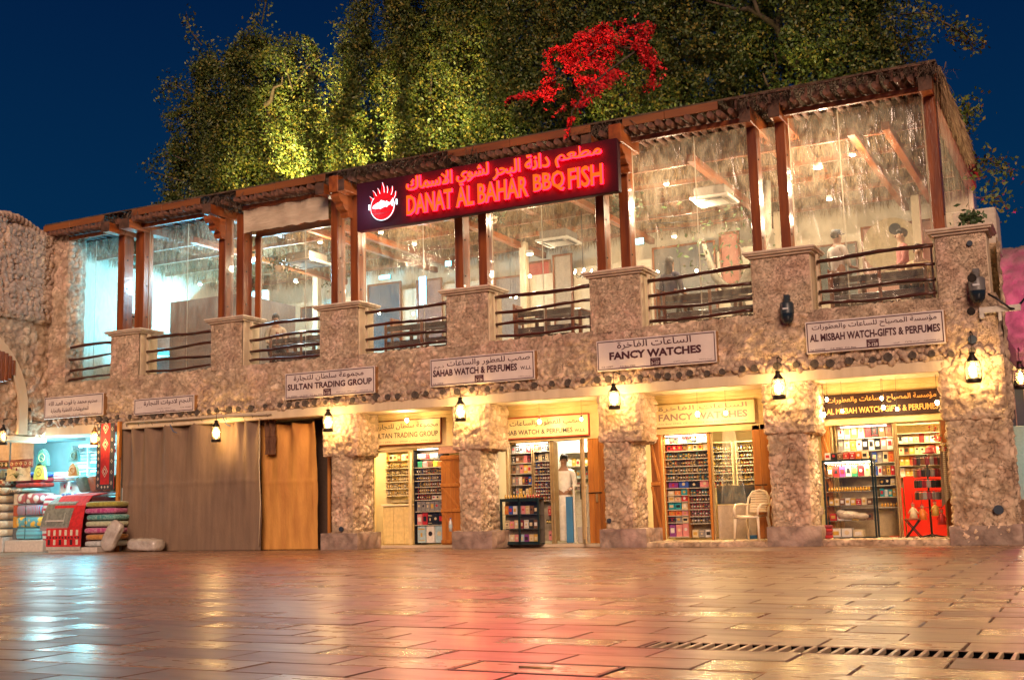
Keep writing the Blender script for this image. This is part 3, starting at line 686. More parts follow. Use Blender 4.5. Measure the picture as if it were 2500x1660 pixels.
for a, b, w in ((-17.53, -17.22, 'second'), (-14.4, -14.1, 'third'), (-11.3, -10.96, 'fourth'), (-8.2, -7.9, 'fifth'), (-5.18, -4.84, 'sixth')):
    o = link('clear_sheet', npmesh('clear_sheet', np.array([(a, .31, 5.16), (b, .31, 5.16), (b, .31, 7.5), (a, .31, 7.5)]), np.array([[0, 1, 2, 3]]), mSheet))
    tag(o, 'narrow clear plastic strip between the two posts of the %s parapet pillar from the left' % w, 'plastic sheet', 'narrow strips between paired posts')
V = MB(); V.add([(-2.1, .35, 5.15), (-2.1, 6.8, 5.15), (-2.1, 6.8, 7.7), (-2.1, .35, 7.7)], [(0, 1, 2, 3)])
tag(V.build('clear_sheet', mSheet), 'clear plastic sheet closing the right hand side of the terrace', 'plastic sheet')
# cloth valance in the third bay
q = MB(); n = 20
for i in range(n): q.v += [(-16.95 + i * .1225, .05 + .02 * math.sin(i * 1.7), 7.05 + .01 * (i % 3)), (-16.95 + i * .1225, .03 + .03 * math.sin(i * 1.1), 7.58)]
q.f = [(2 * i, 2 * i + 2, 2 * i + 3, 2 * i + 1) for i in range(n - 1)]; q.mi = [0] * (n - 1); q.sm = [True] * (n - 1)
tag(q.build('cloth_valance', mat('cream_canvas', (.62, .50, .36), (.46, .36, .25), 3, .8, bump=.8, bscale=9, stretch=(.6, 1, 2))), 'creased cream canvas valance rolled above the wood framed sheet', 'valance')

# ------------------------------------------------------------------ restaurant interior
bulb = emit('bulb_glow', (1.0, .83, .55), 60.0); coolb = emit('cool_lamp_glow', (.75, .93, 1.0), 22.0)
rr = random.Random(21)
def downlight(x, y, z, wh, p=26, c=WHITE, big=1.0):
    t = thing('ceiling_spotlight', 'round bright ceiling spotlight ' + wh, 'spotlight', (x, y, z), 0, 'spotlights under the thatch ceiling')
    MB().lathe([(.02, .10), (.055 * big, .09), (.06 * big, .0), (.05 * big, .0)], 12).build('housing', solid((.7, .68, .62), .4), t)
    MB().lathe([(.0, -.012), (.03 * big, -.012), (.046 * big, .004), (.0, .02)], 12).build('lens', bulb, t)
    lamp('spotlight_lamp', t, (0, 0, -.32), p * .72, c, .08)
SPOTS = [(-21.6, 4.8, 7.2, 'in the kitchen bay'), (-18.9, 1.6, 7.1, 'upper left behind the grey partition sheet'), (-22.0, 4.2, 7.1, 'deep behind the second bay'),
         (-16.2, 1.9, 7.1, 'top left in the wood framed bay'), (-19.0, 4.6, 6.9, 'deep in the wood framed bay'), (-13.0, 1.2, 7.15, 'just under the fish emblem'),
         (-14.2, 2.9, 7.0, 'under the first letters of the red sign'), (-10.1, 1.3, 7.15, 'under the middle of the red sign'), (-11.8, 4.2, 6.7, 'low in the centre of the fifth bay'),
         (-7.3, 1.2, 7.0, 'upper left in the air conditioner bay'), (-6.9, 2.0, 6.95, 'left of the air conditioner'), (-8.4, 4.8, 6.8, 'deep behind the air conditioner bay'),
         (-5.0, 1.6, 6.85, 'between the two slim posts'), (-4.4, 1.5, 6.95, 'right of the slim posts'), (-3.7, 1.2, 7.0, 'upper left in the last bay'), (-4.6, 3.4, 6.8, 'low in the last bay')]
for i, (x, y, z, w) in enumerate(SPOTS): downlight(x, y, z, w, 6 if i == 0 else 24 if i in (1, 2) else 74, big=1.0 if i not in (12, 13, 8) else 1.5)
for k, (x, y, z) in enumerate(((-9.2, 5.8, 6.25), (-8.7, 6.0, 6.1), (-8.9, 5.6, 5.95), (-8.2, 5.7, 6.15), (-13.2, 5.9, 6.1), (-12.9, 5.6, 6.0), (-13.5, 5.8, 5.85), (-17.0, 5.6, 6.0), (-16.0, 5.7, 5.9), (-12.3, 5.2, 6.4))):
    t = thing('pendant_bulb', 'small pendant bulb deep in the restaurant, ' + ('leftmost below the dark arch', 'second from left below the dark arch', 'lowest below the dark arch', 'rightmost below the dark arch', 'highest of the trio in the fifth bay', 'rightmost of the trio in the fifth bay', 'lowest of the trio in the fifth bay', 'left one in the fish emblem bay', 'right one in the fish emblem bay', 'single one near the chandelier')[k], 'light bulb', (x, y, z), 0, 'small pendant bulbs deep in the restaurant')
    MB().blob((0, 0, 0), (.035, .035, .035), 8, 6).build('glass_bulb', bulb, t); MB().tube([(0, 0, .03), (0, 0, .9)], .004, 4).build('cord', mDarkM, t)
for x, y, w in ((-18.6, 2.4, 'nearer the front'), (-18.2, 3.1, 'further back')):
    t = thing('tube_light', 'cold white tube light above the grey partition, the one ' + w, 'tube light', (x, y, 7.05), -.5, 'tube lights above the partition')
    MB().box(-.45, -.05, .02, .45, .05, .08, c=.01).build('batten', solid((.8, .8, .8), .4), t); MB().tube([(-.43, 0, 0), (.43, 0, 0)], .022, 8).build('tube', coolb, t)
    lamp('tube_lamp', t, (0, 0, -.25), 80, (.35, .75, 1.0), .2)
def ac(x, y, z, s, wh):
    t = thing('ceiling_air_conditioner', 'white cassette air conditioner ' + wh, 'air conditioner', (x, y, z), 0, 'cassette air conditioners')
    MB().box(-s, -s, 0, s, s, .06, c=.02).build('panel', solid((.82, .78, .7), .4), t)
    MB().box(-s * .8, -s * .8, .061, s * .8, s * .8, .26, c=.02).build('body', solid((.22, .19, .16), .6), t)
    MB().box(-s * .55, -s * .55, -.014, s * .55, s * .55, -.001, c=.004).build('intake_grille', solid((.5, .47, .42), .5), t)
    for k in range(4):
        MB().box(-s * .6, s * .70, -.012, s * .6, s * .84, -.002).build('louvre', solid((.08, .08, .08), .5), t, rot=(0, 0, k * math.pi / 2))
ac(-6.55, 1.9, 6.70, .40, 'hanging in the middle of the bay right of the red sign'); ac(-16.9, 2.3, 6.72, .45, 'hanging in the wood framed bay'); ac(-10.9, 3.9, 6.8, .42, 'hanging behind the red sign posts')
# grey partition, kitchen, cream volumes
tag(MB().box(-20.4, 1.4, 3.905, -18.3, 1.46, 6.02).box(-18.3, 1.4, 3.905, -18.24, 3.6, 6.02).build('partition_screen', mat('grey_partition', (.27, .22, .20), (.22, .18, .165), 2, .5)), 'tall grey brown partition screen behind the second bay', 'partition')
t = thing('kitchen_hood', 'curved white kitchen hood and counter behind the leftmost bay', 'kitchen hood', (-22.2, 2.2, 3.9))
MB().box(-.9, 0, 0, 1.2, .7, .92, c=.02).build('counter', solid((.45, .55, .6), .3), t); MB().box(-.9, 2.8, 1.0, 1.9, 2.9, 3.0).build('white_panel', solid((.80, .78, .72), .5), t)
MB().lathe([(.7, 1.05), (.66, 1.3), (.5, 1.45), (0, 1.5)], 16).build('hood', solid((.5, .42, .36), .35), t, (.95, .1, 0))
lamp('kitchen_lamp', t, (.75, .9, 1.25), 700, (.05, .58, 1.0), .3)
MB().box(-.25, .2, .93, .25, .25, 1.25, c=.01).build('blue_screen', emit('blue_screen', (.12, .75, 1.0), 5), t)
# coloured panels / screens deep inside
for x, y, z, w, h, c, nm, lb in ((-16.6, 5.0, 6.75, .35, .12, (.15, .85, 1.0), 'menu_screen', 'small cyan lit sign deep under the fish emblem'),
                          (-15.5, 5.2, 6.0, .22, .75, (.2, .65, 1.0), 'menu_screen', 'narrow blue lit panel standing deep in the fourth bay'),
                          (-14.3, 4.5, 6.75, .18, .14, (.15, .85, 1.0), 'menu_screen', 'tiny cyan lit sign beside the fourth pillar posts'),
                          (-9.9, 5.5, 6.9, .5, .16, (.2, .9, .95), 'menu_screen', 'cyan lit sign under the rafters left of the air conditioner'),
                          (-14.25, 6.3, 6.1, .12, .06, (.1, 1.0, .15), 'exit_sign', 'tiny green lit sign between the fourth pair of posts')):
    o = thing(nm, lb, 'lit sign', (x, y, z)); MB().box(0, 0, 0, w, .05, h, c=.006).build('housing', mDarkM, o); MB().box(.01, -.012, .01, w - .01, -.002, h - .01).build('screen', emit('glow_%d' % int(w * 100 + h * 1000), c, 5.0), o)
m = MB(); m.box(-23.0, 6.5, 3.9, -2.45, 7.1, 6.75)
m.build('inner_wall_block', mWhiteWall, B)
# openings, pictures and screens on the back wall, benches near the railings
def wallpanel(x, z, w, h, c, lb, nm='wall_panel', cat='panel', y=7.12, fr=True):
    t = thing(nm, lb, cat, (x, y, z)); MB().box(0, 0, 0, w, .05, h, c=.006).build('panel', solid(c, .6), t)
    if fr:
        for a in ((-.05, 0, -.001, h), (w + .001, 0, w + .05, h), (-.05, h + .001, w + .05, h + .05)): MB().box(a[0], -.02, a[1], a[2], .05, a[3], c=.004).build('frame_bar', mWood, t)
for x, z, w, h, c, lb in ((-21.6, 5.3, 1.0, .9, (.20, .16, .15), 'dark panel deep left in the wood framed bay'), (-20.2, 6.2, .5, .35, (.10, .08, .08), 'small dark square panel deep in the wood framed bay'),
                          (-17.9, 5.2, 1.0, 1.75, (.07, .06, .06), 'dark doorway panel deep in the fish emblem bay'), (-16.3, 5.2, .7, 1.7, (.30, .14, .10), 'reddish brown panel deep right in the fish emblem bay'),
                          (-13.9, 5.2, .9, 1.5, (.26, .22, .20), 'grey panel deep left in the fifth bay'), (-12.2, 5.2, .45, 1.9, (.40, .32, .25), 'tall fawn panel deep right in the fifth bay'), (-12.95, 6.7, .6, .3, (.45, .06, .03), 'small red board high in the fifth bay'),
                          (-9.5, 5.2, 1.5, 1.75, (.11, .105, .10), 'wide dark arch panel deep in the air conditioner bay'), (-7.8, 5.9, .4, 1.2, (.42, .14, .09), 'red brown panel beside the dark arch'),
                          (-5.5, 5.2, .8, 1.3, (.14, .16, .15), 'dark window panel deep at the left of the last bay'), (-4.5, 5.2, 1.5, 1.6, (.50, .26, .19), 'pink stone coloured panel at the back of the last bay')):
    wallpanel(x, z, w, h, c, lb, y=6.44)
mAr = MB(); mAr.lathe([(.62, 0), (.62, .05)], 24); o = thing('round_arch_mirror', 'big round stone coloured disc on the wall behind the people in the last bay', 'mirror', (-3.9, 6.38, 6.35)); MB().tube([(0, .03, 0), (0, 0, 0)], .62, 28).build('disc', solid((.50, .38, .22), .6), o); MB().tube([(.1, -.03, .35), (.1, -.001, .35)], .13, 14).build('dark_vent', solid((.05, .05, .05), .6), o)
for k, (a, b, w) in enumerate(((-16.7, -15.0, 'wood framed bay'), (-13.6, -11.8, 'fish emblem bay'), (-10.45, -9.15, 'fifth bay'), (-7.3, -5.5, 'air conditioner bay'), (-4.15, -2.5, 'last bay'))):
    t = thing('dark_bench', 'long dark bench with slatted back close behind the railing of the ' + w, 'bench', (a, .72, 3.905), 0, 'benches behind the railings'); L_ = b - a
    MB().box(0, .0, .40, L_, .38, .45, c=.008).build('seat', mRail, t)
    for z_ in (.02, .16, .30, .52, .66): MB().box(0, -.03, z_, L_, -.005, z_ + .11, c=.004).build('back_slat', solid((.05, .022, .014), .5), t)
    for u in (0, L_ * .5, L_ - .06): MB().box(u, -.06, 0, u + .06, -.031, .86, c=.004).build('leg', mWood, t)
# trunk and boughs of a tree growing through the floor of the air conditioner bay
t = thing('indoor_tree', 'bent pale tree trunk with sparse leaves behind the air conditioner bay sheet', 'tree', (-6.2, 2.4, 3.9))
MB().tube([(0, 0, 0), (-.15, .05, .9), (.25, 0, 1.5), (.55, -.05, 2.2), (.6, 0, 3.2)], [.17, .15, .13, .10, .07], 10).tube([(-.15, .05, .9), (-.6, .1, 1.4), (-.8, .1, 2.1)], [.11, .08, .05], 8).build('trunk', mat('pale_bark', (.28, .25, .19), (.18, .16, .12), 6, .8, bump=1), t)
q = np.random.RandomState(3); n = 260; P = q.normal(size=(n, 3)) * np.array([.55, .3, .5]) + np.array([-.4, 0, 2.0]); A = q.normal(size=(n, 3)) * .035; A2 = q.normal(size=(n, 3)) * .035
link('foliage', npmesh('foliage', np.stack([P, P + A, P + A + A2, P + A2], 1).reshape(-1, 3), np.arange(n * 4).reshape(-1, 4), mat('indoor_leaf', (.08, .13, .04), (.05, .09, .025), 5, .6)), t)
# dining furniture and a stair baluster
def table(x, y, rz, lb):
    t = thing('dining_table', lb, 'table', (x, y, 3.9), rz, 'restaurant tables')
    MB().box(-.55, -.35, .72, .55, .35, .76, c=.008).build('tabletop', mWoodX, t)
    for a in (-.48, .48):
        for b in (-.28, .28): MB().box(a - .03, b - .03, 0, a + .03, b + .03, .715).build('leg', mWood, t)
def chair(x, y, rz, lb):
    t = thing('dining_chair', lb, 'chair', (x, y, 3.9), rz, 'restaurant chairs')
    MB().box(-.21, -.21, .43, .21, .21, .47, c=.01).build('seat', mWoodX, t); MB().box(-.21, .19, .62, .21, .22, 1.02, c=.01).build('backrest', mWoodX, t)
    for a in (-.18, .18):
        for b in (-.18, .18): MB().box(a - .02, b - .02, 0, a + .02, b + .02, .425 if b < 0 else .98).build('leg', mWood, t)
for i, (x, y, w) in enumerate(((-15.8, 1.3, 'wood framed'), (-12.6, 1.2, 'fish emblem'), (-9.6, 1.2, 'fifth'), (-6.5, 1.3, 'air conditioner'), (-3.2, 1.3, 'last'))):
    table(x, y, .1 * i - .2, 'brown wooden dining table just behind the railing of the %s bay' % w)
    chair(x - .85, y, math.pi / 2, 'wooden chair at the left end of the table in the %s bay' % w)
    chair(x + .85, y, -math.pi / 2, 'wooden chair at the right end of the table in the %s bay' % w)
t = thing('stair_balustrade', 'white and brown balustrade behind the right end of the fifth bay railing', 'balustrade', (-8.95, 1.6, 3.9))
MB().box(0, 0, 0, .09, .09, 1.35, c=.01).build('newel_post', mWood, t); MB().tube([(.05, .05, 1.15), (.75, .05, 1.02)], .025, 6).build('handrail', mWood, t)
for k in range(9): MB().box(.12 + k * .07, .03, .2, .145 + k * .07, .06, 1.1 - k * .012).build('baluster', solid((.75, .68, .5), .5), t)
# hanging plants, wall lanterns inside, wires
def plant(x, y, z, lb, s=.16):
    t = thing('hanging_plant', lb, 'plant', (x, y, z), 0, 'hanging plants inside the terrace')
    MB().lathe([(0, -.1), (s * .6, -.08), (s * .75, .05), (s * .7, .06)], 10).build('pot', solid((.6, .45, .3), .6), t)
    q = np.random.RandomState(int(abs(x) * 10)); n = 260; P = q.normal(size=(n, 3)) * np.array([s, s, s * .7]) + np.array([0, 0, .1]); A = q.normal(size=(n, 3)) * .03; A2 = q.normal(size=(n, 3)) * .03
    V = np.stack([P, P + A, P + A + A2, P + A2], 1).reshape(-1, 3); F = np.arange(n * 4).reshape(-1, 4); link('foliage', npmesh('foliage', V, F, mat('pot_leaf', (.06, .11, .03), (.03, .06, .015), 5, .6)), t)
    MB().tube([(0, 0, .05), (0, 0, .7)], .004, 4).build('cord', mDarkM, t)
plant(-16.62, .9, 6.35, 'small dark hanging plant at the left of the wood framed bay'); plant(-11.05, .9, 6.75, 'hanging plant between the fourth pair of posts'); plant(-8.05, .9, 6.5, 'hanging plant between the fifth pair of posts')
plant(-1.72, .35, 5.25, 'small round shrub in a pot on top of the corner pier', .09)
for k in range(3):
    m = MB(); m.tube([(-7.7 + .22 * j, 1.2, 6.15 + k * .12 - .07 * math.sin(j / 8 * math.pi)) for j in range(9)], .009, 4); tag(m.build('sagging_cable', mDarkM), 'thin dark cable sagging behind the sheet, %s of three' % ('lowest', 'middle', 'topmost')[k], 'cable', 'cables in the air conditioner bay')
# chandelier pieces
t = thing('chandelier', 'small multi arm chandelier hanging deep in the fifth bay', 'chandelier', (-9.75, 2.6, 5.7))
MB().tube([(0, 0, .0), (0, 0, 1.4)], .01, 5).build('rod', mDarkM, t)
for k in range(6):
    a = k * math.pi / 3; MB().tube([(0, 0, .0), (.14 * math.cos(a), .14 * math.sin(a), -.05), (.2 * math.cos(a), .2 * math.sin(a), .04)], .008, 5).build('arm', mDarkM, t)
    MB().blob((.2 * math.cos(a), .2 * math.sin(a), .07), (.018, .018, .03), 6, 5).build('candle_bulb', bulb, t)

# ------------------------------------------------------------------ oil-lantern wall lamps
mLan = mat('lantern_iron', (.035, .024, .018), (.015, .012, .010), 14, .45, metal=.7)
mLGlass = clearmat('lantern_glass', veil=.10, veilc=(1, .8, .5), gloss=.08)
flame = emit('lantern_flame', (1.0, .62, .22), 55.0)
def lantern(x, y, z, lb, rod=.22, power=26, s=1.0, col=None):
    t = thing('wall_lantern', lb, 'lantern', (x, y, z), 0, 'hurricane lanterns along the front'); t.scale = (s, s, s)
    mm = mLan if col is None else col
    MB().lathe([(0, -.20), (.105, -.20), (.11, -.185), (.10, -.14), (.07, -.125), (.05, -.12)], 16).build('base', mm, t)
    MB().lathe([(.045, .12), (.075, .125), (.08, .15), (.045, .20), (.035, .24), (.055, .25), (.02, .27), (0, .27)], 14).build('cap', mm, t)
    MB().lathe([(.046, -.118), (.075, -.07), (.085, -.01), (.07, .06), (.046, .118)], 14).build('glass_chimney', mLGlass, t)
    MB().lathe([(0, -.09), (.028, -.07), (.034, -.02), (.022, .05), (0, .075)], 10).build('flame_bulb', flame, t)
    c = MB()
    for sx in (-1, 1): c.tube([(sx * .10, 0, -.19), (sx * .118, 0, -.10), (sx * .112, 0, .05), (sx * .095, 0, .13), (sx * .05, 0, .16)], .009, 6)
    for k in range(4): c.tube([(.09 * math.cos(k * 1.57 + .78), .09 * math.sin(k * 1.57 + .78), -.12), (.096 * math.cos(k * 1.57 + .78), .096 * math.sin(k * 1.57 + .78), 0), (.05 * math.cos(k * 1.57 + .78), .05 * math.sin(k * 1.57 + .78), .12)], .004, 4)
    c.build('wire_cage', mm, t)
    b = MB().tube([(0, 0, .27), (0, 0, .27 + rod)], .006, 5).tube([(0, 0, .27 + rod), (0, .12, .30 + rod), (0, -y - .0 + .02 if y < 0 else .3, .27 + rod)], .011, 6)
    b.tube([(0, -y - .0, .27 + rod), (0, -y + .03, .27 + rod)], .05, 10); b.build('bracket', mLan, t)
    lamp('lantern_lamp', t, (0, -.0, .0), power, (1.0, .62, .22), .045)
LAN = [(-22.55, -.35, 2.62, 'lantern at the far left under the wooden shutter', .2), (-17.31, -.38, 2.55, 'lantern hanging in front of the brown hanging tarpaulin', .2), (-14.34, -.35, 2.62, 'lantern on the pier between tarpaulins and first lit shop', .2),
       (-11.18, -.35, 2.66, 'lantern on the pier left of the shop with the black glass cabinet', .2), (-7.95, -.35, 2.70, 'lantern on the pier left of the shop with the plastic chair', .2),
       (-4.92, -.35, 2.70, 'lantern on the pier right of the plastic chair shop', .2), (-1.80, -.35, 2.76, 'lantern on the big corner pier', .3)]
brassy = mat('brass_lantern', (.5, .28, .08), (.3, .16, .05), 12, .4, metal=.8)
for i, (x, y, z, lb, rd) in enumerate(LAN):
    if i == 0: continue
    lantern(x, y, z, lb, rd, 82, 1.0 if i < 5 else 1.05)
lantern(-23.0, -1.25, 2.72, LAN[0][3], .12, 60)
lantern(-24.25, -.95, 2.45, 'lantern added out of view under the arcade ceiling to light the hanging beige blankets', .05, 70)  # unseen lantern added to brighten the blankets under the wing
lantern(-20.93, -.42, 2.62, 'brass lantern hanging in front of the red patterned rug', .12, 26, .9, brassy)

# ------------------------------------------------------------------ wall signs
mPanel = mat('sign_panel', (.66, .58, .55), (.58, .50, .47), 2.5, .38)
mMar = mat('maroon_print', (.06, .012, .02), (.05, .01, .018), 4, .5)
mSideW = mat('sign_side_wood', (.30, .15, .06), (.2, .1, .04), 4, .5)
def wallsign(x0, x1, z0, z1, lb, rows, num=None, small=(), y=-.115, frame=True, thick=.11):
    t = thing('shop_sign', lb, 'sign', (x0, y, z0), 0, 'white shop name boards above the arcade'); w = x1 - x0; h = z1 - z0
    MB().box(0, 0, 0, w, thick, h, c=.004).build('panel', [mPanel], t)
    MB().box(w + .001, .01, .01, w + .014, thick + .02, h - .01).build('side_batten', mSideW, t)
    f = MB(); b = .022; e = .016
    for a in ((b, b, w - b, b + e), (b, h - b - e, w - b, h - b), (b, b + e, b + e, h - b - e), (w - b - e, b + e, w - b, h - b - e)): f.box(a[0], -.004, a[1], a[2], -.0005, a[3])
    f.build('border', mMar, t)
    for k, (s, u0, u1, v0, v1, bold) in enumerate(rows):
        m = MB(); letters(m, s, u0 * w, u1 * w, v0 * h, v1 * h, -.004, 0, bold); m.build('lettering', mMar, t)
    if num:
        m = MB(); m.box(w * num[1] - .10, -.006, h * .055, w * num[1] + .10, -.0005, h * .30, c=.008); pl = m.build('number_plate', mMar, t)
        m = MB(); letters(m, num[0], w * num[1] - .08, w * num[1] + .08, h * .085, h * .19, -.008, 0, .02); letters(m, 'Municipality', w * num[1] - .06, w * num[1] + .06, h * .225, h * .265, -.008); m.build('number', mPanel, pl)
    for s, u0, u1, v0, v1 in small:
        m = MB(); letters(m, s, u0 * w, u1 * w, v0 * h, v1 * h, -.004, 0, .01); m.build('small_print', mMar, t)
wallsign(-22.97, -21.0, 3.17, 3.70, 'Arabic name board far left above the textile stall, two lines of maroon script',
         [(arabic('سديم محمد يا قوت العبد الله'), .08, .90, .50, .80, .012), (arabic('للمفروشات القطنية والتجارة'), .12, .76, .24, .47, .012)],
         small=[('C.R: 41736   Tel: 44375220', .05, .45, .10, .14), ('P.O. Box: 8262  Doha', .5, .92, .10, .14)])
wallsign(-20.02, -18.2, 3.10, 3.47, 'small Arabic name board above the brown tarpaulin, one big line of script',
         [(arabic('النجم لادوات النجارة'), .17, .96, .42, .84, .014)], small=[('C.R: 25464', .78, .96, .24, .31), (arabic('تجارة العدد والادوات'), .4, .62, .26, .34), ('P.O. Box 3780', .45, .7, .12, .19), (arabic('ذ.م.م'), .06, .14, .42, .5)])
wallsign(-15.64, -13.33, 3.18, 3.74, 'board reading SULTAN TRADING GROUP with maroon number 2-125', [(arabic('مجموعة سلطان للتجارة'), .10, .88, .64, .90, .012), ('SULTAN TRADING GROUP', .03, .97, .34, .58, .035)],
         ('2-125', .48), [('Tel: 4435862', .03, .14, .08, .13), ('C.R: 25197', .17, .26, .08, .13), ('P.O. Box: 4992', .29, .42, .08, .13), (arabic('ص.ب ٤٩٩٢ - س.ت ٢٥١٩٧'), .58, .80, .10, .16), (arabic('ت ٤٤٣٥٨٦٢'), .84, .96, .10, .15)])
wallsign(-12.0, -9.66, 3.20, 3.76, 'board reading SAHAB WATCH & PERFUMES with maroon number 2-126', [(arabic('صهب للعطور والساعات'), .17, .96, .64, .90, .012), (arabic('ذ.م.م'), .04, .14, .62, .76, .01), ('SAHAB WATCH & PERFUMES', .03, .84, .35, .60, .035), ('W.L.L', .87, .97, .36, .48, .02)],
         ('2-126', .48), [('C.R: 103918', .03, .13, .08, .13), (arabic('س.ت ١٠٣٩١٨'), .85, .96, .10, .15)])
wallsign(-8.36, -6.05, 3.24, 3.81, 'board reading FANCY WATCHES with maroon number 2-127', [(arabic('الساعات الفاخرة'), .18, .80, .64, .92, .012), ('FANCY WATCHES', .11, .88, .34, .60, .045)],
         ('2-127', .50), [('C.R: 107877', .04, .14, .10, .15), ('P.O. Box: 37405', .20, .33, .08, .13), (arabic('ص.ب ٣٧٤٠٥'), .65, .77, .10, .15), (arabic('س.ت ١٠٧٨٧٧'), .86, .96, .10, .15)])
wallsign(-4.46, -2.20, 3.25, 3.80, 'board reading AL MISBAH WATCH-GIFTS & PERFUMES with maroon number 2-128', [(arabic('مؤسسة المصباح للساعات والعطورات'), .05, .95, .66, .90, .012), ('AL MISBAH WATCH-GIFTS & PERFUMES', .03, .97, .36, .60, .035)],
         ('2-128', .49), [('Tel: 55555458', .03, .14, .08, .13), ('C.R: 49862', .18, .27, .08, .13), ('P.O. Box:', .29, .37, .08, .13), (arabic('ص.ب'), .64, .68, .10, .15), (arabic('س.ت ٤٩٨٦٢'), .72, .82, .10, .15), (arabic('ت ٥٥٥٥٥٤٥٨'), .85, .96, .10, .15)])

# ------------------------------------------------------------------ illuminated restaurant sign
NX0, NX1, NZ0, NZ1, NY = -13.45, -7.62, 6.50, 7.52, -.56
t = thing('restaurant_sign', 'long illuminated sign reading DANAT AL BAHAR BBQ FISH in glowing orange letters', 'sign', (NX0, NY, NZ0))
w, h = NX1 - NX0, NZ1 - NZ0
MB().box(0, 0, 0, w, .16, h, c=.012).build('backboard', mat('sign_backboard', (.048, .007, .014), (.034, .006, .012), 2, .55, spec=.1), t)
nface = emit('neon_face', (1.0, .12, .010), .60); nside = emit('neon_halo', (1.0, .003, .012), 10.0)
def channel(s, u0, u1, v0, v1, bold):
    v, f, nz = text_geo(s, u0, u1, v0, v1, .055, bold)
    m = MB(); v = [(a, b - .05, c) for a, b, c in v]
    mi = [0 if z_ > .5 else 1 for z_ in nz]; m.v = v; m.f = f; m.mi = mi; m.sm = [False] * len(f); return m.build('channel_letters', [nface, nside], t)
words = [('DANAT', .185, .415), ('AL', .438, .520), ('BAHAR', .545, .765) ]
ux = lambda px: (px - 868) / (1510 - 868)
# word extents measured along the board in metres
for s, a, b in (('DANAT', 1.28, 2.34), ('AL', 2.43, 2.82), ('BAHAR', 2.92, 4.01), ('BBQ', 4.13, 4.78), ('FISH', 4.86, 5.56)):
    channel(s, a, b, .155, .555, .02)
for s, a, b, v0, v1 in (('الاسماك', 1.27, 2.34, .66, .94), ('لشوي', 2.44, 3.16, .58, .96), ('البحر', 3.26, 3.85, .58, .93), ('دانة', 3.96, 4.48, .66, .96), ('مطعم', 4.60, 5.55, .62, .95)):
    channel(arabic(s), a, b, v0, v1, .018)
# round emblem: red grill disc, flames, fish, tongs
E_ = (.67, .43); red = emit('emblem_red', (1.0, .010, .018), .5); whiteg = emit('emblem_white', (.80, .92, 1.0), 1.0); dk = mDarkM
em = MB(); em.tube([(E_[0], -.06, E_[1]), (E_[0], -.001, E_[1])], .275, 40, 0); disc = em.build('emblem_disc', red, t)
rg = MB(); rg.tube([(E_[0] + .285 * math.cos(a * math.pi / 24), -.05, E_[1] + .285 * math.sin(a * math.pi / 24)) for a in range(-30, 5)], .008, 6); rg.build('emblem_rim', whiteg, t)
g = MB()
for k in range(-8, 9):
    hh = math.sqrt(max(0, .262 ** 2 - (k * .031) ** 2)); g.box(E_[0] + k * .031 - .0022, -.064, E_[1] - hh, E_[0] + k * .031 + .0022, -.0615, E_[1] + hh)
for zz in (-.14, .14): g.box(E_[0] - .22, -.067, E_[1] + zz - .003, E_[0] + .22, -.0645, E_[1] + zz + .003)
g.build('grill_lines', solid((.12, .0, .005), .5), disc)
fish = [(-.25, -.035), (-.22, .01), (-.15, .05), (-.06, .075), (-.03, .11), (.03, .085), (.09, .06), (.10, .08), (.14, .045), (.19, .03), (.24, .09), (.265, .095), (.235, .03), (.25, -.045), (.235, -.05), (.20, -.0), (.13, -.02), (.10, -.055), (.07, -.035), (-.0, -.05), (-.06, -.075), (-.07, -.055), (-.17, -.06)]
def flat(pts, y0, y1, o=(0, 0)):
    n = len(pts); m = MB(); vs = [(o[0] + a, y0, o[1] + b) for a, b in pts] + [(o[0] + a, y1, o[1] + b) for a, b in pts]
    m.add(vs, [tuple(range(n)), tuple(reversed(range(n, 2 * n)))] + [(i, i + n, (i + 1) % n + n, (i + 1) % n) for i in range(n)]); return m
flat(fish, -.088, -.07, (E_[0] + .02, E_[1] + .02)).build('fish_figure', whiteg, t)
MB().tube([(E_[0] - .12, -.09, E_[1] + .0), (E_[0] - .12, -.092, E_[1] + .0)], .01, 8).build('fish_eye', dk, t)
for k, (a, ln, wd) in enumerate(((150, .13, .05), (128, .17, .055), (108, .15, .05), (90, .26, .075), (72, .17, .055), (52, .20, .06), (30, .16, .05), (200, .09, .04))):
    an = R(a); bx, bz = E_[0] + .285 * math.cos(an), E_[1] + .285 * math.sin(an); dx, dz = math.cos(an) * .55, .85; px_, pz_ = dz, -dx
    pts = [(-wd * px_ * .6, -wd * pz_ * .6), (wd * px_ * .6, wd * pz_ * .6), (dx * ln * .5 + wd * px_ * .55, dz * ln * .5 + wd * pz_ * .55), (dx * ln, dz * ln), (dx * ln * .55 - wd * px_ * .3, dz * ln * .55 - wd * pz_ * .3)]
    fl = flat(pts, -.055, -.002, (bx, bz)).build('flame_tongue', red, t)
    MB().tube([(bx + pts[1][0] * 1.2, -.05, bz + pts[1][1]), (bx + pts[2][0] * 1.15, -.05, bz + pts[2][1]), (bx + pts[3][0], -.05, bz + pts[3][1])], .005, 5).build('flame_outline', whiteg, fl)
for zz, xx in ((.03, -.335), (.06, .33)): MB().box(E_[0] + xx - .014, -.05, E_[1] + zz - .06, E_[0] + xx + .014, -.01, E_[1] + zz + .06, c=.008).build('tong_grip', whiteg, t)
lamp('sign_glow', t, (w * .58, -.12, h * .45), 340, (1.0, .025, .05), .5, 'AREA', 4.2, (R(-90), 0, 0), sy=.8)
lamp('emblem_glow', t, (.30, -.35, h * .4), 6, (.5, .75, 1.0), .1)
# downlight under the board
downlight(-12.95, -.42, 6.44, 'fixed under the left end of the red sign', 14)

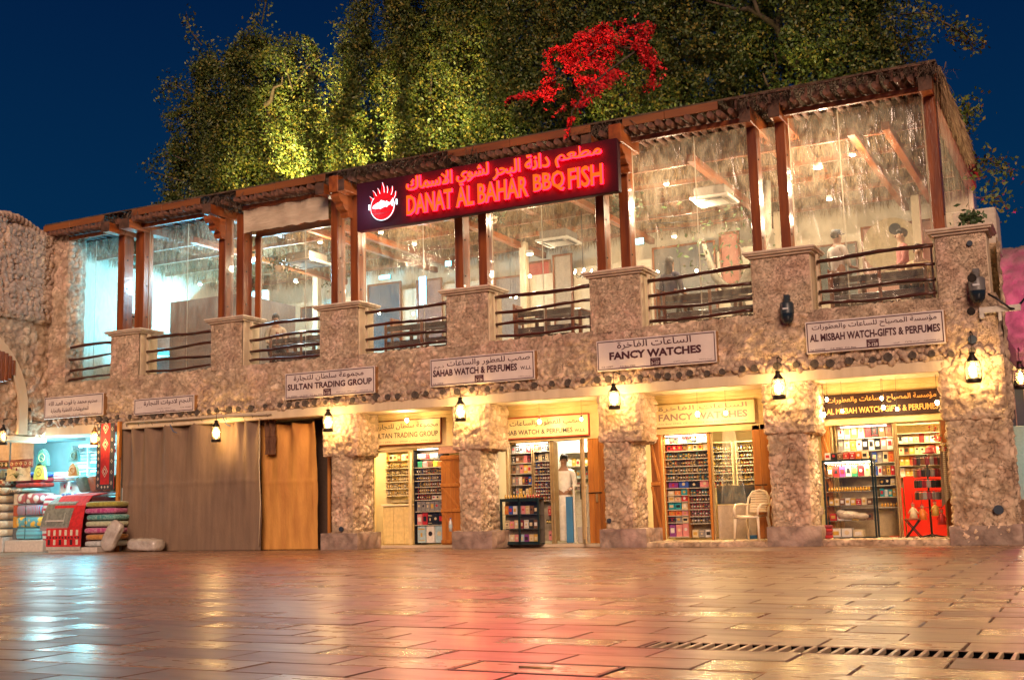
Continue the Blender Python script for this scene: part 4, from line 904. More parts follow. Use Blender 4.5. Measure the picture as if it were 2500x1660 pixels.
# ------------------------------------------------------------------ cameras and cables
def dome(x, z, lb, body, s=1.0):
    t = thing('security_camera', lb, 'security camera', (x, -.13, z), 0, 'dome cameras on the front'); t.scale = (s, s, s)
    MB().lathe([(0, -.30), (.06, -.29), (.10, -.24), (.115, -.16), (.115, -.12)], 16).build('dome', mat('dome_glass', (.012, .02, .03), (.02, .03, .04), 5, .1), t)
    MB().lathe([(.12, -.12), (.12, .05), (.10, .08), (.04, .10), (.035, .17), (0, .17)], 16).build('housing', body, t)
    MB().box(-.05, .0, .12, .05, .13, .22, c=.01).build('wall_mount', body, t)
    MB().box(-.05, -.126, -.06, .05, -.118, -.03, c=.002).build('label_plate', solid((.6, .6, .6), .5), t)
dome(-4.75, 4.10, 'dark dome camera on the wall above the lantern beside the AL MISBAH board', mat('camera_dark', (.03, .045, .06), (.02, .03, .04), 5, .4), 1.0)
dome(-1.66, 4.18, 'grey topped dome camera on the corner pier', mat('camera_grey', (.16, .15, .14), (.11, .10, .10), 5, .4), 1.1)
t = thing('wall_bracket', 'pale metal bracket arm fixed to the corner pier below the dome camera', 'bracket', (-1.66, -.10, 3.62), 0)
MB().box(0, 0, .06, .62, .05, .16, c=.006).build('arm', solid((.6, .55, .48), .45), t); MB().box(0, 0, -.02, .07, .06, .06, c=.004).build('foot', solid((.6, .55, .48), .45), t); MB().box(.28, 0, -.08, .33, .04, .06, c=.004).build('foot', solid((.6, .55, .48), .45), t)
m = MB(); m.tube([(-1.5, -.16, 3.98), (-1.35, -.2, 3.86), (-1.2, -.15, 3.72), (-1.1, -.05, 3.70), (-1.08, .1, 3.78), (-.98, .4, 3.95)], .018, 7); tag(m.build('black_cable', mDarkM), 'thick black cable curling from the corner pier camera to the right', 'cable')
m = MB(); m.tube([(-23.08 + .04, -.55, 3.05), (-22.6, -.5, 3.06)], .01, 5).box(-22.99, -.62, 3.35, -22.93, -.54, 3.43); tag(m.build('wall_socket_box', mDarkM), 'small dark box fixed on the wing wall left of the first board', 'junction box')

# ------------------------------------------------------------------ shops: fittings and stock
OR = ['first', 'second', 'third', 'fourth', 'fifth', 'sixth', 'seventh', 'eighth', 'ninth', 'tenth', '11th', '12th', '13th', '14th', '15th', '16th', '17th', '18th', '19th', '20th', '21st', '22nd']
PAL = {'red': (.55, .03, .03), 'dark red': (.22, .02, .03), 'black': (.02, .02, .022), 'white': (.78, .74, .66), 'cream': (.72, .58, .34), 'gold': (.62, .38, .07), 'orange': (.70, .20, .03),
       'blue': (.04, .10, .42), 'teal': (.03, .33, .36), 'green': (.04, .26, .13), 'brown': (.20, .09, .04), 'grey': (.28, .26, .24), 'pink': (.75, .28, .26), 'yellow': (.80, .52, .06), 'purple': (.26, .05, .26), 'pale blue': (.42, .58, .62)}
mLite = {k: solid(v, .38) for k, v in PAL.items()}
_bc = {}
def boxmesh(w, h, d, c1, c2, style):
    k = (round(w, 3), round(h, 3), round(d, 3), c1, c2, style)
    if k not in _bc:
        m = MB(); m.box(-w / 2, 0, 0, w / 2, d, h, 0, c=.004)
        if style == 1: m.box(-w * .32, -.003, h * .30, w * .32, -.0008, h * .72, 1)
        elif style == 2: m.tube([(0, -.003, h * .55), (0, -.0008, h * .55)], min(w, h) * .26, 10, 1)
        elif style == 3: m.box(-w * .40, -.003, h * .12, w * .40, -.0008, h * .17, 1).box(-w * .40, -.003, h * .80, w * .40, -.0008, h * .88, 1).box(-w * .12, -.003, h * .36, w * .12, -.0008, h * .60, 1)
        _bc[k] = m.mesh('box', [mLite[c1], mLite[c2]])
    return _bc[k]
def item(name, me, cat, x, y, z, lb, grp, rz=0): return tag(link(name, me, None, (x, y, z), (0, 0, rz)), lb, cat, grp)
def boxrow(x0, x1, z, y, h, cols, shelf, seed, d=.06, vary=.12, style=None):
    q = random.Random(seed); n = len(cols); w = (x1 - x0) / n
    for i, c in enumerate(cols):
        c2 = q.choice([k for k in ('gold', 'white', 'black', 'red', 'cream') if k != c]); st = q.choice((1, 2, 3)) if style is None else style
        hh = h * (1 - vary * q.random()); hh = round(hh / .02) * .02
        item('gift_box', boxmesh(w * .9, hh, d, c, c2, st), 'box', x0 + (i + .5) * w, y, z, '%s box, %s from left %s' % (c, OR[i], shelf), 'boxed gifts ' + shelf)
_wc = {}
def watchmesh(c, dial, w=.045):
    k = (c, dial, w)
    if k not in _wc:
        m = MB(); m.tube([(0, .02, 0), (0, -.0, .02), (0, -.012, .05), (0, .0, .082), (0, .022, .095)], [.011 * w / .045] * 5, 6, 0); m.tube([(0, -.012, .05), (0, -.024, .05)], w * .42, 10, 1); m.tube([(0, -.0242, .05), (0, -.0255, .05)], w * .33, 10, 2)
        _wc[k] = m.mesh('watch', [mLite[c], solid((.7, .6, .42), .25, metal=.8), mLite[dial]])
    return _wc[k]
def watchrow(x0, x1, z, y, n, shelf, seed, pal=('black', 'brown', 'red', 'blue', 'grey', 'gold')):
    q = random.Random(seed); w = (x1 - x0) / n
    for i in range(n):
        c = q.choice(pal); item('wrist_watch', watchmesh(c, q.choice(('white', 'cream', 'black', 'gold'))), 'watch', x0 + (i + .5) * w, y, z, '%s watch, %s from left %s' % (c, OR[i], shelf), 'watches ' + shelf, q.uniform(-.2, .2))
mShelf = solid((.78, .70, .52), .35); mShelfG = clearmat('glass_shelf', veil=.3, veilc=(.8, .9, .8), gloss=.2, rough=.05)
def rack(x0, x1, z0, z1, y, zs, lb, frame=None, back=(.50, .40, .22), d=.22, name='display_rack', under=True):
    t = thing(name, lb, 'display rack', (x0, y, z0)); w = x1 - x0
    fm = frame or solid((.72, .58, .32), .4)
    MB().box(0, d, 0, w, d + .02, z1 - z0).build('back_panel', solid(back, .55), t)
    for u in (0, w - .02): MB().box(u, -.01, 0, u + .02, d, z1 - z0, c=.003).build('side_panel', fm, t)
    MB().box(.02, 0, z1 - z0 - .02, w - .02, d, z1 - z0).build('top_panel', fm, t)
    for z in zs: MB().box(.021, -.004, z - z0 - .012, w - .021, d - .001, z - z0 - .0015).build('shelf', mShelf, t)
    return t
SY = 1.02
# --- shop A (SULTAN board) : cream counter shop at left, display cabinet at right, braced door
A_ = 'in cabinet beside the braced orange door'
rack(-13.12, -12.38, .06, 2.03, SY, (.46, .74, .98, 1.12, 1.25, 1.38, 1.52, 1.66), 'tall watch display cabinet beside the braced orange door', mDarkM, (.42, .34, .22))
boxrow(-13.05, -12.42, 1.84, SY + .02, .11, ['cream', 'pink', 'red', 'cream', 'grey', 'black'], 'on top shelf ' + A_, 1, style=0)
boxrow(-13.05, -12.42, 1.665, SY + .03, .13, ['green', 'pink', 'brown', 'yellow', 'orange'], 'on second shelf ' + A_, 2, style=0)
for k, z in enumerate((1.525, 1.385, 1.255, 1.125)): watchrow(-13.07, -12.42, z, SY + .05, 12, 'on %s shelf %s' % (OR[k + 2], A_), 10 + k)
watchrow(-13.07, -12.72, .985, SY + .05, 6, 'on seventh shelf ' + A_, 15, ('red', 'dark red')); boxrow(-12.70, -12.42, .985, SY + .03, .08, ['white', 'cream', 'white'], 'on seventh shelf ' + A_, 16, style=2)
boxrow(-13.07, -12.42, .745, SY + .02, .2, ['grey'] * 6, 'on eighth shelf ' + A_, 17, vary=0)
boxrow(-13.07, -12.42, .465, SY + .02, .24, ['pink', 'red', 'black', 'black', 'black'], 'on ninth shelf ' + A_, 18)
boxrow(-13.07, -12.42, .09, SY + .02, .34, ['pale blue', 'white', 'pale blue'], 'on floor shelf ' + A_, 19, vary=0)
rack(-14.52, -13.64, .95, 2.1, 1.75, (1.1, 1.25, 1.4, 1.55, 1.7), 'cream wall rack at the back of the leftmost lit shop', None, (.85, .72, .42))
for k, z in enumerate((1.11, 1.26, 1.41, 1.56, 1.71)): watchrow(-14.48, -13.68, z, 1.80, 13, 'on %s shelf of the cream back rack' % OR[4 - k], 30 + k, ('cream', 'gold', 'brown', 'grey'))
boxrow(-14.46, -13.70, 1.86, 1.78, .15, ['cream', 'gold', 'white', 'cream', 'brown', 'white', 'cream'], 'on top shelf of the cream back rack', 36)
t = thing('panelled_counter', 'cream panelled counter standing in the doorway of the leftmost lit shop', 'counter', (-14.0, 1.15, .046))
for k in range(3): MB().box(.0 + k * .27, 0, .02, .26 + k * .27, .03, .80, c=.006).build('panel', solid((.82, .62, .26), .5), t)
MB().box(-.02, -.03, .82, .84, .5, .86, c=.006).build('countertop', solid((.86, .76, .5), .3), t); MB().box(-.01, .031, .0, .83, .45, .819).build('body', solid((.7, .5, .2), .5), t)
# --- shop frames
def doorframe(x0, x1, z1, y, m_, w=.04):
    m = MB(); m.box(x0, y, .05, x0 + w, y + .06, z1, c=.005); m.box(x1 - w, y, .05, x1, y + .06, z1, c=.005); m.box(x0 + w, y, z1 - w, x1 - w, y + .06, z1, c=.005); m.build('shop_door_frame', m_, B)
doorframe(-14.1, -13.13, 2.06, .90, MATS['cream_shop_wall'], .06); doorframe(-10.86, -9.84, 2.09, .90, mFrame); doorframe(-9.83, -9.18, 2.09, .90, mFrame)
doorframe(-7.58, -6.58, 2.17, .90, mDoorW, .05); doorframe(-6.57, -5.74, 2.17, .90, mFrame, .035); doorframe(-4.36, -3.27, 2.15, .90, mFrame, .03); doorframe(-3.26, -2.50, 2.15, .90, mFrame, .03)
def glass(x0, x1, z0, z1, y=.93): MB().box(x0, y, z0, x1, y + .006, z1).build('shop_window_pane', mGlass, B)
glass(-10.82, -9.88, .2, 2.05); glass(-7.53, -6.63, .2, 2.12); glass(-4.33, -3.30, .2, 2.12); glass(-13.09, -12.4, .1, 2.0, .97)
# --- plank doors
def plankdoor(x, y, z, w, h, rz, lb, brace=True, m_=None, latch=False, n=4, pink=False):
    t = thing('plank_door', lb, 'door', (x, y, z), rz)
    q = random.Random(int(abs(x) * 100)); pw = w / n
    for i in range(n): MB().box(i * pw + .002, 0, q.uniform(0, .01), (i + 1) * pw - .002, .03, h - q.uniform(0, .015), c=.004).build('plank', m_ or mDoorW, t)
    if brace:
        zs = [.03, h * .36, h * .64, h - .1] if h < 2 else [.1, h * .5, h - .15]
        for z_ in zs: MB().box(-.005, -.03, z_, w + .005, -.001, z_ + .07, c=.006).build('ledge', mDoorW, t)
        for a, b in zip(zs[:-1], zs[1:]):
            L_ = math.hypot(w * .9, b - a - .09); an = math.atan2(b - a - .09, -w * .9)
            MB().box(0, -.024, -.025, L_, -.001, .025, c=.005, M=Matrix.Translation((w * .95, 0, a + .08)) @ Matrix.Rotation(-an, 4, 'Y')).build('brace', mDoorW, t)
    if latch:
        MB().tube([(.02, -.03, h * .47), (w * .8, -.04, h * .47)], .012, 6).build('bolt', mDarkM, t); MB().box(w * .45, -.045, h * .38, w * .56, -.001, h * .46, c=.008).build('padlock', mFrame, t)
plankdoor(-12.36, .86, .05, .45, 1.84, 0, 'braced orange plank door standing open right of the leftmost lit shop')
plankdoor(-9.05, .88, .05, .36, 2.06, 0, 'orange plank door with iron bolt right of the shop with the white interior', False, latch=True, n=3)
plankdoor(-7.74, .87, .09, .17, 2.05, 0, 'darker narrow braced plank door left of the boxed watch window', True, mat('dark_door_planks', (.30, .10, .02), (.2, .06, .012), 2, .45, stretch=(6, 6, .5)), n=2)
plankdoor(-5.76, .86, .10, .30, 2.06, 0, 'orange plank door with latch behind the white plastic chair', False, latch=True, n=2)
plankdoor(-4.53, .88, .12, .16, 1.98, 0, 'narrow plank door left of the perfume box window', True, n=2)
plankdoor(-2.50, .90, .12, .14, 1.95, 0, 'plank door edge right of the red shop interior', False, MATS['dark_door_planks'], n=1)
for x0, x1 in ((-12.42, -11.9), (-9.1, -8.66)): MB().box(x0, .87, 1.92 if x0 < -12 else 2.12, x1, .93, 2.15).build('door_header', solid((.62, .33, .22), .6), B)

# --- shop B (SAHAB)
Bn = 'in window left of white interior'
rack(-10.84, -10.32, .1, 2.06, SY, (.98, 1.22, 1.45, 1.66, 1.86), 'left column of lit shelves in the window next to the black cabinet', mFrame, (.55, .46, .32))
rack(-10.30, -9.86, .1, 2.06, SY, (.90, 1.03, 1.16, 1.29, 1.42, 1.55, 1.68, 1.88), 'right column of lit watch shelves in the window next to the white interior', mFrame, (.55, .46, .32))
boxrow(-10.80, -10.36, 1.865, SY + .03, .15, ['grey', 'black', 'grey', 'red', 'dark red'], 'on first shelf ' + Bn, 50); boxrow(-10.80, -10.36, 1.665, SY + .03, .16, ['black', 'brown', 'brown', 'pink', 'black'], 'on second shelf ' + Bn, 51)
boxrow(-10.80, -10.36, 1.455, SY + .03, .18, ['brown', 'grey', 'pink', 'yellow', 'cream'], 'on third shelf ' + Bn, 52); boxrow(-10.80, -10.36, 1.225, SY + .03, .17, ['grey', 'grey', 'white', 'brown', 'black', 'blue'], 'on fourth shelf ' + Bn, 53)
boxrow(-10.80, -10.36, .985, SY + .03, .18, ['black', 'grey', 'gold', 'black', 'cream', 'gold'], 'on fifth shelf ' + Bn, 54)
boxrow(-10.27, -9.90, 1.885, SY + .03, .13, ['brown', 'brown', 'grey', 'black', 'black'], 'on first right shelf ' + Bn, 55); boxrow(-10.27, -9.90, 1.685, SY + .03, .14, ['black', 'cream', 'black', 'cream', 'grey'], 'on second right shelf ' + Bn, 56)
for k, z in enumerate((1.555, 1.425, 1.295, 1.165, 1.035, .905)): watchrow(-10.28, -9.90, z, SY + .05, 7, 'on %s right shelf %s' % (OR[k + 2], Bn), 60 + k, ('black', 'dark red', 'blue', 'red', 'black'))
t = thing('black_glass_cabinet', 'low black framed glass cabinet standing outside the second lit shop', 'cabinet', (-10.86, .60, .05)); w = .86; h = .90
m = MB()
for u in (0, .40, .82): m.box(u, 0, 0, u + .04, .04, h, c=.004)
m.box(.04, 0, 0, .82, .04, .06); m.box(.04, 0, h - .06, .82, .04, h); m.build('front_frame', mat('cabinet_black', (.008, .02, .024), (.012, .03, .035), 6, .3), t)
MB().box(0, .041, h - .03, .86, .24, h, c=.004).build('top', MATS['cabinet_black'], t); MB().box(0, .041, 0, .86, .24, .03).build('bottom', MATS['cabinet_black'], t); MB().box(0, .235, .031, .86, .245, h - .031).build('back', solid((.10, .08, .06), .6), t)
MB().box(.045, .018, .06, .815, .022, h - .06).build('glass_door', mGlass, t)
for z_ in (.30, .58): MB().box(.02, .06, z_, .84, .23, z_ + .01).build('shelf', mShelfG, t)
for k, (z_, cs) in enumerate(((.642, ['orange', 'blue', 'white', 'grey', 'pink', 'cream', 'brown', 'black']), (.362, ['cream', 'pink', 'cream', 'dark red', 'white', 'black', 'brown']), (.085, ['white', 'cream', 'pink', 'pale blue', 'purple', 'cream', 'gold']))):
    boxrow(-10.80, -10.06, z_, .68, .17, cs, 'on %s shelf of the low black cabinet' % OR[k], 70 + k)
# clear cabinet to its right
boxrow(-9.98, -9.90, .60, .97, .2, ['red'], 'standing at the right edge of the black cabinet upper', 75); boxrow(-9.98, -9.90, .12, .97, .2, ['pink'], 'standing at the right edge of the black cabinet lower', 76)
q = random.Random(9)
rack(-10.3, -9.55, .9, 1.9, 2.35, (1.1, 1.35, 1.6), 'white shelves at the back of the bright doorway', solid((.8, .76, .68), .4), (.86, .82, .72))
for k_, z_ in enumerate((1.105, 1.355, 1.605)): boxrow(-10.26, -9.6, z_, 2.4, .16, [q.choice(('white', 'cream', 'grey', 'gold', 'pale blue')) for _i in range(7)], 'on %s white shelf at back of bright doorway' % OR[2 - k_], 78 + k_)
bt = MB().lathe([(0, 0), (.018, 0), (.02, .04), (.012, .055), (.008, .06), (.008, .075), (0, .076)], 8).mesh('perfume_bottle', [mat('amber_glass', (.75, .42, .05), (.6, .28, .03), 6, .12, spec=.8)])
bt2 = MB().lathe([(0, 0), (.018, 0), (.02, .04), (.012, .055), (.008, .06), (.008, .075), (0, .076)], 8).mesh('perfume_bottle', [mat('red_glass', (.5, .08, .05), (.4, .05, .03), 6, .12, spec=.8)])
for i in range(13): item('perfume_bottle', bt if i < 8 else bt2, 'bottle', -10.80 + i * .062, .74, .953, '%s perfume bottle, %s from left on top of the low black cabinet' % ('amber' if i < 8 else 'red', OR[i]), 'bottles on the black cabinet')
# bright white room, blue panel, glass leaf, lettering
MB().box(-10.9, 2.6, .05, -9.1, 2.66, 2.6).build('white_partition', solid((.86, .82, .74), .5), B)
tag(MB().box(-9.70, 1.22, .06, -9.56, 1.26, .96).build('blue_board', mat('blue_board', (.06, .22, .42), (.05, .18, .36), 3, .4), None), 'upright blue board standing in the white interior doorway', 'board')
t = thing('white_display_case', 'white glazed display case inside the bright doorway', 'display case', (-9.55, 1.25, .06))
for u in (0, .30): MB().box(u, 0, 0, u + .03, .03, 1.1, c=.004).build('upright', solid((.8, .76, .66), .4), t)
MB().box(.031, .1, 0, .299, .4, .30).build('base_box', solid((.5, .45, .4), .5), t); MB().box(.0, 0, 1.101, .33, .4, 1.13).build('top', solid((.85, .8, .7), .4), t)
for z_ in (.55, .8): MB().box(.031, .03, z_, .299, .4, z_ + .01).build('shelf', mShelf, t)
t = thing('glass_door_leaf', 'brass framed glass door leaf standing open at the bright doorway', 'door', (-9.20, .90, .05), -1.05)
m = MB(); m.box(0, 0, 0, .04, .035, 2.02, c=.004).box(.34, 0, 0, .38, .035, 2.02, c=.004).box(.04, 0, 1.96, .34, .035, 2.02).box(.04, 0, 0, .34, .035, .10).build('leaf_frame', mFrame, t)
MB().box(.041, .014, .101, .339, .02, 1.959).build('pane', mGlass, t); MB().tube([(.05, -.03, .85), (.05, -.03, 1.15)], .012, 6).build('handle', mDarkM, t)
m = MB(); m.box(-10.0, .925, .44, -9.87, .93, .52); o = tag(m.build('window_sticker', mDarkM), 'black strip sticker on the glass reading PULL', 'sticker'); m = MB(); letters(m, 'PULL', -9.99, -9.88, .455, .505, .923, 0, .03); m.build('lettering', solid((.8, .6, .2), .5), o)

# --- shop C (FANCY)
Cn = 'of window beside plastic chair'
rack(-7.53, -6.63, .12, 2.12, SY, (1.06, 1.20, 1.335, 1.47, 1.605, 1.755, 1.90), 'wide wood framed window rack full of boxes and watches left of the plastic chair', mDoorW, (.45, .34, .18))
q = random.Random(4)
for k, z in enumerate((2.045, 1.995, 1.945, 1.905)): boxrow(-7.50, -6.90, z, SY + .02, .046, [q.choice(('black', 'black', 'brown', 'red', 'cream', 'yellow', 'dark red', 'orange')) for i in range(7)], 'in %s colour block row %s' % (OR[k], Cn), 90 + k, vary=0, style=0)
boxrow(-6.88, -6.66, 1.905, SY + .02, .17, ['cream', 'pink'], 'on top shelf ' + Cn, 95, style=2)
boxrow(-7.48, -6.66, 1.76, SY + .03, .11, ['red', 'red', 'red', 'brown', 'gold', 'cream', 'gold', 'cream'], 'on second shelf ' + Cn, 96, style=2)
for k, z in enumerate((1.61, 1.475, 1.34, 1.205)): watchrow(-7.49, -6.66, z, SY + .05, 16, 'on %s shelf %s' % (OR[k + 2], Cn), 100 + k, ('black', 'brown', 'red', 'cream', 'gold', 'teal') if k else ('black', 'teal', 'yellow', 'brown'))
boxrow(-7.48, -6.66, 1.065, SY + .03, .12, ['purple', 'blue', 'black', 'pink'], 'on seventh shelf ' + Cn, 110, style=2)
MB().box(-7.09, SY - .01, .13, -7.07, SY + .2, 1.045).build('rack_divider', mDoorW, B)
for k, (z, h_, cs) in enumerate(((.93, .10, ['cream', 'orange', 'teal']), (.81, .10, ['cream', 'cream', 'red']), (.66, .13, ['teal', 'teal', 'cream']), (.55, .09, ['orange', 'orange', 'pink']), (.42, .11, ['black', 'grey', 'cream']), (.16, .24, ['purple', 'pink', 'pink']))):
    MB().box(-7.505, SY - .004, z - .013, -7.092, SY + .2, z - .002).build('rack_shelf', mShelf, B); boxrow(-7.49, -7.10, z, SY + .02, h_, cs, 'on %s lower left shelf %s' % (OR[k], Cn), 120 + k)
for k, z in enumerate((.92, .79, .66, .53, .40)):
    MB().box(-7.065, SY - .004, z - .013, -6.655, SY + .2, z - .002).build('rack_shelf', mShelf, B)
    watchrow(-7.05, -6.67, z, SY + .05, 7, 'on %s lower right shelf %s' % (OR[k], Cn), 130 + k, (('red', 'dark red', 'teal'), ('black', 'red', 'brown'), ('red', 'pink'), ('red', 'pink'), ('black', 'grey'))[k])
boxrow(-7.05, -6.67, .14, SY + .03, .15, ['cream', 'grey', 'white'], 'on floor of lower right part ' + Cn, 140)
rack(-7.02, -6.54, 1.02, 1.95, 2.2, (1.06, 1.2, 1.34, 1.48, 1.62, 1.76), 'rear left watch rack seen through the doorway beside the chair', None, (.9, .8, .58)); rack(-6.48, -6.02, 1.02, 1.95, 2.2, (1.06, 1.2, 1.34, 1.48, 1.62, 1.76), 'rear right watch rack seen through the doorway beside the chair', None, (.9, .8, .58))
for k, z in enumerate((1.065, 1.205, 1.345, 1.485, 1.625, 1.765)):
    watchrow(-7.0, -6.57, z, 2.26, 9, 'on %s shelf of rear left rack' % OR[5 - k], 150 + k); watchrow(-6.46, -6.05, z, 2.26, 7, 'on %s shelf of rear right rack' % OR[5 - k], 160 + k)
t = thing('shop_counter', 'pale counter with dark glass top section behind the plastic chair', 'counter', (-6.55, 1.1, .10))
MB().box(0, 0, .0, .80, .05, .62, c=.006).build('front_panel', solid((.62, .5, .36), .45), t); MB().box(0, .0, .64, .80, .35, .98, c=.004).build('glass_case', mat('dark_case_glass', (.03, .05, .06), (.10, .08, .05), 9, .1), t)
MB().box(.80, 0, 0, .83, .4, .62).build('side_panel', solid((.62, .5, .36), .45), t)
m = MB(); n = 14; 
for i in range(n): m.v += [(-6.48 + i * .045, .99 + .02 * (i % 2), .12), (-6.35 + i * .018, .99 + .012 * (i % 2), 2.08)]
m.f = [(2 * i, 2 * i + 2, 2 * i + 3, 2 * i + 1) for i in range(n - 1)]; m.mi = [0] * (n - 1); m.sm = [True] * (n - 1); tag(m.build('door_strip_curtain', mSheet), 'clear plastic curtain gathered in the doorway beside the chair', 'plastic curtain')
tag(MB().box(-6.0, 1.0, .10, -5.75, 1.05, .17, c=.006).build('blue_crate', solid((.03, .14, .32), .5)), 'low blue box on the floor behind the legs of the plastic chair', 'box')
# white plastic chair
def plastic_chair(x, y, z, rz):
    t = thing('plastic_chair', 'white moulded plastic garden chair with curved slatted back in front of the doorway', 'chair', (x, y, z), rz); pm_ = mat('white_plastic', (.80, .68, .48), (.74, .60, .42), 3, .35)
    m = MB(); n = 7
    for i in range(n + 1):
        for j in range(n + 1):
            u = i / n - .5; v = j / n - .5; m.v.append((u * .46 * (1 - .12 * (v + .5)), v * .42, .42 + .03 * ((2 * u) ** 2 + (2 * v) ** 2 * .3)))
    for i in range(n):
        for j in range(n): a = i * (n + 1) + j; m.f.append((a, a + n + 1, a + n + 2, a + 1)); m.mi.append(0); m.sm.append(True)
    b = len(m.v); m.v += [(p[0], p[1], p[2] - .025) for p in m.v[:b]]; m.f += [tuple(i + b for i in reversed(f)) for f in m.f]; m.mi = [0] * len(m.f); m.sm = [True] * len(m.f)
    m.tube([(-.24, -.22, .42), (0, -.24, .41), (.24, -.22, .42)], .02, 6); m.build('seat', pm_, t)
    for k in range(8): MB().box(-.165, .235 + k * .011, .50 + k * .045, .165, .25 + k * .011, .536 + k * .045, c=.005).build('back_slat', pm_, t)
    m = MB(); pts = [(-.21, .20, .40), (-.215, .24, .60), (-.20, .29, .76), (-.13, .32, .86), (0, .335, .89), (.13, .32, .86), (.20, .29, .76), (.215, .24, .60), (.21, .20, .40)]; m.tube(pts, .021, 8); m.build('back_rim', pm_, t)
    for sx in (-1, 1):
        MB().tube([(sx * .215, .25, .63), (sx * .25, .1, .64), (sx * .25, -.12, .63), (sx * .235, -.21, .56), (sx * .225, -.215, .43)], [.02, .024, .026, .022, .02], 8).build('armrest', pm_, t)
        MB().tube([(sx * .22, -.20, .42), (sx * .245, -.235, .0)], [.028, .018], 8).build('leg', pm_, t); MB().tube([(sx * .20, .20, .42), (sx * .235, .27, .0)], [.028, .018], 8).build('leg', pm_, t)
plastic_chair(-5.73, .46, .086, -.22)

# --- shop D (MISBAH)
Dn = 'of window in the red shop'
rack(-4.32, -3.31, .12, 2.12, SY + .1, (.62, .80, 1.0, 1.17, 1.40, 1.62, 1.84), 'big lit rack of perfume boxes in the right hand shop', mFrame, (.50, .38, .20))
boxrow(-4.29, -3.34, 1.845, SY + .12, .23, ['white', 'cream', 'gold', 'cream', 'dark red', 'black', 'brown', 'brown'], 'on first shelf ' + Dn, 170, vary=.06); boxrow(-4.29, -3.34, 1.625, SY + .12, .20, ['grey', 'white', 'gold', 'white', 'black', 'white', 'black', 'pink', 'white'], 'on second shelf ' + Dn, 171, vary=.05)
boxrow(-4.29, -3.34, 1.405, SY + .12, .19, ['white', 'cream', 'red', 'red', 'brown', 'black', 'blue', 'grey', 'cream', 'orange'], 'on third shelf ' + Dn, 172); boxrow(-3.70, -3.34, 1.175, SY + .12, .17, ['blue', 'white', 'brown', 'gold', 'red'], 'on fourth shelf ' + Dn, 173)
boxrow(-3.62, -3.34, 1.005, SY + .12, .12, ['black', 'black', 'cream'], 'on fifth shelf ' + Dn, 174); boxrow(-3.62, -3.34, .805, SY + .12, .14, ['teal', 'pale blue', 'teal', 'gold'], 'on sixth shelf ' + Dn, 175)
for i in range(6): item('perfume_bottle', bt, 'bottle', -3.60 + i * .05, SY + .15, .625, 'amber perfume bottle, %s from left low on the big perfume rack' % OR[i], 'bottles on the perfume rack')
t = thing('tall_glass_cabinet', 'tall black framed glass perfume cabinet standing in front of the right hand window', 'cabinet', (-4.48, .62, .10)); w = .86; h = 1.32
m = MB()
for u, v in ((0, 0), (w - .03, 0), (0, .25), (w - .03, .25)): m.box(u, v, 0, u + .03, v + .03, h)
m.box(0, 0, h + .001, w, .28, h + .035, c=.004); m.box(.03, 0, 0, w - .03, .03, .03); m.build('frame', MATS['cabinet_black'], t); MB().box(.031, .012, .031, w - .031, .016, h - .01).build('glass_door', mGlass, t)
for z_ in (.30, .56, .80, 1.05): MB().box(.031, .03, z_, w - .031, .26, z_ + .008).build('shelf', mShelfG, t)
for k, (z_, cs, h_) in enumerate(((1.16, ['brown', 'red', 'purple', 'white', 'green', 'dark red', 'cream'], .2), (.41, ['red', 'white', 'white', 'gold', 'brown', 'brown'], .12))): boxrow(-4.42, -3.68, z_, .70, h_, cs, 'on %s shelf of the tall glass cabinet' % OR[k * 2], 180 + k)
for i in range(16): item('perfume_bottle', bt, 'bottle', -4.40 + i * .045, .72, .91, 'amber perfume bottle, %s from left on second shelf of the tall glass cabinet' % OR[i], 'bottles in the tall cabinet')
boxrow(-4.42, -3.68, .67, .70, .12, ['gold', 'cream', 'brown', 'white', 'gold', 'red', 'cream', 'brown'], 'on lower middle shelf of the tall glass cabinet', 183)
t = thing('strip_light', 'strip light added under the tall glass cabinet top to brighten its shelves', 'strip light', (-4.05, .66, 1.40)); MB().box(-.38, -.01, 0, .38, .01, .015).build('tube', emit('strip_glow', (1, .85, .6), 14), t); lamp('strip_lamp', t, (0, -.02, -.03), 4, (1, .75, .42), .1, 'AREA', .7, (R(12), 0, 0), sy=.04)  # lamp added to lift the dark cabinet interior
boxrow(-4.44, -3.70, 1.46, .68, .12, ['white', 'black', 'brown', 'red', 'red', 'orange', 'cream'], 'on top of the tall glass cabinet', 184, d=.12)
boxrow(-4.42, -3.85, .115, .66, .17, ['white', 'white', 'cream'], 'on the floor under the tall glass cabinet', 185, d=.2)
q = MB(); q.blob((0, 0, .08), (.20, .09, .08), 12, 8); q.blob((.2, 0, .06), (.16, .09, .06), 12, 8); q.blob((-.12, -.01, .12), (.1, .07, .06), 10, 6); tag(q.build('bagged_scarves', mat('clear_bagged', (.6, .52, .4), (.42, .34, .24), 9, .25, bump=1.2, bscale=12), None, (-4.1, .72, .42)), 'heap of scarves in crumpled clear bags on the lowest cabinet shelf', 'scarves')
q = MB()
for k in range(4): q.blob((0, 0, .04 + k * .055), (.09, .08, .036), 10, 6, k % 2, sq=.7)
tag(q.build('folded_scarf_stack', [solid((.5, .03, .03), .8), solid((.25, .03, .04), .8)], None, (-4.38, .30, .11)), 'stack of folded red striped scarves at the left foot of the tall cabinet', 'scarf stack')
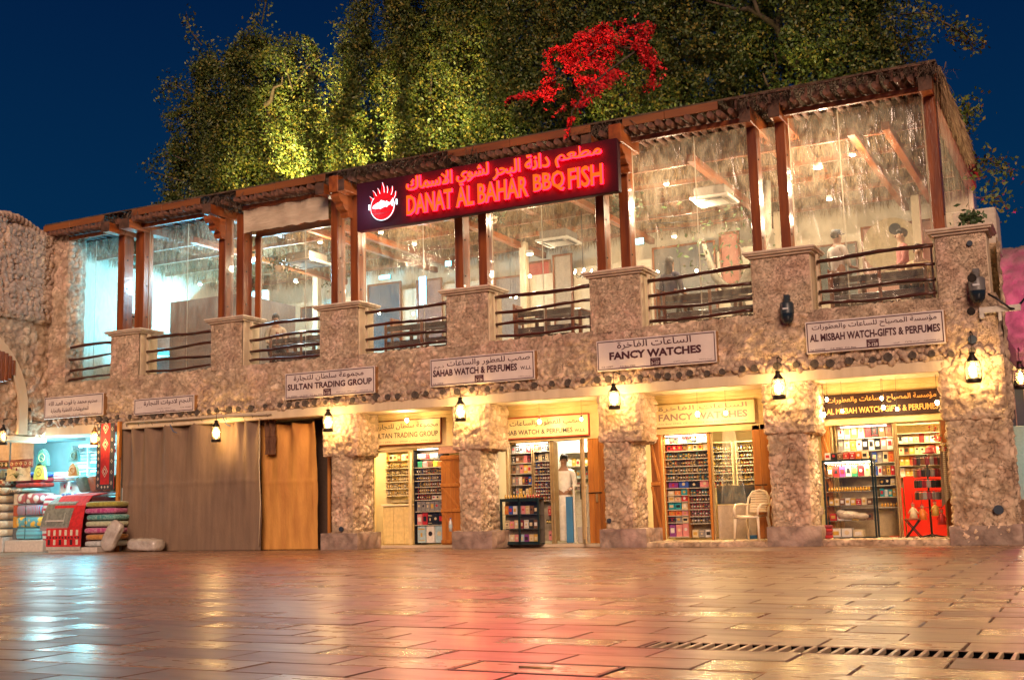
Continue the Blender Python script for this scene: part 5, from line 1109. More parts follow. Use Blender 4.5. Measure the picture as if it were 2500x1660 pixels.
# red interior
q = random.Random(77)
rack(-3.62, -2.62, .9, 2.1, 2.0, (1.15, 1.35, 1.55, 1.75, 1.93), 'rear rack of perfume boxes seen behind the bag stand', None, (.86, .72, .42))
for k_, z_ in enumerate((1.155, 1.355, 1.555, 1.755)): boxrow(-3.58, -2.66, z_, 2.05, .16, [q.choice(('cream', 'gold', 'white', 'brown', 'red', 'black', 'cream')) for _i in range(10)], 'on %s shelf of rear rack behind bag stand' % OR[4 - k_], 190 + k_)
MB().box(-3.30, 1.75, .1, -2.5, 1.8, 1.15).box(-3.6, 1.7, .1, -3.32, 1.74, .95).build('red_counter_wall', mat('bright_red_panel', (.85, .03, .012), (.70, .02, .01), 2, .4), B)
t = thing('bag_stand', 'revolving black stand hung with small dark bags in the red shop doorway', 'display stand', (-2.78, .95, .10))
MB().tube([(0, 0, 0), (0, 0, 1.40)], .018, 8).build('pole', mDarkM, t)
for k, z_ in enumerate((1.36, 1.16, .98, .78, .5)):
    MB().tube([(.2 * math.cos(a * math.pi / 8), .2 * math.sin(a * math.pi / 8), z_) for a in range(17)], .005, 4).build('ring', mDarkM, t)
for k in range(4): MB().tube([(0, 0, .05), (.22 * math.cos(k * 1.57 + .4), .22 * math.sin(k * 1.57 + .4), .0)], .014, 6).build('foot', mDarkM, t)
bg = {c: MB().box(-.035, -.02, -.13, .035, .02, 0, c=.012).tube([(-.02, 0, 0), (0, 0, .025), (.02, 0, 0)], .003, 4).mesh('small_bag', [mLite[c]]) for c in ('black', 'brown', 'grey', 'dark red')}
q = random.Random(3)
for k, z_ in enumerate((1.31, 1.11, .93, .73)):
    for j in range(10):
        a = -math.pi + j * math.pi / 9; c = q.choice(('black', 'black', 'brown', 'grey', 'dark red'))
        item('small_bag', bg[c], 'bag', -2.78 + .21 * math.cos(a), .95 + .21 * math.sin(a), .10 + z_ + .03, '%s small bag, %s from left in tier %s of the revolving stand' % (c, OR[j], OR[k]), 'bags on the revolving stand', a + math.pi / 2)
tag(MB().lathe([(.12, -.01), (.13, 0), (.07, .02), (.065, .08), (.03, .11), (0, .115)], 12).build('felt_hat', solid((.32, .03, .03), .8), None, (-2.72, .95, 1.52)), 'dark red hat lying on top of the revolving bag stand', 'hat')
t = thing('folding_stool', 'small folding stool with crossed legs at the foot of the red doorway', 'stool', (-3.02, .58, .10))
MB().box(-.13, -.1, .30, .13, .1, .325, c=.006).build('seat', mWood, t)
for sy_ in (-.09, .09):
    MB().tube([(-.13, sy_, 0), (.11, sy_, .3)], .010, 5).build('leg', mDarkM, t); MB().tube([(.13, sy_, 0), (-.11, sy_, .3)], .010, 5).build('leg', mDarkM, t)
def doll(x, y, z, c, lb):
    t = thing('string_puppet', lb, 'puppet', (x, y, z), 0, 'puppets hanging by the red doorway')
    MB().lathe([(0, 0), (.07, .0), (.05, .10), (.025, .18), (0, .19)], 10).build('robe', mLite[c], t); MB().blob((0, 0, .215), (.028, .028, .032), 8, 6).build('head', solid((.5, .28, .15), .6), t); MB().blob((0, .005, .24), (.032, .032, .02), 8, 5).build('headdress', mLite['red'], t)
    for s in (-1, 1): MB().tube([(s * .03, 0, .16), (s * .08, -.01, .08)], [.014, .009], 6).build('arm', mLite[c], t)
    MB().tube([(0, 0, .25), (0, 0, .42)], .003, 4).build('string', mDarkM, t)
for i, (x, y, z, c) in enumerate(((-3.0, .56, .43, 'cream'), (-2.86, .6, .40, 'orange'), (-2.56, .62, .32, 'red'), (-2.66, .66, .46, 'gold'))): doll(x, y, z, c, '%s robed puppet, %s from left near the bag stand' % (c, OR[i]))
mk = mat('keffiyeh_check', (.72, .64, .5), (.30, .2, .14), 60, .8, kind='checker')
t = thing('draped_scarf', 'checked headscarf and brown cloth hanging down beside the corner pier', 'scarf', (-2.42, .66, 1.05)); m = MB(); n = 8
for i in range(n): m.v += [(-.13 + i * .035, .03 * math.sin(i * 1.6), -.45 + .04 * i), (-.09 + i * .024, .03 * math.sin(i * 1.6), .62)]
m.f = [(2 * i, 2 * i + 2, 2 * i + 3, 2 * i + 1) for i in range(n - 1)]; m.mi = [0] * 7; m.sm = [True] * 7; m.build('checked_cloth', mk, t)
MB().tube([(.06, -.02, .72), (.09, -.03, .2), (.14, -.02, -.4), (.13, 0, -.7)], [.03, .05, .045, .02], 8).build('brown_cloth', solid((.16, .08, .05), .8), t)
for i in range(3):
    t = thing('beaded_ornament', 'red and gold hanging beaded ornament beside the corner pier, %s of three' % ('topmost', 'middle', 'lowest')[i], 'ornament', (-2.60 + .07 * i, .60, 1.92 - i * .17), 0, 'ornaments by the corner pier')
    for k in range(7): a = k * .9; MB().blob((.05 * math.cos(a), -.01, .05 * math.sin(a)), (.02, .02, .02), 7, 5).build('bead', mLite[('red', 'gold', 'cream')[k % 3]], t)

# --- shop name boards on the inner front walls
def innersign(x0, x1, z0, z1, lb, bgm, fgm, rows, border=None):
    t = thing('inner_shop_sign', lb, 'sign', (x0, .80, z0)); w = x1 - x0; h = z1 - z0
    MB().box(0, 0, 0, w, .055, h, c=.004).build('panel', bgm, t)
    if border:
        f = MB()
        for a in ((-.02, -.02, w + .02, -.001), (-.02, h + .001, w + .02, h + .02), (-.02, 0, -.001, h), (w + .001, 0, w + .02, h)): f.box(a[0], -.008, a[1], a[2], .05, a[3])
        f.build('frame', border, t)
    for s, a, b, c, d, bo in rows: m = MB(); letters(m, s, a * w, b * w, c * h, d * h, -.004, 0, bo); m.build('lettering', fgm, t)
cb = mat('cream_sign', (.82, .66, .34), (.76, .58, .28), 2, .4)
innersign(-14.0, -12.33, 2.16, 2.65, 'cream SULTAN TRADING GROUP board above the leftmost lit shop door', cb, solid((.05, .04, .03), .5), [(arabic('مجموعة سلطان للتجارة'), .06, .97, .62, .90, .01), ('SULTAN TRADING GROUP', -.0, .97, .27, .50, .012), (arabic('ص.ب ٤٩٩٢ - س.ت ٢٥١٩٧ - ت ٤٤٣٥٨٦٢'), .1, .97, .06, .14, 0)], mWood)
innersign(-11.05, -8.98, 2.15, 2.54, 'cream SAHAB WATCH & PERFUMES W.L.L board with red border above the second lit shop', cb, solid((.04, .04, .04), .5), [(arabic('صهب للعطور والساعات'), .17, .94, .55, .88, .012), ('SAHAB WATCH & PERFUMES', .06, .84, .15, .40, .02), ('W.L.L', .86, .97, .16, .30, .02)], solid((.5, .06, .03), .5))
innersign(-7.62, -5.67, 2.20, 2.62, 'cream FANCY WATCHES board with grey letters above the plastic chair shop', cb, solid((.30, .20, .15), .5), [(arabic('الساعات الفاخرة'), .05, .93, .66, .92, .01), ('FANCY WATCHES', .05, .93, .27, .58, .03), ('P.O. Box: 37405, CR: 107329/14, Shop No: 127, Doha - Qatar', .05, .93, .08, .17, .01)])
innersign(-4.46, -2.42, 2.19, 2.60, 'dark brown AL MISBAH WATCH GIFTS & PERFUMES board with orange letters, right hand shop', mat('brown_sign', (.035, .014, .012), (.028, .012, .010), 3, .5, spec=.2), solid((.85, .42, .10), .45),
          [(arabic('مؤسسة المصباح للساعات والعطورات'), .05, .95, .56, .90, .012), ('AL MISBAH WATCH GIFTS & PERFUMES', .04, .96, .16, .42, .025)])
# --- bare bulbs hung in front of the shops, and room lights
fl = emit('bare_bulb', (1.0, .72, .36), 55.0)
BUL = [(-12.9, 2.62, 3, 'near the leftmost inner board', 1.3), (-9.85, 2.42, 3, 'left of the two above the white interior shop', 1.3), (-8.95, 2.42, 1, 'right of the two above the white interior shop', 1.0),
       (-6.63, 2.38, 3, 'left of the two before the plastic chair shop board', 1.5), (-6.10, 2.37, 1, 'right of the two before the plastic chair shop board', 1.2),
       (-4.35, 2.24, 1, 'low at the left end of the dark brown board', 1.2), (-4.28, 2.50, 1, 'high at the left end of the dark brown board', 1.0), (-4.03, 2.28, 1, 'second low bulb on the dark brown board', .9),
       (-3.36, 2.46, 1, 'upper middle of the dark brown board', 1.0), (-3.34, 2.30, 1, 'lower middle of the dark brown board', 1.2), (-3.12, 2.26, 1, 'just right of the middle of the dark brown board', .9), (-2.47, 2.33, 1, 'at the right end of the dark brown board', 1.2)]
for x, z, n, w, s in BUL:
    t = thing('hanging_bulb', 'bare glowing bulb on a wire ' + w, 'light bulb', (x, .42, z), 0, 'bare bulbs hanging before the shops')
    MB().blob((0, 0, 0), (.026 * s, .026 * s, .034 * s), 10, 8).build('glass_bulb', fl, t); MB().lathe([(.014, .03), (.018, .035), (.018, .07), (0, .075)], 8).build('socket', mLan, t)
    MB().tube([(0, 0, .07), (.005, 0, 2.80 - z)], .003, 4).build('wire', mDarkM, t); lamp('bulb_lamp', t, (0, -.05, 0), 16 if n == 3 else (8 if x < -5 else 3.5), (1.0, .66, .26), .04)
for x, y, p, c, w, wh in ((-13.6, 1.35, 15, (1, .68, .28), .5, 'in the leftmost lit shop'), (-12.75, .99, 5, (1, .85, .6), .5, 'over the cabinet by the braced door'), (-10.3, .99, 7, (1, .9, .7), .7, 'over the window shelves by the black cabinet'), (-9.9, 2.1, 14, (1, .86, .62), .4, 'in the white interior'),
                  (-7.08, .985, 7, (1, .85, .55), .8, 'over the boxed watch window'), (-6.1, 1.6, 26, (1, .78, .42), .5, 'behind the plastic chair'), (-3.8, .99, 7, (1, .78, .42), .8, 'over the perfume boxes'), (-2.9, 1.35, 24, (1, .72, .36), .4, 'in the red shop')):
    t = thing('strip_light', 'slim white strip light fixed ' + wh, 'strip light', (x, y + .0, 2.04 if w > .55 or y < 1.1 else 2.6), 0, 'strip lights inside the shops')
    MB().box(-w / 2, -.012, 0, w / 2, .012, .02, c=.003).build('batten', solid((.8, .75, .6), .4), t); MB().box(-w / 2 + .01, -.010, -.012, w / 2 - .01, .010, -.001).build('tube', emit('strip_glow', (1, .85, .6), 14), t)
    lamp('strip_lamp', t, (0, 0, -.03), p * (1.0 if y < 1.1 else 1.9), c, .1, 'AREA', w, (0, 0, 0), sy=.05)
# bottle on the pier base, lights conduit
t = thing('water_bottle', 'clear plastic water bottle standing on the base block by the braced door', 'bottle', (-11.66, -.0 + .02, .34)); MB().lathe([(0, 0), (.035, 0), (.036, .15), (.03, .19), (.014, .22), (.014, .24)], 12).build('body', mat('bottle_plastic', (.6, .62, .6), (.5, .5, .48), 8, .15), t); MB().lathe([(.016, .241), (.016, .262), (0, .263)], 10).build('cap', mLite['blue'], t); MB().lathe([(.0372, .07), (.0372, .13)], 12).build('label', mLite['pale blue'], t)

# ------------------------------------------------------------------ tarpaulin-closed bay
def cloth(x0, x1, z0, z1, y, hooks, name, mt, lb, cat, seed, amp=.05, sag=.07):
    nx, nz = 110, 70; X_, Z_ = np.meshgrid(np.linspace(0, 1, nx), np.linspace(0, 1, nz), indexing='ij')
    u = X_.ravel(); v = Z_.ravel(); hk = np.array(hooks); dd = np.min(np.abs(u[:, None] - hk[None, :]), 1)
    gap = np.interp(u, np.linspace(0, 1, 50), np.interp(np.linspace(0, 1, 50), hk, np.zeros(len(hk))))
    s = np.sort(hk); k = np.clip(np.searchsorted(s, u), 1, len(s) - 1); a = s[k - 1]; b = s[k]; w = (u - a) / np.maximum(b - a, 1e-6)
    top = z1 - sag * np.clip(4 * w * (1 - w), 0, 1) ** .6 * np.clip((b - a) * 6, 0, 1) * (u > s[0]) * (u < s[-1])
    Z = z0 + v * (top - z0)
    fold = np.exp(-((1 - v) * 4.2)) * .11 * np.cos((u - a) / np.maximum(b - a, 1e-6) * 2 * np.pi * 1.0)
    P = np.stack([x0 + u * (x1 - x0), np.zeros_like(u), Z], 1)
    n1 = fbm(np.stack([u * 9, v * 1.1, u * 0], 1) + seed, seed, 4) - .5; n2 = fbm(np.stack([u * 26 + v * 2, v * 2.2, u * 0], 1) + seed, seed + 4, 3) - .5
    P[:, 1] = y - fold * .9 + n1 * amp * .45 + n2 * amp * .12 + (fbm(np.stack([u * 5, v * 4, u * 0], 1) + 3, seed + 8, 3) - .5) * amp * .8 - .012 * np.exp(-((v - .535) * 60) ** 2)
    P[:, 0] += (fbm(np.stack([u * 0, v * 4, u * 0], 1), seed) - .5) * .10 * (u > .97) * 1
    I = (np.arange(nx - 1)[:, None] * nz + np.arange(nz - 1)[None, :]).ravel(); F = np.stack([I, I + nz, I + nz + 1, I + 1], 1)
    return tag(link(name, npmesh(name, P, F, mt, True)), lb, cat)
cloth(-20.52, -16.40, .004, 2.84, .06, [0, .09, .19, .34, .55, .72, .84, .90, 1.0], 'hanging_tarpaulin', mat('taupe_canvas', (.24, .155, .10), (.155, .10, .068), 3.0, .8, bump=.6, bscale=30, stretch=(3.2, 1, .35), lo=.25, hi=.8), 'wide taupe canvas tarpaulin hooked along a rod and hanging to the ground', 'tarpaulin', 3)
cloth(-16.62, -15.12, .004, 2.72, .34, [0, .3, .62, 1.0], 'hanging_tarpaulin', mat('ochre_canvas', (.62, .30, .07), (.48, .21, .05), 2.2, .8, bump=.4, bscale=26, stretch=(2, 1, .5)), 'ochre yellow cloth sheet set back beside the first pier', 'tarpaulin', 8, .07, .03)
cloth(-16.42, -16.12, 2.05, 2.80, .20, [0, .5, 1.0], 'brown_flap', mat('brown_flap_cloth', (.16, .07, .03), (.1, .04, .02), 5, .8), 'short dark brown flap between the taupe and ochre cloths', 'cloth', 9, .04, .0)
t = thing('curtain_rod', 'long thin metal rod carrying the taupe tarpaulin', 'rod', (-20.3, -.07, 2.93)); MB().tube([(0, 0, 0), (2.2, 0, -.02), (4.25, 0, -.035)], .016, 8).build('rod', solid((.22, .17, .13), .4, metal=.6), t)
for u in (0, .37, .79, 1.41, 2.28, 2.98, 3.47, 3.72, 4.12): MB().tube([(u, 0, -.01), (u, .02, -.06), (u, .07, -.10)], .006, 5).build('hook', mDarkM, t)
for k, (x0, z0) in enumerate(((-18.9, 2.83), (-17.35, 2.9))): m = MB(); m.tube([(x0, -.12, z0), (x0 + .12, -.14, z0 - .16), (x0 + .2, -.1, z0 - .2)], .010, 5); tag(m.build('blue_strap', solid((.03, .10, .25), .5)), 'short blue strap end hanging from the rod, the %s one' % ('left', 'right')[k], 'strap')
m = MB(); m.tube([(-16.42, -.0, 2.68), (-16.40, -.04, 1.9), (-16.36, -.03, 1.0), (-16.40, -.03, .1)], .010, 6); tag(m.build('cord', solid((.6, .5, .35), .7)), 'pale cord running down the right edge of the taupe tarpaulin', 'cord')
t = thing('wooden_post', 'slim orange wooden post between the textile stall and the taupe tarpaulin', 'post', (-20.47, -.10, 0)); MB().box(-.04, -.04, 0, .04, .04, 2.98, c=.006).build('shaft', mDoorW, t)
for z_ in (.5, 1.2, 2.1): MB().tube([(.045, -.01, z_), (.08, -.03, z_ + .04)], .008, 5).build('nail', mDarkM, t)
t = thing('wooden_post', 'thin orange wooden post beside the first arcade pier', 'post', (-14.93, .50, 0)); MB().box(-.03, -.03, 0, .03, .03, 2.05, c=.005).build('shaft', mDoorW, t)

# ------------------------------------------------------------------ textile stall
def fabric(name, c, c2, kind='noise', scale=10, st=(1, 1, 1), lo=.45, hi=.55, rough=.9): return mat('fabric_' + name, c, c2, scale, rough, kind=kind, stretch=st, lo=lo, hi=hi, bump=.3, bscale=60, sheen=.3)
fBeige = fabric('beige', (.62, .47, .33), (.52, .38, .26)); fCream = fabric('cream', (.70, .60, .44), (.6, .5, .36))
def platform(x0, x1, y0, y1, h, lb): tag(MB().box(0, 0, 0, x1 - x0, y1 - y0, h, c=.008).build('low_platform', solid((.62, .56, .5), .5), None, (x0, y0, .0)), lb, 'platform')
platform(-26.2, -24.35, -.05, 1.0, .36, 'white box platform under the beige bedding at the far left'); platform(-24.32, -23.0, .0, .9, .28, 'low grey platform under the stacked bright blanket bags')
platform(-22.1, -20.55, -.62, .7, .12, 'low white boarded platform under the red rugs and cushions')
def pad(w, d, h, fm, extra=None, name='cushion_cover', parent=None):
    m = MB(); m.blob((0, 0, h / 2), (w / 2, d / 2, h / 2), 22, 10, sq=.42); return m.mesh(name, fm if isinstance(fm, list) else [fm])
def put(nm, me, x, y, z, lb, cat, grp=None, rz=0, rx=0): return tag(link(nm, me, None, (x, y, z), (rx, 0, rz)), lb, cat, grp)
# beige stacks
for k in range(7):
    z = .37 + k * .205; fm = [fCream, fCream, fBeige, fBeige, fBeige, fBeige, fabric('red_geo', (.62, .47, .33), (.40, .10, .06), 'checker', 14)][k]
    put('folded_quilt', pad(1.05, .75, .20, fm), -24.95 + .01 * (k % 2), .35, z, '%s folded quilt, %s from the bottom of the far left stack' % ('cream' if k < 2 else 'red patterned' if k == 6 else 'beige', OR[k]), 'folded quilt', 'quilts stacked at the far left')
for k in range(3):
    m = MB(); m.tube([(0, -.3, 0), (0, .3, 0)], .10, 16); put('rolled_blanket', m.mesh('rolled_blanket', [fabric(('roll_beige', 'roll_dark', 'roll_dark2')[k], *(((.62, .5, .36), (.4, .28, .18)), ((.07, .09, .10), (.35, .33, .3)), ((.05, .08, .1), (.3, .3, .28)))[k], 'X', 6)]), -25.1 + k * .36, .2, 1.90,
        '%s rolled blanket lying on the far left quilt stack, %s from left' % (('beige', 'dark', 'dark')[k], OR[k]), 'rolled blanket', 'rolled blankets')
# bright bagged blankets
CB = [((.10, .30, .42), (.12, .50, .66), 'Z', 3, 'turquoise'), ((.75, .50, .06), (.08, .35, .45), 'voronoi', 7, 'yellow and blue patterned'), ((.40, .06, .12), (.15, .35, .50), 'X', 7, 'striped red and blue'), ((.62, .66, .66), (.35, .08, .10), 'voronoi', 6, 'white flowered')]
for k, (a, b, kd, sc, nm) in enumerate(CB):
    t = thing('bagged_blanket', '%s bagged blanket, %s from the bottom of its stack' % (nm, OR[k]), 'blanket', (-23.75, .42, .29 + k * .285), 0, 'bagged blankets')
    me = pad(.92, .62, .28, fabric('bag_%d' % k, a, b, kd, sc, (1, 1, 1), .4, .55)); link('blanket', me, t)
    MB().box(-.006, -.318, .02, .006, -.312, .26).build('strap', mDarkM, t); MB().box(-.46, -.29, .01, -.30, -.285, .27).build('carton_label', solid(((.12, .13, .14), (.6, .3, .05), (.45, .1, .05), (.6, .5, .4))[k], .5), t)
put('folded_throw', pad(.6, .5, .10, fabric('aqua', (.30, .60, .66), (.2, .5, .55))), -23.7, .35, 1.44, 'pale aqua folded throw on top of the bagged blankets', 'throw')
put('folded_throw', pad(.45, .45, .12, fabric('knit', (.6, .5, .4), (.12, .10, .08), 'noise', 30)), -24.2, .3, 1.43, 'bundled knitted beige and black throw left of the aqua one', 'throw')
for k, (c, nm) in enumerate((((.62, .04, .02), 'orange red'), ((.60, .02, .04), 'bright red'), ((.03, .04, .34), 'royal blue'))):
    put('folded_blanket', pad(.95, .55, .13, [fabric('vel_%d' % k, c, tuple(v * .6 for v in c))]), -23.8, .4, 1.555 + k * .12, '%s folded velvet blanket, %s from bottom on the bagged stack' % (nm, OR[k]), 'folded blanket', 'folded velvet blankets')
# more folded stacks between the bagged blankets and the rug pile
_sc = (('red', (.50, .02, .04), (.62, .5, .4)), ('white', (.62, .62, .60), (.30, .05, .08)), ('navy', (.03, .06, .20), (.45, .5, .55)), ('turquoise', (.04, .34, .42), (.5, .6, .6)), ('maroon', (.22, .02, .05), (.5, .3, .2)), ('grey', (.26, .28, .28), (.5, .5, .48)), ('pink', (.55, .14, .24), (.65, .5, .45)))
for col_, (x_, y_, n_, w_, where) in enumerate(((-22.72, .62, 11, .46, 'left'), (-22.30, 1.0, 13, .42, 'right'))):
    for k in range(n_):
        nm, a, b = _sc[(k * 3 + col_ * 2) % 7]; kd = ('X', 'checker', 'voronoi', 'Z')[(k + col_) % 4]
        put('folded_textile', pad(w_, .40, .118, fabric('st_%s_%s' % (nm, kd), a, b, kd, {'X': 12, 'Z': 14, 'checker': 16, 'voronoi': 14}[kd])), x_ + .012 * math.sin(k * 2.3), y_, .13 + k * .115, '%s patterned folded textile, %s from bottom of the %s middle stack' % (nm, OR[k], where), 'folded textile', 'patterned textiles in the middle of the stall', .06 * math.sin(k * 1.9))
# hanging pieces
def hang(x0, x1, z0, z1, y, fm, nm, lb, cat, wav=.02, parts=()):
    m = MB(); n = 12
    for i in range(n + 1):
        for j in range(5): u = i / n; v = j / 4; m.v.append((u * (x1 - x0), wav * math.sin(u * 9 + v), v * (z1 - z0)))
    for i in range(n):
        for j in range(4): a = i * 5 + j; m.f.append((a, a + 5, a + 6, a + 1)); m.mi.append(0); m.sm.append(True)
    b = len(m.v); m.v += [(x, y_ + .012, z) for x, y_, z in m.v[:b]]; m.f += [tuple(q_ + b for q_ in reversed(f)) for f in m.f]; m.mi = [0] * len(m.f); m.sm = [True] * len(m.f)
    return tag(m.build(nm, fm, None, (x0, y, z0)), lb, cat)
for k, (a, b) in enumerate(((-25.0, -24.25), (-24.2, -23.40))):
    o = hang(a, b, 2.04, 2.74, -.02, fabric('mauve_beige', (.60, .42, .33), (.54, .36, .28)), 'hanging_blanket', 'plain dusty beige blanket with patterned hem hanging at the left, the %s one' % ('left', 'right')[k], 'blanket', .008); o['group'] = 'hanging beige blankets'
    m = MB(); bw = b - a; m.box(.0, -.022, .0, bw, -.016, .03, 0).box(0, -.022, .17, bw, -.016, .20, 0).box(0, -.022, .04, bw, -.016, .16, 1)
    for i in range(5): m.tube([((i + .5) * bw / 5, -.023, .10), ((i + .5) * bw / 5, -.027, .10)], .045, 8, 2).tube([((i + .5) * bw / 5, -.0275, .10), ((i + .5) * bw / 5, -.03, .10)], .02, 8, 0)
    m.build('patterned_hem', [solid((.25, .05, .04), .9), solid((.08, .06, .05) if k == 0 else (.40, .12, .09), .9), solid((.66, .52, .36), .9)], o)
def flowers(o, x, y, z, s):
    m = MB()
    for a in range(-3, 4): m.tube([(x, y, z), (x + a * .03 * s, y - .002, z + .09 * s), (x + a * .06 * s, y, z + (.12 - abs(a) * .02) * s)], .005 * s, 4, 0)
    for a, b in ((0, .17), (-.14, .2), (.15, .22)): m.blob((x + a * s, y, z + b * s), (.022 * s, .008, .03 * s), 6, 4, 1)
    m.build('flower_print', [solid((.10, .16, .05), .8), solid((.35, .03, .06), .8)], o)
o = hang(-24.3, -23.45, 1.72, 2.06, -.05, fCream, 'flowered_towel', 'cream towel with embroidered flowers hanging under the beige blankets', 'towel', .02); flowers(o, .42, -.05, .06, 1.3)
o = hang(-23.3, -22.3, 1.10, 1.68, .72, fabric('cyanwhite', (.62, .70, .70), (.52, .62, .64)), 'flowered_towel', 'pale cloth with embroidered flowers in the middle of the cyan lit stall', 'towel', .02); flowers(o, .45, -.05, .15, 1.6)
o = hang(-22.2, -21.3, 1.75, 2.5, .85, fabric('cyanwhite2', (.60, .68, .70), (.5, .6, .62)), 'flowered_towel', 'big pale cloth with embroidered flowers at the right of the cyan lit stall', 'towel', .02); flowers(o, .45, -.05, .3, 1.5)
for k, (x, z, c, c2, nm) in enumerate(((-23.28, 2.27, (.03, .16, .11), (.55, .55, .2), 'dark green'), (-23.36, 1.93, (.72, .56, .05), (.25, .16, .04), 'yellow'), (-22.2, 2.27, (.05, .20, .20), (.2, .4, .3), 'teal'), (-22.22, 1.93, (.42, .20, .04), (.6, .4, .2), 'ochre'))):
    t = thing('teapot_cosy', '%s dome shaped cosy with round gold ring hanging in the stall' % nm, 'cosy', (x, .18, z), 0, 'cosies hanging in the stall'); s = .20 if k < 2 else .155
    m = MB(); n = 12; pr = [(-1, -.95), (-.92, -.2), (-.72, .4), (-.4, .85), (0, 1.05), (.4, .85), (.72, .4), (.92, -.2), (1, -.95)]
    vs = [(a * s, -.05, b * s) for a, b in pr] + [(a * s * .9, .05, b * s) for a, b in pr]; L_ = len(pr); m.add(vs, [tuple(range(L_)), tuple(reversed(range(L_, 2 * L_)))] + [(i, i + L_, (i + 1) % L_ + L_, (i + 1) % L_) for i in range(L_)]); m.build('body', fabric('cosy%d' % k, c, tuple(v * .8 for v in c)), t)
    MB().tube([(s * .5 * math.cos(a * math.pi / 10), -.055, s * .5 * math.sin(a * math.pi / 10)) for a in range(21)], .008, 5).build('ring', solid(c2, .6), t)
    MB().tube([(-s * .2, -.055, 0), (0, -.058, .02 * s), (s * .2, -.055, -.04)], .006, 5).build('script_motif', solid(c2, .6), t); MB().tube([(0, 0, s * 1.05), (0, 0, s * 1.35)], .004, 4).build('loop', mDarkM, t)
# stall shelving with folded cloth, cyan light
q = random.Random(11)
t = thing('stall_shelving', 'tall open shelving full of pale cloth at the back of the cyan lit stall', 'shelving', (-23.4, 1.15, 0))
for x in (0, .55, 1.1, 1.65, 2.2): MB().box(x, 0, 0, x + .03, .4, 2.6).build('upright', solid((.55, .6, .62), .4), t)
for z in (.4, .8, 1.2, 1.6, 2.0, 2.4): MB().box(.031, .02, z, 2.199, .38, z + .02).build('shelf', solid((.6, .64, .66), .4), t)
for zi, z in enumerate((.82, 1.22, 1.62, 2.02)):
    for k in range(4):
        for j in range(4):
            c = q.choice(((.5, .6, .62), (.06, .22, .26), (.40, .52, .54), (.14, .34, .38), (.68, .74, .72)))
            put('folded_cloth', pad(.48, .32, .088, fabric('fold_%d' % int(c[0] * 100), c, tuple(v * .8 for v in c))), -23.4 + .29 + k * .55, 1.33, z + .002 + j * .09, 'folded cloth, %s from bottom in column %s of shelf %s at the stall back' % (OR[j], OR[k], OR[zi]), 'folded cloth', 'cloth folded on the stall shelves')
for k, (c, nm) in enumerate((((.45, .05, .08), 'red'), ((.25, .35, .42), 'grey blue'))): m = MB(); m.lathe([(0, 0), (.17, 0), (.17, .22), (0, .22)], 18); put('cloth_roll', m.mesh('cloth_roll', [fabric('rl%d' % k, c, (.6, .65, .65), 'Z', 5)]), -23.15 + k * .42, .62, 1.69, '%s banded upright cloth roll under the hanging cosies' % nm, 'cloth roll', 'cloth rolls')
put('side_stack', pad(.34, .5, 1.2, fabric('side_stripe', (.40, .04, .08), (.5, .65, .7), 'Z', 2.6)), -22.98, .3, .16, 'tall stack of red and white banded cloth right of the bagged blankets', 'cloth stack')
lamp('stall_lamp', t, (1.0, -.35, 2.35), 75, (.12, .78, 1.0), .1, 'AREA', 1.4, (R(-18), 0, 0), sy=.3); lamp('stall_lamp', t, (.6, -1.2, 2.35), 40, (.55, .92, 1.0), .15)
lamp('stall_lamp', t, (-.3, -.9, 2.45), 24, (.15, .80, 1.0), .2)
t = thing('fluorescent_tube', 'cyan white fluorescent tube under the stall lintel', 'tube light', (-22.3, .95, 2.55)); MB().tube([(-.6, 0, 0), (.6, 0, 0)], .02, 8).build('tube', emit('cyan_tube', (.35, .9, 1.0), 14), t); MB().box(-.62, -.02, .025, .62, .02, .06).build('batten', solid((.5, .5, .5), .4), t)
# rug pile with drapes: stepped counter, red rug, grey rug, cushions
t = thing('rug_display', 'sloping pile draped with a bright red rug with white figured border', 'rug', (-22.0, -.35, .12))
def drape(x0, x1, pts, fm, nm, par, thick=.025, skew=0.0):
    m = MB(); L_ = len(pts)
    for k, (y, z) in enumerate(pts): s = skew * (k / (L_ - 1)); m.v += [(x0 + s, y, z), (x1 + s, y, z), (x1 + s, y + .01, z - thick), (x0 + s, y + .01, z - thick)]
    for k in range(L_ - 1):
        for j in range(4): m.f.append((k * 4 + j, k * 4 + (j + 1) % 4, (k + 1) * 4 + (j + 1) % 4, (k + 1) * 4 + j)); m.mi.append(0); m.sm.append(False)
    m.f += [(0, 3, 2, 1), tuple((L_ - 1) * 4 + j for j in range(4))]; m.mi += [0, 0]; m.sm += [False] * 2
    return m.build(nm, fm, par)
mRed = fabric('red_rug', (.62, .008, .015), (.48, .004, .01)); 
drape(.0, .98, [(.9, 1.26), (.45, 1.24), (.0, 1.18), (-.20, .95), (-.27, .6), (-.30, .22)], mRed, 'red_rug_top', t)
MB().box(.02, .0, 0, .96, .95, 1.14, c=.01).build('stepped_counter', solid((.12, .02, .02), .8), t)
bd = MB(); bd.box(-.10, -.34, .02, 1.0, -.315, .44, 0)
for i in range(6): bd.box(-.04 + i * .18, -.348, .27, .03 + i * .18, -.341, .40, 1); bd.box(-.04 + i * .18, -.348, .06, .03 + i * .18, -.341, .18, 1 if i % 2 else 2)
for i in range(11): bd.tube([(-.06 + i * .10, -.343, .225), (-.06 + i * .10, -.349, .225)], .028, 4, 2)
bd.build('figured_border', [mRed, solid((.72, .62, .5), .8), solid((.05, .015, .02), .8)], t)
fr_ = MB()
for i in range(44): fr_.box(-.09 + i * .025, -.336, -.05, -.078 + i * .025, -.328, .018)
tag(fr_.build('fringe', solid((.7, .62, .55), .9), t), kind='stuff')
t = thing('grey_rug', 'worn grey green bordered rug draped over the left of the red rug', 'rug', (-22.15, -.55, .60))
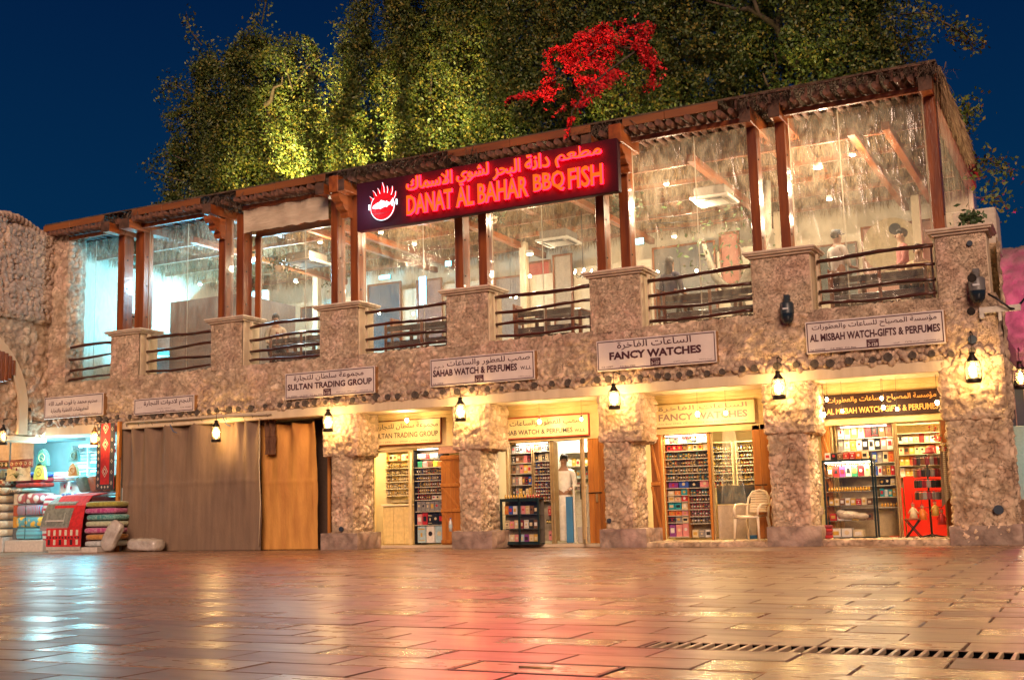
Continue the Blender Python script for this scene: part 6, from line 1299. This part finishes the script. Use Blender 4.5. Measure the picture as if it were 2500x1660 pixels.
gm = fabric('grey_rug', (.22, .24, .21), (.15, .17, .15), 'noise', 12)
drape(.0, .92, [(.62, .72), (.25, .69), (.02, .52), (-.06, .25), (-.09, .0)], gm, 'pile', t, skew=-.22)
for a, b, c, d in ((.06, .10, .1, .5), (.62, .66, .1, .5)): MB().box(a - .1, -.115, .03, b - .1, -.105, .30, c=.003, M=Matrix.Rotation(-.22, 4, 'X')).build('inner_border', solid((.34, .36, .32), .9), t)
MB().box(-.04, -.125, .085, .56, -.115, .125, M=Matrix.Rotation(-.2, 4, 'X')).build('inner_border', solid((.52, .50, .46), .9), t)
fr_ = MB()
for i in range(40): fr_.box(-.21 + i * .0225, -.10, -.09, -.198 + i * .0225, -.092, .0)
tag(fr_.build('fringe', solid((.42, .36, .36), .9), t), kind='stuff')
for k, (x, y, c, c2, kd, nm) in enumerate(((-21.95, .22, (.05, .15, .16), (.08, .2, .2), 'noise', 'dark teal'), (-21.62, .25, (.26, .13, .08), (.16, .09, .07), 'noise', 'brown'), (-21.40, .30, (.03, .035, .045), (.06, .06, .07), 'noise', 'near black'),
                                        (-21.18, .22, (.16, .15, .04), (.60, .5, .38), 'X', 'olive with cream stripes'), (-20.98, .30, (.14, .14, .035), (.18, .17, .05), 'noise', 'olive green'))):
    put('cushion', pad(.40, .16, .40, fabric('cu%d' % k, c, c2, kd, 9, lo=.5, hi=.6)), x, y + .1, 1.40, '%s square cushion, %s from left along the top of the red rug' % (nm, OR[k]), 'cushion', 'cushions leaning on the rug pile', -.25, .35)
for k, (c, c2, nm) in enumerate((((.50, .52, .52), (.35, .38, .38), 'silver grey'), ((.50, .24, .06), (.38, .16, .04), 'golden brown'), ((.40, .05, .18), (.5, .2, .3), 'lower magenta'), ((.46, .48, .32), (.36, .38, .24), 'pale olive'), ((.03, .22, .22), (.2, .4, .36), 'teal'), ((.38, .03, .18), (.5, .15, .3), 'upper magenta'), ((.36, .34, .06), (.25, .22, .04), 'mustard green'))):
    put('flat_cushion', pad(.86, .66, .135, fabric('fc%d' % k, c, c2, 'noise', 26)), -20.66 + .03 * math.sin(k * 2.1), -.22, .125 + k * .148, '%s cushion, %s from the bottom of the stack beside the red rug' % (nm, OR[k]), 'cushion', 'stacked flat cushions', .12 * math.sin(k * 1.3) + .15)
# hanging red rug with diamonds
t = thing('hanging_rug', 'long red rug with white diamonds and dark border hanging beside the orange post', 'rug', (-21.12, -.16, 1.42)); w, h = .56, 1.54
MB().box(0, 0, 0, w, .02, h, c=.004).build('field', fabric('rug_field', (.50, .006, .012), (.38, .004, .01)), t)
m = MB(); m.box(0, -.006, 0, .13, -.0005, h); m.box(.13, -.006, 0, w - .14, -.0005, .12); m.box(w - .14, -.006, 0, w, -.0005, h); m.build('dark_border', fabric('rug_border', (.02, .022, .035), (.04, .035, .05)), t)
def dia(m, x, z, r, hh, y, mi=0): m.add([(x - r, y, z), (x, y, z - hh), (x + r, y, z), (x, y, z + hh)], [(0, 1, 2, 3)], mi)
_dm = [solid((.66, .55, .45), .9), solid((.30, .01, .02), .9), solid((.03, .03, .04), .9)]
def motif(x, z, *rings):
    m = MB()
    for i, (r_, h_, mi) in enumerate(rings): m.tube([(x, -.0065, z), (x, -.008 - .002 * i, z)], .001, 3, mi); dia(m, x, z, r_, h_, -.008 - .002 * i, mi)
    m.build('woven_diamond', _dm, t)
for k in range(10): motif(.065, .10 + k * .155, (.032, .045, 0), (.014, .02, 1))
for k in range(3): motif(.19 + k * .1, .06, (.028, .035, 0))
for z in (1.05, .42, 1.44): motif(.28, z, (.095, .14, 0), (.078, .115, 1), (.055, .08, 0), (.035, .05, 1))
for k in range(6): motif(w - .07, .15 + k * .25, (.035, .05, 0), (.018, .03, 2))
# crumpled plastic sacks
def sack(x, y, z, r, rot, lb):
    m = MB(); m.blob((0, 0, 0), r, 40, 26, sq=.55); q_ = random.Random(int(x * 10)); P = np.array(m.v) 
    n_ = fbm(P * np.array([9, 9, 5]), 5, 4) - .5; nn_ = P / (np.linalg.norm(P, axis=1)[:, None] + 1e-6); P = P + nn_ * (n_ * .10)[:, None]; m.v = [tuple(p) for p in P]
    return tag(m.build('plastic_sack', mat('crumpled_plastic', (.52, .47, .42), (.36, .31, .27), 6, .2, bump=1.6, bscale=9, coat=.8), None, (x, y, z), rot), lb, 'sack', 'plastic sacks by the tarpaulin')
sack(-20.18, -.52, .37, (.19, .10, .36), (-.15, .45, 0), 'pale plastic wrapped sack leaning upright beside the cushion stack'); sack(-19.34, -.32, .15, (.44, .22, .15), (0, .03, .1), 'pale plastic wrapped sack lying flat before the taupe tarpaulin')

# ------------------------------------------------------------------ trees behind the terrace
mLeaf = [mat('leaf_dark', (.055, .085, .018), (.028, .050, .012), 1.5, .5, spec=.4), mat('leaf_mid', (.12, .14, .022), (.07, .09, .016), 1.5, .5, spec=.4), mat('leaf_ochre', (.22, .17, .030), (.13, .11, .022), 1.5, .55, spec=.3)]
mBark = mat('tree_bark', (.10, .07, .045), (.05, .035, .025), 5, .9, bump=1, bscale=20)
def leafcloud(P, r, size, mts, weights, flat=.5):
    n = len(P); a = r.normal(size=(n, 3)); a[:, 2] -= .35; a /= np.linalg.norm(a, axis=1)[:, None]; b = r.normal(size=(n, 3)); b -= a * (a * b).sum(1)[:, None]; b /= np.linalg.norm(b, axis=1)[:, None]
    s = r.uniform(size * .6, size * 1.35, n)[:, None]
    V = np.stack([P - a * s * .5, P + b * s * .30 , P + a * s * .6, P - b * s * .30], 1).reshape(-1, 3); F = np.arange(n * 4).reshape(-1, 4)
    mi = r.choice(len(mts), n, p=weights); return V, F, mi
def crown(parent, clumps, n, size, seed, weights, mts=None, name='crown', stuff=False):
    r = np.random.RandomState(seed); C_ = np.array(clumps); w = C_[:, 3] * C_[:, 5]; k = r.choice(len(C_), n, p=w / w.sum())
    d = r.normal(size=(n, 3)); d /= np.linalg.norm(d, axis=1)[:, None]; rad = r.uniform(0, 1, n) ** .45 * (1 + .16 * r.normal(size=n)); P = C_[k, :3] + d * rad[:, None] * C_[k, 3:6]
    P += (np.stack([vnoise(P * 1.7 + 9 * j, seed + j) for j in range(3)], 1) - .5) * .8
    hole = fbm(P * np.array([1.15, 1.15, .75]), seed + 50, 3); keep = hole > .31 - .10 * r.rand(n); P = P[keep]
    P[:, 2] -= .05
    V, F, mi = leafcloud(P, r, size, mts or mLeaf, weights); o = link(name, npmesh(name, V, F, mts or mLeaf, False, mi=mi), parent); return o
def limbs(mb, base, top, q, depth=0, r=.16):
    pts = [base]; n = 5
    for i in range(1, n + 1): u = i / n; pts.append((base[0] + (top[0] - base[0]) * u + q.uniform(-.15, .15), base[1] + (top[1] - base[1]) * u + q.uniform(-.15, .15), base[2] + (top[2] - base[2]) * u))
    mb.tube(pts, [r * (1 - .75 * i / n) for i in range(n + 1)], 7)
    if depth < 2:
        for i in (2, 3, 4, 5): b = pts[i]; limbs(mb, b, (b[0] + q.uniform(-1.6, 1.6), b[1] + q.uniform(-1, .8), b[2] + q.uniform(.5, 1.8)), q, depth + 1, r * .5)
def tree(x, y, lb, clumps, n, seed, weights, size=.088):
    t = thing('climber_clad_tree', lb, 'tree', (x, y, 0), 0, 'trees rising behind the terrace roof'); q = random.Random(seed)
    cl = [(c[0] - x, c[1] - y, c[2], c[3], c[4], c[5]) for c in clumps]; m = MB(); limbs(m, (0, 0, 0), (.3, 0, 11.5), q, 0, .32); m.build('trunk', mBark, t)
    crown(t, cl, n, size, seed, weights); return t
def fill(poly_x, zlo, zhi_fn, y0, y1, step, seed, rx=(.38, .66)):
    """chains of clumps stacked into drooping columns, some near, some set back"""
    q = random.Random(seed); out = []; x = poly_x[0]
    while x < poly_x[1]:
        top = zhi_fn(x) + q.uniform(-1.0, .0); y = q.uniform(y0, y1); z = top; xx = x
        out.append((x, y, top - .25, q.uniform(.5, .8), .6, q.uniform(.4, .6)))
        while z > zlo:
            r_ = q.uniform(*rx); h_ = r_ * q.uniform(1.5, 2.6); out.append((xx, y, z - h_ * .6, r_, r_ * .8, h_)); z -= h_ * q.uniform(.9, 1.5); xx += q.uniform(-.22, .22); y += q.uniform(-.35, .3); y = min(max(y, y0 - .2), y1 + .3)
        x += step * q.uniform(.2, .4)
    x = poly_x[0] + .1
    while x < poly_x[1] + .2:     # a denser back layer
        z = zlo
        while z < zhi_fn(x) - .7: out.append((x, y1 + .5, z, .95, .45, 1.0)); z += .9
        x += .9
    return out
def top1(x): return float(np.interp(x, [-26.4, -25.4, -24.5, -23.2, -22.2, -21.5, -21.0, -20.4], [13.6, 14.9, 15.9, 16.0, 16.0, 15.3, 13.6, 12.4]))
c1 = fill((-26.5, -20.3), 9.2, top1, 6.6, 8.6, .95, 1)
tree(-23.0, 8.2, 'leafy tree at the left, its crown standing free against the blue sky', c1, 215000, 31, [.42, .40, .18])
def top2(x): return float(np.interp(x, [-20.6, -20.0, -19.2, -18.0, -10], [12.7, 14.2, 15.2, 17.2, 17.5]))
c2 = fill((-20.9, -14.9), 9.2, top2, 6.8, 8.8, 1.0, 2); c3 = fill((-15.2, -9.4), 9.2, lambda x: 17.3, 6.8, 8.8, 1.0, 3)
tree(-17.6, 8.4, 'tall leafy tree left of the sign emblem with yellow lit hollows', c2, 225000, 32, [.40, .40, .20]); tree(-12.2, 8.4, 'tall leafy tree directly above the red restaurant sign', c3, 215000, 33, [.50, .34, .16])
def top4(x): return float(np.interp(x, [-9.9, -5, -4.2, -3.5, -3.0], [16.5, 15.5, 14.5, 12.8, 11.0]))
c4 = fill((-9.6, -3.5), 9.2, top4, 6.8, 8.6, 1.15, 4, (.32, .52))
tree(-6.3, 8.2, 'dark loose tree at the right with blue sky showing through', c4, 190000, 34, [.62, .22, .16], .09)
# sprigs reaching out of the crowns into the sky
def sprig(pts, n, seed, lb, leafm=None):
    t = thing('leafy_branch', lb, 'branch', pts[0]); q = np.random.RandomState(seed); P0 = Vector(pts[0]); L_ = [tuple(Vector(p) - P0) for p in pts]
    MB().tube(L_, [.022] * (len(L_) - 1) + [.006], 5).build('stem', mBark, t)
    A = np.array(L_); u = q.rand(n) ** .8 * (len(L_) - 1.001); i = u.astype(int); P = A[i] + (A[i + 1] - A[i]) * (u - i)[:, None] + q.normal(size=(n, 3)) * np.array([.16, .14, .18]) * (1.1 - .25 * u / len(L_))[:, None]
    V, F, mi = leafcloud(P, q, .10, leafm or mLeaf, [.4, .4, .2] if not leafm else [.5, .5]); link('leaves', npmesh('leaves', V, F, leafm or mLeaf, False, mi=mi), t)
for k, (pts, n, w) in enumerate((([(-25.0, 7, 14.0), (-25.8, 7, 14.6), (-26.4, 7, 14.3)], 260, 'drooping from the upper left of the left tree'), ([(-25.2, 7, 11.9), (-26.0, 7, 12.3), (-26.6, 7, 12.0)], 120, 'thin one at middle height left of the left tree'),
        ([(-25.2, 7, 11.2), (-26.2, 7, 11.6), (-27.0, 7, 11.9)], 150, 'lower left of the left tree'), ([(-25.1, 7, 10.4), (-25.9, 7, 10.6), (-26.4, 7, 10.3)], 110, 'lowest left beside the roof'), ([(-24.6, 7, 15.6), (-25.1, 7, 16.2), (-25.3, 7, 16.9)], 130, 'rising at the top left of the left tree'),
        ([(-22.2, 7, 15.8), (-22.0, 7, 16.6), (-22.3, 7, 17.4)], 120, 'rising from the top of the left tree'), ([(-21.0, 7, 13.4), (-21.3, 7, 14.4), (-21.9, 7, 15.0)], 170, 'pale upright one between the two left crowns'), ([(-20.0, 7, 14.3), (-20.5, 7, 14.0), (-20.9, 7, 13.6)], 140, 'reaching left from the second tree'),
        ([(-3.5, 7.5, 12.1), (-2.9, 7.5, 12.0), (-2.2, 7.5, 11.4), (-1.85, 7.5, 11.0)], 520, 'long one reaching right over the corner of the roof'), ([(-3.8, 7.5, 12.8), (-3.2, 7.5, 12.9), (-2.9, 7.5, 12.3)], 300, 'upper right of the dark right tree'), ([(-3.0, 7.2, 13.4), (-2.7, 7.2, 13.0), (-2.6, 7.2, 12.5)], 90, 'hanging into the sky from the top right'),
        ([(-2.5, 5.5, 7.6), (-2.2, 5.5, 8.5), (-1.95, 5.5, 9.0)], 520, 'bright green one right of the corner roof'), ([(-2.2, 5.5, 7.5), (-1.7, 5.5, 7.75), (-1.35, 5.5, 7.4)], 240, 'dark one below the bright green branch at the right'), ([(-1.9, 5.4, 6.9), (-1.6, 5.4, 6.95), (-1.4, 5.4, 6.6)], 120, 'lowest small one at the right beside the side sheet'))):
    sprig(pts, n, 60 + k, 'leafy branch, ' + w)
# bougainvillea
mB = [mat('bougainvillea_red', (.90, .014, .022), (.70, .008, .016), 4, .6), mat('bougainvillea_deep', (.45, .03, .012), (.20, .006, .01), 4, .6)]
t = thing('bougainvillea_vine', 'bright red flowering vine arching over the roof and hanging in front of the sign', 'flowering vine', (-10.5, 5.4, 8.0))
cb_ = []; q = random.Random(5)
def seg(a, b, n, r_, dn=1.0):
    for i in range(n): u = i / max(1, n - 1); cb_.append((a[0] + (b[0] - a[0]) * u + q.uniform(-.12, .12) + 10.5, a[1] + (b[1] - a[1]) * u - 5.4, a[2] + (b[2] - a[2]) * u + q.uniform(-.1, .1) - 8, r_ * q.uniform(.7, 1.2), r_, r_ * q.uniform(.7, 1.2)))
seg((-11.3, 5.5, 11.2), (-10.0, 5.5, 11.4), 8, .16); seg((-12.75, 5.4, 10.95), (-11.95, 5.4, 11.15), 6, .17); seg((-11.9, 5.4, 11.2), (-11.5, 5.4, 11.9), 7, .24); seg((-11.7, 5.4, 10.9), (-11.2, 5.4, 11.6), 6, .20); seg((-11.5, 5.4, 11.8), (-9.8, 5.4, 12.25), 12, .28); seg((-11.2, 5.4, 11.5), (-9.8, 5.4, 11.9), 9, .20)
seg((-10.2, 5.4, 12.2), (-9.1, 5.4, 11.9), 7, .28); seg((-10.9, 5.4, 12.2), (-9.5, 5.6, 12.6), 8, .22); seg((-9.5, 5.6, 12.5), (-8.8, 5.6, 11.2), 7, .24); seg((-9.3, 5.4, 11.8), (-8.9, 5.4, 10.8), 5, .24); seg((-10.0, 5.2, 11.2), (-9.7, 4.6, 10.9), 4, .22); seg((-9.6, 4.2, 10.8), (-9.35, 2.2, 9.6), 7, .20); seg((-9.35, 2.2, 9.6), (-8.75, .0, 8.4), 9, .15); seg((-8.75, .0, 8.4), (-8.60, -.55, 7.62), 8, .11)
r = np.random.RandomState(8); C_ = np.array(cb_); n = 24000; wts = C_[:, 3] ** 2; k = r.choice(len(C_), n, p=wts / wts.sum()); d = r.normal(size=(n, 3)); d /= np.linalg.norm(d, axis=1)[:, None]
P = C_[k, :3] + d * (r.rand(n) ** .5)[:, None] * C_[k, 3:6]; P = P + (np.stack([vnoise(P * 3.1 + 7 * j, 90 + j) for j in range(3)], 1) - .5) * .5; P = P[fbm((P + 3) * 3.0, 4, 3) > .42]; V, F, mi = leafcloud(P, r, .075, mB, [.62, .38]); link('blossom', npmesh('blossom', V, F, mB, False, mi=mi), t)
MB().tube([(-2.2, 0, 2.9), (-1.0, 0, 3.4), (.3, 0, 4.0), (1.2, 0, 3.7), (.8, -1.0, 2.9), (1.2, -3.2, 1.7), (1.75, -5.4, .4), (1.9, -5.95, -.35)], [.01, .02, .035, .03, .025, .02, .012, .006], 6).build('stem', mBark, t)
# garden floodlights standing on the roof deck, lighting the crowns
def flood(x, y, z, tx, ty, tz, p, ang, wh, c=(1.0, .80, .30)):
    t = thing('floodlight', 'small floodlight on the roof deck ' + wh, 'floodlight', (x, y, z), 0, 'floodlights under the trees'); e = aim((x, y, z), (tx, ty, tz))
    MB().box(-.12, -.08, .03, .12, .08, .09, c=.01).build('body', mDarkM, t, (0, 0, 0), e); MB().box(-.02, -.02, -.5, .02, .02, -.09).build('stake', mDarkM, t)
    lamp('flood_lamp', t, (0, 0, .0), p * 1.0, c, .06, 'SPOT', 1, e, blend=.9, angle=ang)
for x, y, tx, tz, p, ang, w in ((-22.6, 4.2, -22.8, 11.8, 800, 34, 'below the left tree'), (-20.7, 4.0, -20.6, 12.9, 4200, 44, 'below the gap of the two left crowns'), (-19.6, 4.4, -20.2, 10.9, 1500, 50, 'left of the second tree'), (-17.9, 4.2, -17.9, 11.7, 4200, 32, 'below the second tree'), (-15.4, 4.2, -15.6, 12.4, 2000, 36, 'left of the tree above the sign'),
                            (-13.9, 4.6, -14.2, 10.7, 500, 44, 'behind the middle of the sign'), (-10.9, 4.2, -10.8, 10.9, 500, 34, 'below the flowering vine'), (-9.0, 4.5, -9.2, 10.4, 260, 36, 'right of the flowering vine'), (-5.6, 4.4, -5.8, 11.8, 220, 50, 'below the right tree')):
    flood(x, y, 8.6, tx, 7.4, tz, p, ang, w)
flood(-11.6, 2.6, 8.5, -11.0, 5.4, 11.6, 320, 50, 'added to brighten the flowering vine', (1.0, .30, .18))  # unseen reddish lamp added to make the vine brighter
flood(-3.0, 4.0, 8.6, -2.2, 5.6, 8.8, 25, 60, 'near the corner')

# ------------------------------------------------------------------ neighbouring house at the right edge
t = thing('neighbour_house', 'pink lit stone house with arched passage behind the corner pier', 'house', (-3.2, 8.0, 0)); 
v, f, c = stone_block(0, 9.0, 0, .6, 3.3, 6.27, 'FRTB', .06, .3, .07, .05, 301); link('upper_wall', npmesh('upper_wall', v, f, mat('house_stone', (.20, .14, .14), (.12, .09, .09), 3, .9, bump=1, bscale=30, attr='tint'), True, c), t)
for a, b in ((-.2, .35), (3.6, 4.6), (7.5, 9.0)): v, f, c = stone_block(a, b, 0, .6, 0, 3.3, 'FRL', .06, .3, .05, .05, 302); link('lower_wall', npmesh('lower_wall', v, f, MATS['house_stone'], True, c), t)
MB().box(.36, .3, 2.3, 3.59, .34, 3.29).build('grille_panel', solid((.03, .045, .06), .6), t)
for k in range(16): MB().box(.42 + k * .2, .26, 2.3, .44 + k * .2, .29, 3.29).build('grille_bar', solid((.25, .16, .12), .5), t)
MB().box(-.1, 3.5, 0, 7.6, 3.6, 4).build('passage_wall', solid((.30, .26, .22), .7), t)
for k in range(4): MB().box(.4, -.2 - .0 + k * .3, .0 + .17 * k, 5.0, .1 + k * .3, .17 * (k + 1), c=.01).build('step', mat('brown_step', (.20, .12, .06), (.12, .07, .035), 4, .5), t)
MB().box(1.25, .1, .9, 1.34, .2, 3.2, c=.01).build('pilaster', solid((.35, .2, .2), .5), t)
lamp('pink_lamp', t, (2.0, -1.2, 4.9), 75, (1.0, .03, .30), .3); lamp('passage_lamp', t, (2.4, 2.4, 1.6), 45, (.15, .8, 1.0), .2); lamp('passage_lamp', t, (1.4, 1.4, 2.2), 60, (1, .7, .3), .2)
lantern(-1.55, 7.2, 3.3, 'lantern seen past the corner pier at the right edge', .2, 30, 1.3); lantern(-1.62, 9.5, 2.9, 'smaller lantern deeper in the passage at the right edge', .2, 18, 1.2)
tag(MB().box(0, 0, 0, .9, .9, .75, c=.02).build('water_tank', solid((.5, .42, .34), .6), None, (-2.3, 1.6, 5.05)), 'pale box tank behind the corner pier cap', 'tank')
# unseen dark box added to keep blue sky from showing behind the tarpaulins
MB().box(-20.48, .92, .0, -15.06, .96, 2.84).build('closure_box', solid((.10, .06, .04), .8), B)

# ------------------------------------------------------------------ people on the terrace and in the shop
def skin(name, nodes, edges, m_, parent, sub=1):
    me = bpy.data.meshes.new(name); me.from_pydata([n[:3] for n in nodes], edges, []); o = bpy.data.objects.new(name, me); COL.objects.link(o)
    s = o.modifiers.new('s', 'SKIN'); s.use_smooth_shade = True; d = me.skin_vertices[0].data
    for i, n in enumerate(nodes): d[i].radius = (n[3], n[4] if len(n) > 4 else n[3]); d[i].use_root = (i == 0)
    u = o.modifiers.new('u', 'SUBSURF'); u.levels = sub; u.render_levels = sub
    bpy.context.view_layer.update(); dg = bpy.context.evaluated_depsgraph_get(); nm = bpy.data.meshes.new_from_object(o.evaluated_get(dg)); bpy.data.objects.remove(o); bpy.data.meshes.remove(me)
    nm.materials.clear(); nm.materials.append(m_); nm.polygons.foreach_set('use_smooth', [True] * len(nm.polygons)); return link(name, nm, parent)
mSkinT = mat('skin_tone', (.32, .17, .10), (.27, .14, .08), 9, .55); 
def person(x, y, z, rz, lb, seated=False, top=(.5, .4, .35), low=(.05, .05, .07), hair=(.02, .015, .012), cap=None, longhair=False, robe=False, reach=.13):
    t = thing('person', lb, 'person', (x, y, z), rz); t['group'] = 'people in the restaurant and shop'
    h = -.42 if seated else 0.0   # pelvis drop
    pz = .95 + h; N = [(0, 0, pz, .15, .11), (0, 0, pz + .22, .14, .10), (0, 0, pz + .40, .17, .11), (0, .0, pz + .50, .09, .07), (0, -.01, pz + .58, .055, .055), (0, -.02, pz + .66, .075, .09), (0, -.02, pz + .75, .078, .095)]
    Ed = [(i, i + 1) for i in range(6)]; H = []
    for s in (-1, 1):
        b = len(N); N += [(s * .17, 0, pz + .47, .055), (s * .22, -.02, pz + .22, .042), (s * .18, -reach, pz + .12, .032), (s * .17, -reach - .08, pz + .12, .022, .03)]; Ed += [(3, b), (b, b + 1), (b + 1, b + 2), (b + 2, b + 3)]
        for k, (dx, ln) in enumerate(((-.028, .065), (-.01, .08), (.009, .076), (.026, .06))):
            c = len(N); N += [(s * .17 + dx, -reach - .12, pz + .118, .0085), (s * .17 + dx * 1.15, -reach - .12 - ln * .55, pz + .108, .008), (s * .17 + dx * 1.15, -reach - .12 - ln, pz + .085, .007)]; Ed += [(b + 3, c), (c, c + 1), (c + 1, c + 2)]
        c = len(N); N += [(s * .17 - s * .045, -reach - .10, pz + .125, .010), (s * .17 - s * .06, -reach - .14, pz + .115, .009)]; Ed += [(b + 3, c), (c, c + 1)]
        b = len(N)
        if seated: N += [(s * .10, -.03, pz - .02, .085), (s * .11, -.42, pz - .0, .065), (s * .11, -.44, pz - .42, .045), (s * .11, -.55, pz - .49, .035)]
        else: N += [(s * .09, 0, pz - .08, .085), (s * .10, -.01, pz - .47, .06), (s * .10, .01, pz - .86, .042), (s * .10, -.12, pz - .91, .035)]
        Ed += [(0, b), (b, b + 1), (b + 1, b + 2), (b + 2, b + 3)]
    body = skin('body', N, Ed, mSkinT, t)
    g = solid(top, .8); sh = [(0, 0, pz - .04, .165, .125), (0, 0, pz + .22, .155, .115), (0, 0, pz + .40, .185, .125), (0, 0, pz + .49, .10, .08)]; se = [(0, 1), (1, 2), (2, 3)]
    for s in (-1, 1): b = len(sh); sh += [(s * .18, 0, pz + .465, .068), (s * .228, -.02, pz + .22, .055), (s * .186, -reach * .85, pz + .13, .042)]; se += [(3, b), (b, b + 1), (b + 1, b + 2)]
    skin('robe' if robe else 'shirt', sh, se, g, t)
    if robe: MB().lathe([(.20, .04), (.19, .5), (.165, pz)], 16).build('robe_skirt', g, t)
    lo_ = [(0, 0, pz - .0, .16, .12)]; le = []
    for s in (-1, 1):
        b = len(lo_)
        lo_ += [(s * .10, -.03, pz - .02, .095), (s * .11, -.42, pz, .075), (s * .11, -.44, pz - .38, .055)] if seated else [(s * .09, 0, pz - .08, .095), (s * .10, -.01, pz - .47, .072), (s * .10, .01, pz - .83, .055)]
        le += [(0, b), (b, b + 1), (b + 1, b + 2)]
    skin('trousers', lo_, le, solid(low, .8), t)
    hz = pz + .72
    m = MB(); m.blob((0, .012, hz + .035), (.088, .108, .095), 14, 10); m.v = [v if not (v[1] < -.045 and v[2] < hz + .05) else (v[0] * .8, -.03, v[2] + .02) for v in m.v]
    if longhair: m.blob((0, .06, hz - .12), (.095, .06, .17), 12, 8)
    m.build('hair', solid(hair, .6), t)
    MB().blob((0, -.113, hz - .03), (.013, .02, .018), 8, 6).build('nose', mSkinT, t)
    for s in (-1, 1): MB().blob((s * .032, -.100, hz + .0), (.011, .008, .008), 8, 5).build('eye', solid((.03, .02, .02), .2), t); MB().blob((s * .084, .0, hz - .02), (.012, .02, .03), 8, 6).build('ear', mSkinT, t)
    MB().blob((0, -.098, hz - .07), (.024, .008, .006), 8, 5).build('mouth', solid((.22, .07, .05), .5), t)
    if cap: MB().lathe([(.098, .03), (.102, .06), (.085, .11), (.0, .135)], 16, o=(0, .0, hz)).box(-.06, -.17, hz + .04, .06, -.08, hz + .052, c=.005).build('cap', solid(cap, .7), t)
FZ = 3.9
person(-4.12, 1.35, FZ, 2.5, 'person in pale shirt and dark cap standing behind the last bay railing', False, (.52, .47, .44), (.06, .05, .05), cap=(.04, .06, .09))
person(-3.05, 1.9, FZ, -1.2, 'person in rose pink shirt leaning at the right of the last bay', False, (.50, .17, .16), (.05, .04, .05))
person(-2.75, 1.7, FZ + .05, .3, 'small seated person with pale top at the far right of the terrace', True, (.62, .45, .28), (.04, .05, .08))
person(-7.32, 1.25, FZ + .28, 2.9, 'person with long dark hair seated with back turned in the air conditioner bay', True, (.05, .05, .09), (.03, .03, .04), longhair=True)
person(-16.95, 1.2, FZ + .10, .8, 'person in pale top seated at the left of the wood framed bay', True, (.6, .48, .36), (.05, .05, .06))
person(-15.85, 1.9, FZ + .32, 1.7, 'person in grey top seated near the middle of the wood framed bay', True, (.3, .26, .26), (.05, .05, .06))
person(-15.5, 2.2, FZ + .32, -.6, 'person in maroon top seated right in the wood framed bay', True, (.28, .06, .08), (.05, .05, .06))
person(-21.3, 1.1, FZ + .1, .4, 'person in white apron bending in the kitchen bay', False, (.6, .62, .62), (.2, .22, .25), cap=(.7, .7, .7))
person(-9.98, 1.8, .05, .2, 'person in long white robe standing behind the display case in the bright doorway', False, (.75, .70, .62), (.7, .66, .6), robe=True)
